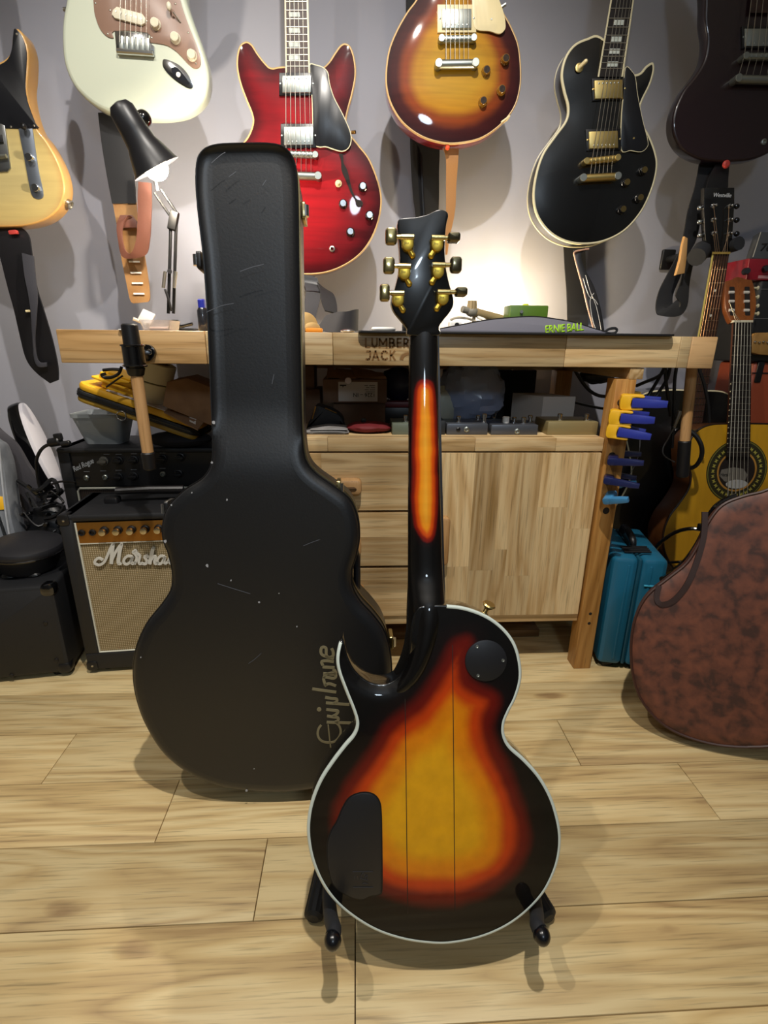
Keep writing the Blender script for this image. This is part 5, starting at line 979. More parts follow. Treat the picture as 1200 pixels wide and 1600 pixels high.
# ------------------------------------------------------------------ black speaker box at the left edge
qa, qb = aZ(0, 1066, .006), aZ(112, 1054, .006); LF = Frame(qb, nrm(qb-qa), (0, 0, 1))
vt2 = LF.uv(79, 915)[1]; t = thing('speaker_cabinet', 'black vinyl speaker box with rounded corners at the left edge of the floor', 'speaker', LF.P(-.17, 0, .1)*np.array([1, 1, 0]))
MB().rbox(LF, -.36, 0, .008, vt2, 0, .20, .010, .010).build('carcass', TOLEX, t)
for v in (.008, vt2):
    for u in (0, -.36):
        for w in (0, .20):
            s_ = -1 if u == 0 else 1; z_ = 1 if v < .1 else -1; d_ = 1 if w == 0 else -1
            c = MB(); c.rbox(LF, min(u-s_*.003, u+s_*.032), max(u-s_*.003, u+s_*.032), min(v-z_*.003, v+z_*.030), max(v-z_*.003, v+z_*.030), min(w-d_*.003, w+d_*.032), max(w-d_*.003, w+d_*.032), .012, .009); c.build('corner_protector', BLKG if v > .1 else BLK, t)
for x, y in ((71, 974), (88, 1032), (18, 1056)): u, v = LF.uv(x, y); MB().lathe(LF.P(u, v, -.0002), -LF.n, [(0, .0058), (.0015, .0052), (.002, .003), (.0012, .0001)], 12).build('screw', BLK, t)
for u in (-.32, -.04):
    for w in (.03, .17): p = LF.P(u, 0, w); MB().cyl((p[0], p[1], 0), (p[0], p[1], .012), .014, n=12).build('foot', RUB, t)
MB().rbox(Frame(LF.P(-.20, vt2, .08), LF.u, LF.n), -.05, .05, -.014, .014, -.001, .012, .006, .003).build('top_handle', BLK, t)
# round case on it
pc = np.array([LF.P(-.095, 0, .115)[0], LF.P(-.095, 0, .115)[1], vt2]); pc2 = pc+np.array([.0, .0, .0])
axr = nrm([.06, -.02, 1]); R = .5*np.linalg.norm(aY(4, 862, pc[1])-aY(104, 862, pc[1]))*1.08
t = thing('round_case', 'round black zipped case lying on the speaker box', 'case', pc)
MB().lathe(pc+np.array([0, 0, .014]), axr, [(.0, R*.72), (.012, R*.80), (.030, R*.86), (.040, R*.95), (.048, R*.98)], 40).build('lower_shell', LEATHK, t)
MB().lathe(pc+np.array([0, 0, .014])+axr*.0485, axr, [(0, R*.985), (.004, R), (.012, R), (.018, R*.97), (.026, R*.80), (.030, R*.4), (.031, .001)], 40).build('lid', M('case_nylon', '1d1d21', .5, bump=(500, .2)), t)
MB().tube([pc+np.array([0, 0, .014])+axr*.0485+R*.993*np.array([math.cos(a), math.sin(a), -.06*math.cos(a)+.02*math.sin(a)]) for a in np.linspace(0, 6.2832, 41)], .003, 6).build('zip', BLKG, t)
for a in (3.6, 4.3, 5.4): q = pc+R*.62*np.array([math.cos(a), math.sin(a), 0]); MB().ball(q+np.array([0, 0, .010]), (.018, .014, .010), 10, 6).build('strap_foot', BLK, t)
# ------------------------------------------------------------------ round white panel with black rim, leaning
e0, e1 = aY(18, 632, 1.66), aY(80, 772, 1.60); cc_ = .5*(e0+e1); va = nrm(e0-e1); hl = .5*np.linalg.norm(e0-e1)
nrm_ = nrm(np.array([.97, .05, .12])-va*np.dot(np.array([.97, .05, .12]), va)); sd_ = np.cross(va, nrm_)
t = thing('ring_light', 'oval white panel with a black rim leaning behind the speaker box', 'light panel', e1)
L = lambda r, w: [cc_+va*hl*r*math.cos(a)*1.0+sd_*hl*r*.30*math.sin(a)+nrm_*w for a in np.linspace(0, 2*math.pi, 48, False)]
MB().loops([L(.93, -.012), L(.985, -.008), L(1, 0), L(1, .02), L(.98, .026)]).build('back_shell', BLKG, t)
MB().loops([L(.965, .02), L(.965, .030), L(.95, .036), L(.85, .038)]).build('front_panel', M('glossy_white_panel', 'dad6dc', .2, coat=.5), t)
# plug on a cable
q = aY(92, 693, 1.40); t = thing('cable_clip', 'black plug clip on a short cable beside the larger amplifier', 'plug', q)
MB().cyl(aY(77, 692, 1.405), aY(95, 689, 1.40), .012, n=14, bev=.003).build('barrel', BLK, t); MB().cyl(aY(95, 694, 1.40), aY(110, 692, 1.40), .0075, n=12, bev=.002).build('nose', BLK, t); MB().rbox(Frame(aY(90, 682, 1.40), nrm([1, 0, .12]), (0, 0, 1)), -.009, .010, -.010, .008, -.006, .008, .003, .002).build('lever', BLK, t)
MB().tube(spline([aY(80, 693, 1.405), aY(68, 699, 1.41), aY(60, 710, 1.42), aY(57, 725, 1.44), aY(62, 760, 1.46), aY(75, 790, 1.46)], 5, False), .0045, 8).build('cable', BLK, t)
# coiled cables
t = thing('cable_coil', 'tangle of black cables between the speaker box and the larger amplifier', 'cables', aZ(85, 960, 0)*np.array([1, 0, 0])+np.array([0, 1.45, .25]))
random.seed(3)
for i in range(11):
    y = 762+i*8; pts = [(35+random.uniform(-12, 10), y-10+random.uniform(-14, 10)), (60+random.uniform(-8, 8), y+random.uniform(-4, 10)), (80+random.uniform(-6, 6), y-6+random.uniform(-8, 8)), (98+random.uniform(-6, 4), y+random.uniform(-10, 10)), (86+random.uniform(-6, 6), y+12), (70, y+16+random.uniform(-4, 4))]
    MB().tube(spline([aY(a, b, 1.45+random.uniform(-.03, .03)) for a, b in pts], 5, False), random.choice((.0032, .0042, .006)), 6).build('cable', random.choice((BLK, BLKG, LEATHK)), t)
bl = MB(); p = aY(85, 840, 1.48); bl.ball(p, (.07, .05, .12), 14, 10); bl.build('cable_bundle', BLK, t)
tag(MB().tube(spline([aY(x, y, 1.42) for x, y in ((80, 757), (92, 753), (106, 752), (118, 754))], 4, False), .003, 6).build('thin_cable', BLK, t, None), None)
# grey quilted bag and black strap at far left
t = thing('grey_bag', 'grey padded bag with a yellow patch, cut by the left edge above the speaker box', 'bag', aY(0, 900, 1.34)*np.array([1, 1, 0])+np.array([0, 0, .30]))
GB = M('silver_grey_fabric', '7b7f85', .6, var=14, col2='565a60', bump=(90, .6))
Fb = Frame(aY(0, 800, 1.41), (1, .25, 0), (0, .2, 1)); o = [Fb.uv(x, y) for x, y in ((-60, 680), (-10, 688), (4, 705), (12, 735), (17, 775), (24, 815), (36, 860), (40, 890), (30, 900), (-60, 900))]
MB().prism(Fb, spline(o, 4), -.01, .085, .024, True).build('bag_body', GB, t)
o = [Fb.uv(x, y, -.012) for x, y in ((-30, 775), (5, 776), (8, 796), (-30, 800))]; MB().prism(Fb, o, -.0135, .0, .001).build('patch', YEL, t)
MB().tube(spline([Fb.p(x, y, -.011) for x, y in ((-2, 700), (4, 760), (10, 810), (22, 880))], 4, False), .003, 6).build('piping', M('pale_piping', '9a9ea4', .5), t)
t = thing('shoulder_strap', 'dark padded strap hanging behind the grey bag at the left edge', 'strap', aY(20, 740, 1.45))
m = MB(); strip(m, [(-30, 640, 0, 668, 1.58), (-20, 690, 22, 690, 1.55), (5, 740, 42, 725, 1.53), (30, 775, 58, 752, 1.52), (38, 830, 66, 800, 1.52)], .014); m.build('strap', M('charcoal_nylon', '37353a', .7, bump=(300, .4)), t)
t = thing('black_backpack', 'black soft bag in the dark gap behind the round case', 'bag', aY(60, 900, 1.55)*np.array([1, 1, 0]))
m = MB(); m.ball(np.array([aY(45, 850, 1.58)[0], 1.60, .17]), (.12, .07, .17), 18, 12); m.build('bag_body', M('black_nylon', '141416', .7, bump=(120, .8)), t)
# ------------------------------------------------------------------ pile on the larger amplifier
p0 = aY(118, 694, 1.47); xa, xb = aY(104, 646, 1.46)[0], aY(188, 646, 1.46)[0]; zt_ = aY(120, 648, 1.455)[2]
t = thing('plastic_tub', 'translucent grey plastic tub on the larger amplifier, carrying the yellow case', 'tub', (.5*(xa+xb), 1.51, zR))
m = MB(); fl_ = lambda z, i, g: [(a, b, z) for a, b in inset(ccw(rrect(xa+g, 1.46+g, xb-g, 1.575-g, .015, 3)), i)]
m.loops([fl_(zR+.0006, .0, .022), fl_(zt_-.010, 0, .004), fl_(zt_-.010, -.004, .004), fl_(zt_, -.004, .004), fl_(zt_, 0, .005), fl_(zR+.004, 0, .024)]); m.build('tub', M('frosted_plastic', 'b6bcbe', .35, trans=.55, spec=.4), t, ang=40)
MB().rbox(Frame((.5*(xa+xb), 1.515, zR+.004), (1, 0, 0), (0, 1, 0)), -.045, .045, -.025, .025, -.06, -.0005, .012, .006).build('contents', M('dark_contents', '26282c', .7), t)
# yellow case lying tilted
Yc = 1.40; A, B = aY(113, 612, Yc), aY(276, 668, Yc); du = nrm(B-A); up_ = nrm(np.cross(du, (0, 1, 0))); up_ = up_ if up_[2] > 0 else -up_
YF = Frame(A, du, (0, 1, 0)); YFn = Frame(A, du, np.array([0, 1., 0]))     # lies flat: w down
Lc = np.linalg.norm(B-A)+.06
t = thing('yellow_case', 'long yellow zip case with a black band, tilted across the plastic tub', 'case', A)
def slab(m, z0, z1, ins, bev): m.prism(YFn, inset(ccw(rrect(0, 0, Lc, .18, .03, 5)), ins), -z1, -z0, bev, True)
YC_ = M('yellow_fabric', 'd9a51e', .55, bump=(300, .2))
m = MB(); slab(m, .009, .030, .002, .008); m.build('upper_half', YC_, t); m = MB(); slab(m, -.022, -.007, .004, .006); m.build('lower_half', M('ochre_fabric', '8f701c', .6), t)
m = MB(); slab(m, -.0075, .0095, 0, .002); m.build('zip_band', RUB, t); m = MB(); slab(m, .0005, .0025, -.0015, .0005); m.build('zip', BLKG, t)
q = YFn.P(.128, -.002, .010); MB().tube([q+np.array([.012*math.cos(a), -.002, .012*math.sin(a)-.008]) for a in np.linspace(0, 6.283, 19)], .0014, 6).build('ring', CHROME, t)
YT = lambda u, v, h: YFn.P(u, v, -.030-h)
def yslab(nm, lab, cat, u0, u1, v0, v1, h0, h1, mat, r=.006, b=.002):
    o = MB().prism(YFn, rrect(u0, v0, u1, v1, r, 3), -.030-h1, -.030-h0, b, True).build(nm, mat, None, YFn.P((u0+u1)/2, (v0+v1)/2, -.030-h0)); return tag(o, lab, cat)
yslab('paper_sheet', 'crumpled white paper under the tape rolls on the yellow case', 'paper', .075, .235, .006, .13, .0004, .0022, M('paper_white', 'd4d0d4', .8, bump=(60, .8)), .004, .0006)
t2 = thing('yellow_tray', 'stepped yellow plastic tray lying on the yellow case left of the vise handle', 'tray', YT(.09, .08, 0.0022))
for a, b, c_, d_, h0, h1 in ((.055, .15, .02, .13, .0024, .018), (.03, .15, .012, .14, .018, .024), (.045, .15, .02, .135, .024, .040), (.052, .15, .03, .13, .040, .046)):
    MB().prism(YFn, rrect(a, c_, b, d_, .008, 3), -.030-h1, -.030-h0, .002, True).build('step', YEL, t2)
t2 = thing('caulking_hook', 'black hooked trigger tool lying on the yellow tray by the vise hub', 'tool', aY(175, 585, 1.395))
MB().tube(spline([aY(161, 578.5, 1.39), aY(176, 577, 1.39), aY(190, 578, 1.39)], 3, False), .004, 8).build('bar', BLK, t2)
MB().tube(spline([aY(190, 573, 1.39), aY(186, 583, 1.385), aY(176, 589, 1.38), (aY(164, 590, 1.38)), aY(159, 586, 1.38), aY(165, 584, 1.38)], 4, False), .004, 8).build('trigger', BLK, t2)
MB().tube(spline([aY(192, 587, 1.375), aY(183, 593, 1.372), aY(166, 605, 1.372)], 3, False), .0022, 6).build('wire', BLK, t2)
TAPE = M('masking_tape', 'ece4c4', .6); TAPS = M('tape_side', 'c4b184', .7)
for i, (yb, yt, lab) in enumerate(((638, 609, 'lower cream masking tape roll of the stacked pair'), (611, 578, 'upper cream masking tape roll of the stacked pair'))):
    axu = up_; c0 = YT(.158, .075, .0024)+axu*(.053*i)+np.array([0, 0, 0]); c0 = c0 if i == 0 else c0+axu*.0006
    R_ = .053; t2 = thing('tape_roll', lab+' on the yellow case', 'tape', c0)
    MB().lathe(c0, axu, [(0, R_-.017), (.0, R_-.001), (.001, R_), (.049, R_), (.05, R_-.001), (.05, R_-.017), (0, R_-.017)], 40, False).build('tape', TAPE, t2)
    MB().lathe(c0, axu, [(.0005, R_-.0172), (.0495, R_-.0172), (.0495, R_-.020), (.0005, R_-.020), (.0005, R_-.0172)], 32, False).build('core', TAPS, t2)
# cardboard box and loose flap
Fq = Frame(aY(255, 630, 1.36), (1, .12, 0), (0, 0, 1)); o = [Fq.uv(x, y) for x, y in ((254, 634), (261, 597), (292, 591), (326, 604), (345, 612), (345, 668), (328, 664))]
t2 = thing('cardboard_box', 'open brown cardboard box half hidden behind the black guitar case', 'box', aY(295, 660, 1.40)); m = MB(); m.prism(Fq, o, 0, .16, .001); m.build('box', CARD, t2)
Ff = Frame(aY(262, 648, 1.35), nrm(B-A), nrm([0, 1, .1])); o = [Ff.uv(x, y) for x, y in ((257, 645), (300, 646), (317, 660), (309, 673))]
q_ = [aY(256, 645, 1.375), aY(262, 642, 1.39), aY(318, 661, 1.36), aY(309, 673, 1.335)]; d_ = np.array([0, 0, .003])
t2 = thing('cardboard_flap', 'torn flat piece of cardboard sticking forward under the cardboard box', 'cardboard', q_[0]); MB().loops([q_, [p+d_ for p in q_]]).build('flap', CARD, t2)
MB().loops([[q_[1]+(q_[2]-q_[1])*.62+d_*1.1, q_[1]+(q_[2]-q_[1])*.8+d_*1.1, q_[3]+(q_[2]-q_[3])*.35+(q_[0]-q_[3])*.12+d_*1.1, q_[3]+(q_[2]-q_[3])*.35+(q_[0]-q_[3])*.3+d_*1.1], [q_[1]+(q_[2]-q_[1])*.62+d_*1.3, q_[1]+(q_[2]-q_[1])*.8+d_*1.3, q_[3]+(q_[2]-q_[3])*.35+(q_[0]-q_[3])*.12+d_*1.3, q_[3]+(q_[2]-q_[3])*.35+(q_[0]-q_[3])*.3+d_*1.3]]).build('tape_piece', WHITE, t2)
# dark box board behind, filling the gap left of the case
t2 = thing('black_pouch', 'black cloth pouch wedged under the low end of the yellow case', 'pouch', aY(270, 690, 1.42)); m = MB(); m.ball(np.array([aY(275, 688, 1.42)[0], 1.45, zR+.022]), (.09, .05, .022), 16, 8); m.build('pouch', M('navy_black_cloth', '12131a', .8, bump=(150, .5)), t2)
# ------------------------------------------------------------------ things on the cabinet shelf
BX = {}
def sx(x, Y, y=650): return aY(x, y, Y)[0]
def sbox(nm, lab, cat, x0, x1, yt, Y0, Y1, mat, z0=SZ, b=.002, yb=None):
    xa, xb = sx(x0, Y0), sx(x1, Y0); z1 = aY((x0+x1)/2, yt, Y0)[2]
    t = thing(nm, lab, cat, (.5*(xa+xb), .5*(Y0+Y1), z0)); BX[t.name] = (xa, xb, z0, z1); MB().box(xa, xb, Y0, Y1, z0, z1, b).build('case' if nm == 'pedal' else 'box', mat, t); return t
def fsw(t, x, Y, par_z, h=.016, mat=CHROME):
    xx = sx(x, Y); MB().lathe((xx, Y, par_z), (0, 0, 1), [(0, .0075), (.002, .0075), (.003, .0045), (h*.6, .0045), (h*.62, .006), (h, .006), (h+.002, .004)], 14).build('foot_switch', mat, t)
def pjack(t, x, y, Y, r=.0075):
    q = aY(x, y, Y); MB().lathe(q, (0, -1, 0), [(-.001, r), (.0015, r*.95), (.003, r*.6), (.0005, r*.45), (.0005, .0001)], 6 if r > .007 else 14).build('jack', NICKEL if r > .007 else BLK, t)
GG = M('green_grey_enamel', '6a7263', .4); DG = M('dark_grey_metal', '5c6068', .35, .6); DK = M('dark_enamel', '24272a', .4); BEGE = M('beige_gold_enamel', '8f8159', .42, .3)
t = sbox('pedal', 'green grey effects pedal on the shelf, left of the guitar neck', 'pedal', 613, 655, 662, 1.225, 1.32, GG); fsw(t, 634, 1.25, BX[t.name][3])
t = sbox('pedal', 'dark narrow effects pedal on the shelf just right of the guitar neck', 'pedal', 672, 697, 658, 1.225, 1.31, DK); 
t = sbox('pedal', 'dark grey metal pedal with two sockets on the shelf, left one of the grey pair', 'pedal', 699, 764, 662, 1.225, 1.31, DG)
zt_ = BX[t.name][3]; fsw(t, 717, 1.25, zt_, .014); fsw(t, 757, 1.245, zt_, .020); fsw(t, 747, 1.29, zt_, .010); pjack(t, 716, 671, 1.225, .0055); pjack(t, 729, 671, 1.225)
t = sbox('pedal', 'dark grey metal pedal with one socket on the shelf, right one of the grey pair', 'pedal', 769, 843, 664, 1.225, 1.31, DG)
zt_ = BX[t.name][3]; fsw(t, 819, 1.25, zt_, .014); fsw(t, 829, 1.285, zt_, .014); fsw(t, 804, 1.28, zt_, .010); pjack(t, 808, 674, 1.225)
q = (sx(791, 1.255), 1.255, zt_); MB().cyl(q, (q[0], q[1], q[2]+.016), .0085, n=16, bev=.001).build('knob', WHITE, t)
t = sbox('pedal', 'wide beige gold pedal with two foot switches at the right end of the shelf', 'pedal', 858, 937, 659, 1.225, 1.32, BEGE); fsw(t, 875, 1.25, BX[t.name][3], .015); fsw(t, 917, 1.25, BX[t.name][3], .015)
t = sbox('pedal', 'small black pedal behind the grey pair on the shelf', 'pedal', 735, 790, 655, 1.36, 1.43, DK); fsw(t, 745, 1.38, BX[t.name][3], .012); fsw(t, 772, 1.38, BX[t.name][3], .012)
for x, y, Y in ((700, 640, 1.0),): pass
# white carton turned on the shelf
A, B = aY(845, 660, 1.34), aY(896, 660, 1.34); uB = nrm([1, .06, 0]); h = aY(849, 620, 1.34)[2]-SZ-.0; Fw = Frame((A[0], 1.34, SZ), uB, (0, 0, 1))
t = thing('white_carton', 'small plain white carton on the shelf behind the beige gold pedal', 'carton', (A[0]+.04, 1.40, SZ)); w = np.linalg.norm(B-A)
sh = np.array([-.55, 1, 0]); bse = [np.array([A[0], 1.34, SZ]), np.array([B[0], 1.346, SZ])]; bse += [bse[1]+np.array([-.052, .10, 0]), bse[0]+np.array([-.052, .10, 0])]
MB().loops([bse, [p+np.array([0, 0, h]) for p in bse]]).build('carton', M('white_card', 'c8c4bf', .7), t)
m = MB(); m.loops([[bse[0]+np.array([0, -.0006, .022]), bse[1]+np.array([0, -.0006, .022]), bse[1]+np.array([0, -.0006, .0225]), bse[0]+np.array([0, -.0006, .0225])], [bse[0]+np.array([0, .0006, .022]), bse[1]+np.array([0, .0006, .022]), bse[1]+np.array([0, .0006, .0225]), bse[0]+np.array([0, .0006, .0225])]]); m.build('shadow_line', M('shadow_line_grey', '8c8883', .8), t)  # bench's shadow edge on the carton, put in as a thin grey strip
# plastic bag
def lump(c, r, seed, amp=.18, n=36, m=24, fq=4.0):
    rng = np.random.RandomState(seed); K = rng.normal(0, fq, (14, 3)); ph = rng.uniform(0, 6.28, 14); mb = MB(); L = []
    for i in [.15]+list(range(1, m))+[m-.15]:
        row = []
        for k in range(n):
            d = np.array([math.sin(math.pi*i/m)*math.cos(2*math.pi*k/n), math.sin(math.pi*i/m)*math.sin(2*math.pi*k/n), math.cos(math.pi*i/m)])
            s = 1+amp*sum(abs(math.sin(K[j]@d+ph[j])) for j in range(14))/14*2-amp; row.append(np.array(c)+np.array(r)*d*s)
        L.append(row)
    return mb.loops(L)
c = aY(735, 618, 1.42); rz = .085; c[2] = SZ+rz*.98
t = thing('plastic_bag', 'crumpled bluish clear plastic bag stuffed on the shelf behind the pedals', 'bag', (c[0], 1.42, SZ)); lump(c, (.088, .062, rz), 4, .22, 40, 26, 5).build('bag', M('bluish_film', '8c9ab8', .2, trans=.1, spec=.6), t, ang=20)
c2 = aY(682, 640, 1.40); c2[2] = SZ+.05; t = thing('plastic_bag', 'pale green tinted plastic bag on the shelf right beside the guitar neck', 'bag', (c2[0], 1.40, SZ)); lump(c2+np.array([.012, -.0, 0]), (.042, .034, .05), 9, .2, 30, 18, 5).build('bag', M('pale_film', 'b4bcb2', .25, trans=.1), t, ang=20)
# cardboard boxes
CD2 = M('brown_carton', '6e5440', .85, var=20, col2='5f4836')
zb1 = aY(555, 628, 1.36)[2]
t = sbox('cardboard_box', 'plain lower cardboard box under the labelled one on the shelf', 'box', 521, 602, 628.5, 1.37, 1.52, CD2)
t1z = BX[t.name][3]; xa, xb = sx(506, 1.355), sx(604, 1.355); zt1 = aY(555, 593, 1.355)[2]
t = thing('cardboard_box', 'cardboard box with a white upside-down address label on the shelf', 'box', (.5*(xa+xb), 1.43, t1z)); MB().box(xa, xb, 1.355, 1.51, t1z+.0004, zt1, .001).build('box', CD2, t)
FL = yframe(1.355); ua, va = FL.uv(529, 627); ub, vb = FL.uv(590, 597); lb_ = MB().prism(FL, [(ua, va), (ub, va+.0), (ub, vb), (ua, vb)], -.0008, .0002).build('label', M('label_paper', 'b9b4ac', .7), t)
INK = M('label_ink', '181614', .7)
u, v = FL.uv(586.5, 614.5); text('1226 – IN', FL, u, v, .0095, INK, t, 'label_print', 180, 0, .0004, .006, -.0011, 1.05, .98)
for i, (w1, w2) in enumerate(((14, 8), (10, 8), (12, 9), (22, 0))):
    y = 603.0+i*3.2; u, v = FL.uv(586, y); s_ = .0011; 
    for a, b in ((0, w1), (w1+3, w1+3+w2)):
        if b > a+3 or w2: MB().prism(FL, [(u-a*s_, v), (u-b*s_, v), (u-b*s_, v+.0013), (u-a*s_, v+.0013)], -.0011, -.0006).build('label_print', INK, t)
u, v = FL.uv(541, 600.5); text('TOP', FL, u, v, .003, INK, t, 'label_print', 180, 0, .0003, .01, -.0011) if 0 else None
MB().prism(FL, [FL.uv(x, y) for x, y in ((531, 601), (541, 601), (541, 603), (537, 603), (536, 606), (535, 603), (531, 603))], -.0011, -.0006).build('label_mark', INK, t)
q = FL.p(544, 595, -.004); MB().lathe(q, nrm([0, -1, .3]), [(-.003, .0085), (0, .0085), (.001, .006)], 18).build('tape_disc', M('shiny_tape', 'd8d2d8', .2), t)
for (a, b, c_, d_) in (((513, 592), (604, 592), (598, 584), (525, 577)), ((510, 593), (530, 593), (520, 574), (512, 578)), ((556, 592), (603, 590), (580, 580), (548, 575))):
    P_ = [aY(a[0], a[1], 1.36), aY(b[0], b[1], 1.36), aY(c_[0], c_[1], 1.42), aY(d_[0], d_[1], 1.42)]; P_ = [np.array([p[0], p[1], max(p[2], zt1+.0005)]) for p in P_]
    MB().loops([P_, [p+np.array([0, .0, .003]) for p in P_]]).build('flap', CARD, t)
t = sbox('cardboard_box', 'cardboard box low at the left end of the shelf', 'box', 462, 501, 608.5, 1.40, 1.52, CD2); zz1 = BX[t.name][3]
xa, xb = sx(462, 1.41), sx(493, 1.41); t = thing('cardboard_box', 'smaller cardboard box on top of another at the left end of the shelf', 'box', (.5*(xa+xb), 1.46, zz1)); MB().box(xa, xb, 1.41, 1.51, zz1+.0004, aY(478, 572, 1.41)[2], .001).build('box', CD2, t)
# pouch, roll, red cloth, dark boxes
Fp = Frame((sx(487, 1.30), 1.30, SZ), (1, 0, 0), (0, 0, 1)); o = spline([Fp.uv(x, y) for x, y in ((481, 676), (487, 650), (494, 634), (508, 637), (526, 645), (536, 655), (537, 668), (534, 676))], 4); o[:, 1] = np.maximum(o[:, 1], .0005)
t = thing('black_pouch', 'black soft zipped pouch on the shelf before the cardboard boxes', 'pouch', (sx(510, 1.32), 1.33, SZ)); MB().prism(Fp, o, 0, .06, .008, True).build('pouch', M('black_nylon', '', 0), t)
MB().tube([Fp.p(488, 655, -.001), Fp.p(493, 635, -.001)], .0018, 6).build('zip', BRASS, t); MB().tube([Fp.p(508, 637.5, -.001), Fp.p(526, 645.5, -.001)], .0014, 6).build('zip', BRASS, t)
xa, xb = sx(477, 1.25), sx(545, 1.25); t = thing('folded_bag', 'folded grey plastic bag lying at the front of the shelf', 'bag', (.5*(xa+xb), 1.25, SZ))
GF_ = M('grey_film', '8f8c8a', .3); Fz = Frame((0, 1.225, SZ), (1, 0, 0), (0, 0, 1))
def oval(x0_, x1_, z0, z1): return [((x0_+x1_)/2+(x1_-x0_)/2*np.sign(math.cos(a))*abs(math.cos(a))**.5, (z0+z1)/2+(z1-z0)/2*math.sin(a)) for a in np.linspace(0, 2*math.pi, 28, False)]
MB().prism(Fz, oval(xa, xb, .0006, .0085), 0, .07, .002).build('fold', GF_, t); MB().prism(Fz, spline([(xa+.012, .0088), (xa+.03, .013), (xa+.055, .0165), (xa+.085, .0145), (xb-.008, .0125), (xb-.003, .0095), (xb-.02, .0088)], 3), .001, .065, .002).build('fold', GF_, t)
MB().prism(Fz, oval(xa+.018, xb-.012, .0028, .0062), -.0006, .0, 0).build('gap', M('gap_dark', '2a2826', .9), t)
c = aY(577, 670, 1.27); t = thing('red_cloth', 'dark red cloth bundle lying on the shelf left of the green grey pedal', 'cloth', (c[0], 1.28, SZ)); c[2] = SZ+.012; lump(c, (.052, .04, .0125), 12, .25, 36, 14, 4).build('cloth', M('dark_red_cloth', '701a20', .7), t, ang=60)
MB().rbox(Frame(c+np.array([-.014, -.01, .012]), (1, 0, 0), (0, 0, 1)), -.006, .006, 0, .009, 0, .012, .002, .001).build('clip', BLK, t)
t = sbox('black_box', 'black box with a dark red lid on the shelf, left of the guitar neck', 'box', 601, 650, 637, 1.40, 1.50, BLK); b_ = BX[t.name]; MB().box(b_[0]-.001, b_[1]+.001, 1.399, 1.501, b_[3]+.0003, b_[3]+.016, .003).build('lid', M('dark_red_lid', '58161c', .5), t)
c = aY(622, 600, 1.46); c[2] = aY(620, 605, 1.46)[2]; zb_ = b_[3]+.0165
t = thing('blue_bag', 'dark blue plastic bundle on the red lidded box under the bench', 'bag', (c[0], 1.45, zb_)); lump((c[0], 1.45, zb_+.042), (.05, .045, .043), 21, .2, 28, 16, 4).build('bag', M('dark_blue_film', '1c2440', .4), t, ang=40)
t = sbox('foam_board', 'black foam board standing at the back of the shelf under the bench', 'panel', 690, 832, 578, 1.53, 1.55, M('black_foam_panel', '1b1b1d', .9))
# cables behind the white carton
t = thing('black_cable', 'black cable hanging in the gap behind the white carton under the bench', 'cable', aY(930, 600, 1.55))
MB().tube(spline([aY(x, y, 1.52) for x, y in ((898, 578), (912, 600), (925, 613), (940, 619), (958, 618), (985, 612))], 4, False), .005, 8).build('cable', BLK, t)
MB().tube(spline([aY(x, y, 1.54) for x, y in ((895, 628), (915, 633), (940, 638), (965, 640))], 4, False), .004, 8).build('cable', BLK, t)
m = lump(aY(933, 588, 1.55), (.05, .02, .02), 5, .3); m.build('cable_knot', BLK, t, ang=30)
# ------------------------------------------------------------------ under the cabinet
xa, xb = aZ(838, 1000, 0)[0], aY(925, 985, 1.42)[0]
t = thing('grey_carton', 'pale grey carton lying under the cabinet to the right', 'carton', (sx(870, 1.42, 985), 1.46, 0.058)); zt_ = aY(870, 968, 1.42)[2]
MB().box(sx(815, 1.42, 985), sx(925, 1.42, 985), 1.42, 1.52, .058, max(zt_, .11), .002).build('carton', M('grey_card', '85827e', .8), t)
t = thing('floor_board', 'offcut of dark wooden board stored under the cabinet', 'board', (.3, 1.42, 0)); MB().box(-.18, .55, 1.33, 1.53, .0003, .024, .002).build('board', wood('dark_offcut', ('6e5334', '5f4629', '4a3520'), 0), t)
MB().box(-.18, .55, 1.40, 1.53, .0245, .0575, .002).build('board', wood('dark_offcut2', ('40301f', '35271a', '2a1f15'), 0), t)
Fd = yframe(1.385); t = thing('woven_basket', 'grey patterned low basket under the cabinet beside the guitar case', 'basket', (sx(620, 1.385, 985), 1.39, .0250)); xa, xb = sx(560, 1.385, 985), sx(690, 1.385, 985)
MB().box(xa, xb, 1.3835, 1.3995, .0250, .098, .002).build('basket', M('basket_grey', '8a8578', .7), t)
for i in range(16):
    u = xa+(xb-xa)*i/16
    for s_ in (-1, 1): MB().tube([(u+(.03 if s_ < 0 else 0), 1.383, .028), (u+(.03 if s_ > 0 else 0), 1.383, .096)], .0018, 6).build('lattice', M('lattice_dark', '3a3630', .7), t)
# ------------------------------------------------------------------ teal tool case
q0 = aZ(931, 1042, .004); q1 = aZ(1000, 1049, .004); TF = Frame(q0, nrm((q1-q0)*np.array([1, 1, 0])+np.array([0, .0, 0])), (0, 0, 1)); vt = TF.uv(985, 872)[1]; wd = .134
TE_ = M('teal_plastic', '1a5f7c', .38, bump=(900, .1)); t = thing('tool_case', 'teal blue plastic tool case standing on the floor right of the bench leg', 'case', TF.P(wd/2, 0, .12)*np.array([1, 1, 0]))
ctr = wd*.5
def tc(u0, u1, nm, mat, g=0): MB().rbox(TF, u0, u1, .012+g, vt-g, g, .24, .014, .012).build(nm, mat, t)
tc(0, wd*.47, 'half_shell', TE_); tc(wd*.53, wd, 'half_shell', TE_); MB().rbox(TF, wd*.465, wd*.535, .015, vt-.003, .003, .237, .004, .003).build('seam_band', M('teal_dark', '12485c', .4), t)
for u in (wd*.30, wd*.70): MB().rbox(TF, u-.003, u+.003, .03, vt-.02, -.0018, .01, .002, .001).build('rib', TE_, t)
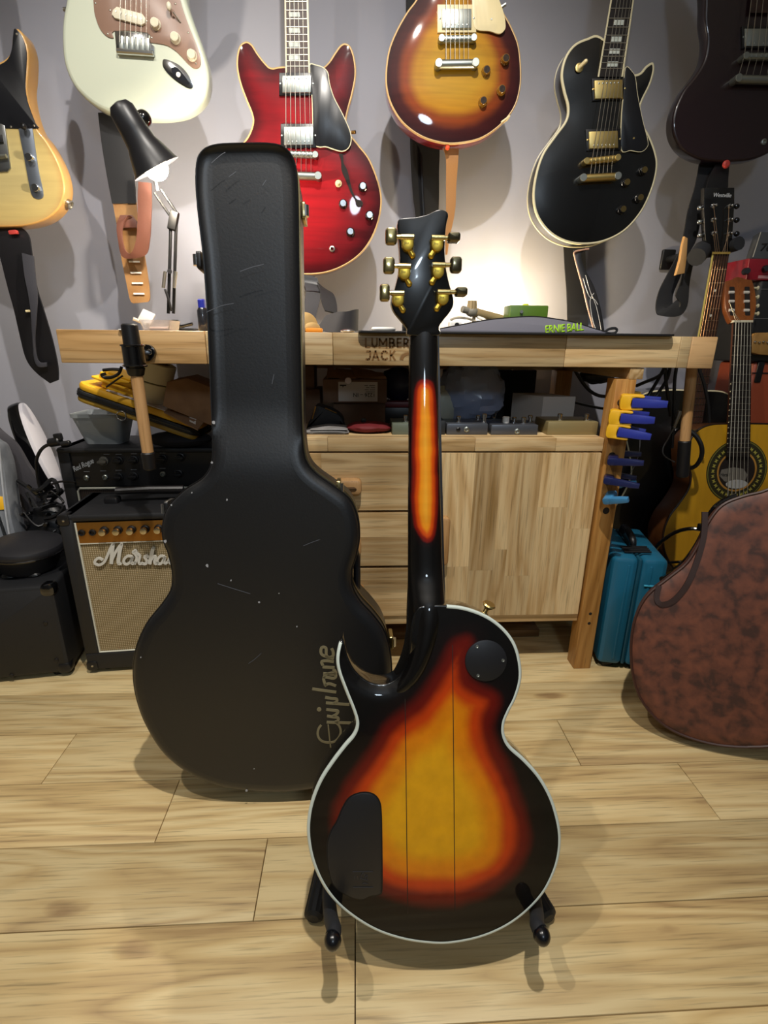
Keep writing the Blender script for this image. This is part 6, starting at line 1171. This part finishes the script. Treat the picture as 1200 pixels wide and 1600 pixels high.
MB().rbox(TF, wd*.62, wd*.88, vt-.075, vt-.071, -.004, .01, .001, .001).build('latch_edge', M('teal_light', '3f9ab8', .35), t)
hA = TF.P(wd*.5, vt, .08); hB = TF.P(wd*.5, vt, .19); MB().tube(spline([hA, hA+np.array([0, .01, .022]), hB+np.array([0, -.01, .022]), hB], 4, False), .009, 10).build('handle', BLK, t)
for k in range(4): p = TF.P(wd*.5, vt, .03+k*.012); MB().tube([p+TF.u*-.035+np.array([0, 0, .004]), p+TF.u*.03+np.array([0, 0, .008])], .003, 6).build('hinge_bar', BLK, t)
for u in (.03, wd-.03):
    for w in (.03, .20): p = TF.P(u, 0, w); MB().box(p[0]-.014, p[0]+.014, p[1]-.014, p[1]+.014, 0, .0125, .002).build('foot', BLK, t)
# ------------------------------------------------------------------ brown leather gig bag
Bb = aZ(1155, 1168, .032); BA = math.radians(16); BF = Frame(Bb, nrm([1, -.42, 0]), (0, math.sin(BA), math.cos(BA)))
bg = [(1150, 1167), (1090, 1157), (1040, 1135), (1006, 1100), (990, 1060), (986, 1010), (993, 965), (1012, 930), (1045, 903), (1073, 880), (1092, 850), (1106, 818), (1128, 790), (1160, 776), (1200, 765), (1240, 738), (1265, 690), (1300, 640), (1350, 620), (1400, 640), (1425, 700), (1420, 780), (1400, 850), (1410, 930), (1420, 1010), (1385, 1080), (1310, 1135), (1230, 1163)]
buv = ccw(spline([BF.uv(x, y) for x, y in bg], 4)); t = thing('gig_bag', 'brown mottled leather guitar bag leaning at the right edge of the floor', 'bag', Bb*np.array([1, 1, 0]))
LEA, nt, b = new_mat('mottled_leather'); mp = coords(nt, (1, 1, 1)); n1 = nt.nodes.new('ShaderNodeTexNoise'); n1.inputs['Scale'].default_value = 38; n1.inputs['Detail'].default_value = 6; n1.inputs['Distortion'].default_value = .3
nt.links.new(mp.outputs[0], n1.inputs[0]); rp = ramp(nt, ((.36, '3c241c'), (.5, '5a3325'), (.66, '6b3d2b'))); nt.links.new(n1.outputs[0], rp.inputs[0]); nt.links.new(rp.outputs[0], b.inputs['Base Color']); b.inputs['Roughness'].default_value = .55
bp = nt.nodes.new('ShaderNodeBump'); bp.inputs['Strength'].default_value = .35; bp.inputs['Distance'].default_value = .001; nt.links.new(n1.outputs[0], bp.inputs['Height']); nt.links.new(bp.outputs[0], b.inputs['Normal'])
MB().loops([[BF.P(a, b_, w) for a, b_ in inset(buv, i)] for w, i in ((-.004, .028), (-.003, .014), (0, .004), (.002, .0))]).build('front_panel', LEA, t, ang=60)
MB().loops([[BF.P(a, b_, w) for a, b_ in inset(buv, i)] for w, i in ((.0025, .003), (.006, 0), (.05, .006), (.085, .016), (.09, .026))]).build('gusset', LEA, t, ang=50)
pip_ = M('leather_piping', '3a1f17', .5); MB().tube([BF.P(a, b_, .001) for a, b_ in np.vstack([buv, buv[:1]])], .0032, 6).build('piping', pip_, t)
pk = spline([BF.uv(x, y, -.004) for x, y in ((1102, 800), (1100, 838), (1088, 880), (1072, 915), (1052, 938), (1034, 944), (1026, 935), (1030, 915))], 5, False); m = MB(); L = []
for j in range(len(pk)):
    tt = pk[min(j+1, len(pk)-1)]-pk[max(j-1, 0)]; tt = tt/np.linalg.norm(tt); qn = np.array([-tt[1], tt[0]])*.0055; dd = max(0, float(sdf([pk[j]], buv)[0])); wv = -.0005-.004*min(dd/.03, 1)
    L.append([BF.P(*(pk[j]+qn), wv-.003), BF.P(*(pk[j]-qn), wv-.003), BF.P(*(pk[j]-qn), wv+.004), BF.P(*(pk[j]+qn), wv+.004)])
m.loops(L); m.build('handle_strap', M('dark_strap_leather', '2c1812', .5), t)
ib = inset(buv, -.0035); st0 = [p for p in ib if p[1] < .08 and p[0] > -.12]
for a in ib:
    if a[1] < .05 and a[0] > -.06:
        q = BF.P(a[0], a[1], .014); MB().rbox(Frame(q, BF.u, BF.n), -.0022, .0022, -.0007, .0007, -.0012, .0012, 0, 0).build('stitch', M('stitch_tan', 'b59a72', .7), t)
# ------------------------------------------------------------------ classical guitar
c0 = aY(1152, 736, 1.44); ca = math.radians(8); CFm = Frame(c0, (1, 0, 0), (0, math.sin(ca), math.cos(ca)))
g = thing('classical_guitar', 'yellow topped classical guitar standing at the right behind the leather bag', 'guitar', CFm.p(1150, 900)*np.array([1, 1, 0])+np.array([0, 0, 0]))
hl = [(1135, 661), (1109, 663), (1091, 671), (1080, 684), (1075, 703), (1076, 728), (1079, 745), (1075, 764), (1061, 786), (1046, 806), (1037, 828), (1036, 850), (1041, 870), (1056, 893), (1085, 912), (1115, 921), (1150, 924)]
huv = [CFm.uv(x, y) for x, y in hl]; cxm = CFm.uv(1154, 736)[0]; full = huv+[np.array([2*cxm-p[0], p[1]]) for p in huv[::-1][1:]]
full = ccw(spline(full, 5)); SPR = burst('amber_spruce', ((0, '8f6414'), (.2, 'b98a1c'), (1, 'b98a1c')), 0, .02, 2, .10, .25)
body(CFm, None, .085, g, SPR, M('brown_side', '5a3418', .3, coat=.8), sp=.025, edge=.002, uv=full, bind=M('dark_binding', '241208', .4), bw=.003, bdepth=.004)
sc = CFm.uv(1151, 736); R_o = abs(CFm.uv(1198, 736)[0]-sc[0]); R_i = R_o*.60
def disc(r1, r2, w, nm, mat, n=56): MB().loops([[CFm.P(sc[0]+r*math.cos(a), sc[1]+r*math.sin(a), ww) for a in np.linspace(0, 2*math.pi, n, False)] for r, ww in ((r1, 0), (r1, w), (r2, w), (r2, 0))], False, False).build(nm, mat, g)
disc(R_o, R_i*1.07, -.0008, 'rosette', M('rosette_dark', '26230f', .5)); disc(R_i*1.09, R_i, -.0012, 'hole_rim', M('rosette_gold', 'a87a34', .5)); disc(R_o*.97, R_o*.945, -.0011, 'rosette_ring', M('rosette_olive', '6d6a28', .5))
for k in range(30):
    a = 2*math.pi*k/30; r = R_o*.79; q = CFm.P(sc[0]+r*math.cos(a), sc[1]+r*math.sin(a), -.0008); uu = CFm.u*-math.sin(a)+CFm.v*math.cos(a); vv = CFm.u*math.cos(a)+CFm.v*math.sin(a)
    MB().prism(Frame(q, uu, vv), [(-.0042, -.0055), (0, -.0018), (.0042, -.0055), (.0042, .0055), (0, .0018), (-.0042, .0055)], -.0004, .0002).build('rosette_inlay', M('rosette_yellow', '9a9340', .5), g)
MB().prism(CFm, [(sc[0]+R_i*1.0*math.cos(a), sc[1]+R_i*math.sin(a)) for a in np.linspace(0, 2*math.pi, 40, False)], -.0006, .0).build('sound_hole', M('hole_black', '', 0), g)
lab = MB().prism(CFm, [(sc[0]+x*R_i, sc[1]+y*R_i) for x, y in ((-.93, -.25), (-.85, .08), (-.2, .2), (.35, .12), (.62, -.2), (.52, -.55), (0, -.62), (-.6, -.55))], -.0009, -.0002).build('label', M('label_grey', '6c6862', .8), g)
MB().prism(CFm, [(sc[0]+R_i*(.08+.60*math.cos(a)), sc[1]+R_i*(-.70+.24*math.sin(a))) for a in np.linspace(0, 2*math.pi, 24, False)], -.0011, -.0004).build('label', M('label_lit', 'a8aaac', .8), g)  # lit part of the label, its light put into a paler oval
text('Herald', CFm, sc[0]-R_i*.98+.004, sc[1]-R_i*.28, .0105, INK, g, 'label_lettering', 0, .2, .0003, .0, -.0013, .9, .8)
L0, R0_, L1, R1 = (1136.5, 712), (1173.5, 712), (1146, 504), (1175, 504)
def cneck(F, g, L0, R0, L1, R1, frets, board, nk, w=-.005, th=.022, bindm=None): return neck(F, L0, R0, L1, R1, g, board, nk, frets, (), bindm, w, w, th)
nq = cneck(CFm, g, (1134.5, 714), (1172, 714), (1146, 504), (1175, 504), [1-(1-.0)*0 for _ in ()]+[(y-504)/210 for y in (524, 540.5, 555, 570, 585, 597.5, 610, 620.5, 630.5, 640, 649.5, 658.5, 668.5, 677, 685, 692.5, 699.5, 706.5)], FRET, M('mahogany', '5a3018', .4))
for y in (600, 612, 623, 632, 641, 650, 660, 668.5, 677, 685, 693): t_ = (y-504)/210; MB().ball(nq(t_, .03, -.0105), (.0016, .001, .0016), 8, 5).build('side_dot', CREAM, g)
strings(CFm, (1150, 504), (1173, 504), (1138, 760), (1168, 760), g, -.014, -.016, M('nylon_string', 'a9a79c', .4), .0007); strings(CFm, (1138, 760), (1168, 760), (1130, 905), (1168, 905), g, -.016, -.010, M('nylon_string', '', 0), .0007)
MB().prism(CFm, [CFm.uv(x, y) for x, y in ((1095, 893), (1205, 893), (1205, 908), (1095, 908))], -.009, .001, .003).build('bridge', ROSE, g)
HFc = Frame(CFm.p(1160, 504, -.002), CFm.u, CFm.v*math.cos(.2)+CFm.n*math.sin(.2))
ho = ccw(spline([HFc.uv(x, y) for x, y in ((1146, 504), (1141, 503), (1136, 492), (1132, 478), (1131, 445), (1133, 440), (1141, 438), (1150, 433.5), (1158, 435), (1169, 438), (1174, 440), (1179, 460), (1180, 480), (1176, 497), (1173, 504))], 4)); MB().prism(HFc, ho, -.004, .014, .002, True).build('headstock', wood('mahogany_face', ('8f5226', '7c4420', '5f3216'), 2, .35, 1, .5, .05), g)
for x in (1142.5, 1166): 
    a, b = HFc.uv(x-4 if 0 else x-3.6, 494), HFc.uv(x+3.6, 449); MB().prism(HFc, rrect(min(a[0], b[0]), a[1], max(a[0], b[0]), b[1], .0035, 4), -.0044, -.001).build('slot', M('hole_black', '', 0), g)
    for y in (457, 471, 485): p_, q_ = HFc.p(x-3.9, y, -.0045), HFc.p(x+3.9, y, -.0045); MB().cyl(p_, q_, .0042, n=10).build('roller', M('ivory_roller', 'cfc9c0', .4), g)
for y in (450, 464, 478, 490): p_ = HFc.p(1178, y, .006); MB().cyl(p_, p_+np.array([.010, 0, 0]), .003, n=8).ball(p_+np.array([.012, 0, 0]), (.004, .004, .006), 8, 6).build('tuner_button', IVORY, g)
MB().prism(CFm, [CFm.uv(x, y, -.01) for x, y in ((1145, 500.5), (1176, 500.5), (1176, 504), (1145, 504))], -.013, 0, .001).build('nut', M('bone', 'cfc8b0', .4), g)
for k in range(3): MB().cyl(HFc.p(1140+k*2.5, 473+k*6, -.008), CFm.p(1150+k*3.4, 502, -.014), .0006, n=5).build('string_end', STEEL, g)
# ------------------------------------------------------------------ black acoustic on the wall
YA = 1.545; AF = yframe(YA); g = thing('acoustic_guitar', 'black acoustic guitar with a cream bound neck, hanging behind the right end of the bench', 'guitar', AF.p(1082, 700))
MB().pp(AF, [(1101, 293), (1148, 293), (1148, 318), (1144, 382), (1138, 396), (1117, 396), (1103, 384), (1100, 330)], -.006, .010, .002).build('headstock', BLKG, g)
u, v = AF.uv(1113, 308); text('Westville', AF, u-.003, v-.001, .0098, M('silver_print', 'c4c8cc', .4), g, 'headstock_lettering', 0, .1, .0006, .0, -.0066, 1, .95)
for x, y in ((1114.5, 322), (1113.5, 344), (1114, 365)): MB().lathe(AF.p(x, y, -.006), -AF.n, [(0, .0062), (.003, .006), (.006, .0035), (.014, .003), (.015, .0018)], 14).build('tuner_post', CHROME, g); p_ = AF.p(1094, y+3, .006); MB().cyl(AF.p(1101, y+3, .006), p_, .003, n=8).ball(p_, (.009, .006, .007), 12, 8).build('tuner_button', CHROME, g)
for x, y in ((1139.5, 322.5), (1139.5, 344), (1139, 365.5)): MB().lathe(AF.p(x, y, -.006), -AF.n, [(0, .0062), (.003, .006), (.006, .0035), (.014, .003), (.015, .0018)], 14).build('tuner_post', CHROME, g); p_ = AF.p(1151, y, .004); MB().cyl(AF.p(1146, y, .004), p_, .003, n=8).ball(p_, (.008, .006, .007), 12, 8).build('tuner_button', M('dark_chrome', '', 0), g)
nq = neck(AF, (1064, 680), (1094, 680), (1114, 397), (1139.5, 397), g, ROSE, BLKG, [(y-397)/283 for y in (421, 442, 462.5, 482.5, 501, 516, 532, 547, 562, 575, 588, 600, 611, 622, 632, 642, 651, 660)], [((y-397)/283, 0) for y in (454, 493, 530, 560)], None, -.008, -.008, .024, PEARL, M('worn_fret', '8a8478', .4, 1), dots=True)
MB().loops([[nq(t_, -.06, -.0136), nq(t_, .05, -.0136), nq(t_, .05, -.004), nq(t_, -.06, -.004)] for t_ in (0, 1)]).build('neck_binding', M('yellowed_binding', 'd8c26a', .4), g)
MB().loops([[nq(0, -.06, -.017), nq(0, 1.06, -.017), nq(0, 1.06, -.004), nq(0, -.06, -.004)], [nq(-.012, -.06, -.017), nq(-.012, 1.06, -.017), nq(-.012, 1.06, -.004), nq(-.012, -.06, -.004)]]).build('nut', M('brass_nut', 'b89a4c', .4, .5), g)
strings(AF, (1117, 397), (1137, 397), (1068, 676), (1091, 676), g, -.017, -.016, M('bronze_string', 'b08a68', .35, 1))
for k, (x0_, x1_) in enumerate(((1115, 1118), (1115, 1121), (1115, 1124.5), (1139, 1128), (1139, 1132), (1139, 1136))): MB().cyl(AF.p(x0_, (365, 344, 322)[k % 3], -.016), AF.p(x1_, 397, -.017), .0006, n=5).build('string_end', M('bronze_string', '', 0), g)
ab = [(1090, 610), (1045, 609), (1010, 614), (985, 632), (975, 665), (982, 705), (986, 740), (972, 775), (945, 815), (930, 865), (935, 920), (965, 962), (1015, 985), (1060, 985), (1115, 965), (1150, 920), (1158, 870), (1155, 820), (1145, 775), (1148, 735), (1156, 700), (1160, 660), (1150, 628), (1130, 612)]
body(AF, ab, .085, g, M('black_acoustic_top', '060607', .35, coat=.5), BLKG, sp=.04, edge=.002, bind=M('aged_binding', '', 0), bw=.0022, bdepth=.003)
# its hanger
hk = thing('wall_hanger', 'black padded guitar hanger on the wall holding the black acoustic guitar', 'hanger', (AF.p(1110, 392)[0], YW, AF.p(1110, 392)[2]))
h0 = AF.p(1112, 388, .03); MB().tube([np.array([h0[0], YW-.004, h0[2]]), h0], .010, 10).build('arm', BLK, hk); MB().box(h0[0]-.022, h0[0]+.022, YW-.012, YW, h0[2]-.03, h0[2]+.03, .004).build('wall_plate', BLK, hk)
MB().tube(spline([h0, AF.p(1098, 390, .016), AF.p(1094, 395, -.002), AF.p(1088, 402, -.02)], 4, False), .024, 12).build('padded_prong', M('black_foam', '', 0), hk)
MB().tube(spline([h0, AF.p(1142, 384, .016), AF.p(1147, 383, -.002), AF.p(1155, 380, -.02)], 4, False), .018, 12).build('padded_prong', M('black_foam', '', 0), hk)
Fw = yframe(1.56); t = thing('wood_wedge', 'small wooden wedge hooked inside the black strap loop left of the acoustic guitar', 'wedge', Fw.p(1067, 420)); MB().prism(Fw, [Fw.uv(x, y) for x, y in ((1070, 369), (1075, 372), (1073, 405), (1070, 427), (1056, 430), (1063, 405), (1066, 385))], 0, .012, .002, True).build('wedge', M('pine', 'b58a54', .6), t)
# ------------------------------------------------------------------ cables at the right
t = thing('cable_bunch', 'bunch of black cables hanging below the right end of the bench', 'cables', aY(1030, 600, 1.35))
for L in ([(1042, 566), (1030, 590), (1015, 615), (1004, 632)], [(1048, 566), (1043, 590), (1030, 612), (1018, 630)], [(1058, 568), (1054, 595), (1053, 640), (1050, 700)], [(1040, 566), (1040, 590), (1043, 615), (1048, 650)], [(994, 603), (1008, 597), (1025, 590), (1042, 578)], [(1090, 570), (1100, 600), (1106, 630), (1108, 660)]):
    MB().tube(spline([aY(x, y, 1.36) for x, y in L], 5, False), .0045, 8).build('cable', BLK, t)
t = thing('power_cable', 'thick black cable looping in front of the yellow classical guitar', 'cable', aY(1090, 850, 1.30))
for L, r_ in (([(1150, 775, 1.30), (1128, 784, 1.30), (1112, 800, 1.29), (1102, 825, 1.28), (1090, 850, 1.26), (1072, 876, 1.22), (1050, 895, 1.16), (1035, 905, 1.10)], .0075), ([(1098, 828, 1.285), (1080, 826, 1.30), (1060, 830, 1.32), (1042, 840, 1.33), (1028, 852, 1.34), (1018, 870, 1.34)], .0055), ([(1080, 877, 1.27), (1060, 878, 1.30), (1035, 880, 1.33)], .004)):
    MB().tube(spline([aY(*p) for p in L], 5, False), r_, 10).build('cable', BLKG, t)
p = aY(1097, 824, 1.28); MB().rbox(Frame(p, (1, 0, 0), (0, 0, 1)), -.010, .006, -.008, .010, -.008, .008, .003, .002).build('cable_clip', BLK, t)
t = thing('instrument_cable', 'black cable arching beside the neck of the black acoustic, before the classical guitar', 'cable', aY(1090, 700, 1.36))
MB().tube(spline([aY(*p) for p in ((1076, 672, 1.38), (1088, 682, 1.37), (1096, 697, 1.36), (1096, 713, 1.36), (1088, 727, 1.37), (1078, 732, 1.38))], 5, False), .006, 8).build('cable', BLK, t)
t = thing('plug_lead', 'thin grey lead with a silver plug hanging below the bench end', 'cable', aY(1060, 650, 1.34))
MB().cyl(aY(1063, 642, 1.33), aY(1053, 668, 1.33), .006, .004, n=10, bev=.001).build('plug', STEEL, t); MB().tube(spline([aY(*p) for p in ((1053, 668, 1.33), (1044, 685, 1.33), (1036, 700, 1.33), (1038, 712, 1.33), (1054, 722, 1.33))], 4, False), .0018, 6).build('lead', M('grey_lead', '6a6a6c', .5), t)
MB().tube(spline([aY(*p) for p in ((1000, 685, 1.25), (999, 705, 1.25), (993, 725, 1.25), (980, 748, 1.25))], 4, False), .0008, 5).build('thread', M('grey_lead', '', 0), t)
# ------------------------------------------------------------------ stack at the right edge
YX = 1.56; FX = yframe(YX); xR = sx(1330, YX, 500)
t = thing('orange_case', 'red brown hard case standing at the bottom of the stack at the right edge', 'case', (sx(1230, YX, 600), 1.54, 0)); xa = sx(1171, YX, 600); z1 = aY(1185, 566, YX)[2]
MB().box(xa, xR, YX, 1.72, 0, z1, .012).build('case', M('red_brown_vinyl', '8a3d22', .45), t); MB().rbox(FX, xa+.012, xa+.032, z1-.06, z1+.002, -.003, .003, .004, .001).build('strap', LEATHK, t); MB().tube([FX.P(xa, aY(1185, 583, YX)[2], -.001), FX.P(xR, aY(1185, 583, YX)[2], -.001)], .002, 6).build('lid_edge', BLK, t)
t = thing('dark_amplifier', 'black boxy amplifier in the stack at the right edge above the red brown case', 'amplifier', (sx(1230, YX, 520), 1.54, z1)); z2 = aY(1185, 438, YX)[2]; xb = sx(1176, YX, 500)
MB().box(xb, xR, YX, 1.72, z1+.0004, z2, .008).build('carcass', TOLEX, t); MB().tube([FX.P(xb+.004, aY(1185, 452, YX)[2], -.001), FX.P(xR, aY(1185, 450, YX)[2], -.001)], .001, 6).build('piping', M('grey_lead', '', 0), t); MB().tube([FX.P(xb+.004, aY(1185, 498, YX)[2], -.001), FX.P(xR, aY(1185, 496, YX)[2], -.001)], .001, 6).build('piping', M('grey_lead', '', 0), t)
t = thing('wooden_plate', 'small wooden plate with a row of silver pins at the right edge of the stack', 'plate', FX.p(1188, 550, -.02)); o = [FX.uv(x, y, -.02) for x, y in ((1173, 551), (1176, 532), (1182, 521), (1200, 520), (1215, 522), (1215, 553))]
MB().prism(FX, spline(o, 3), -.024, -.0005, .003, True).build('plate', M('golden_wood', 'a98045', .5, var=30, col2='96703a'), t)
for k in range(4): MB().ball(FX.p(1180+k*6.5, 534+(k % 2), -.026), (.004, .004, .003), 10, 6).build('pin', CHROME, t)
t = thing('red_pedal', 'red effects pedal with black knobs on top of the stack at the right edge', 'pedal', (sx(1190, 1.50, 430), 1.52, z2)); z3 = aY(1190, 404, YX)[2]; xc = sx(1167, YX, 430)
o = [(sx(1166, YX, 436), z2+.0005), (xR-.05, z2+.0005), (xR-.05, z3), (sx(1171, YX, 405), z3)]; MB().prism(FX, o, 0, .10, .004, True).build('case', M('red_enamel', '8a1626', .3, coat=.6), t)
for x, y in ((1166, 424), (1196, 420)): q = FX.p(x, y, -.002); MB().lathe(q+np.array([0, .004, 0]), nrm([-.3, -1, 0]), [(0, .010), (.012, .009), (.018, .0075)], 14).build('knob', BLK, t)
u, v = FX.uv(1184, 435); MB().prism(FX, [(u, v), (u+.03, v), (u+.03, v+.008), (u, v+.008)], -.0008, .0005).build('label', M('pale_red', 'c08a8c', .5), t)
t = thing('silver_pedal', 'grey pedal with a black numeral standing tilted on the red pedal', 'pedal', (sx(1195, YX, 400), 1.50, z3)); q0_ = np.array([sx(1176, 1.57, 400), 1.57, z3+.001]); Fs = Frame(q0_, (1, 0, 0), (.28, .25, 1)); 
Fs = Frame(q0_, (1, 0, 0), (0, .25, 1)); hh_ = (aY(1190, 359, 1.57)[2]-z3); MB().prism(Fs, [(0, 0), (.10, 0), (.125, hh_), (.022, hh_)], 0, .03, .002, True).build('case', M('grey_enamel', '55585c', .35, .3), t)
MB().tube([Fs.P(.001, .003, -.001), Fs.P(.021, hh_-.002, -.001)], .0016, 6).build('edge_trim', STEEL, t); text('76', Fs, .020, .022, .020, INK, t, 'numeral', 0, .25, .0008, .02, -.0012, 1, 1.2)
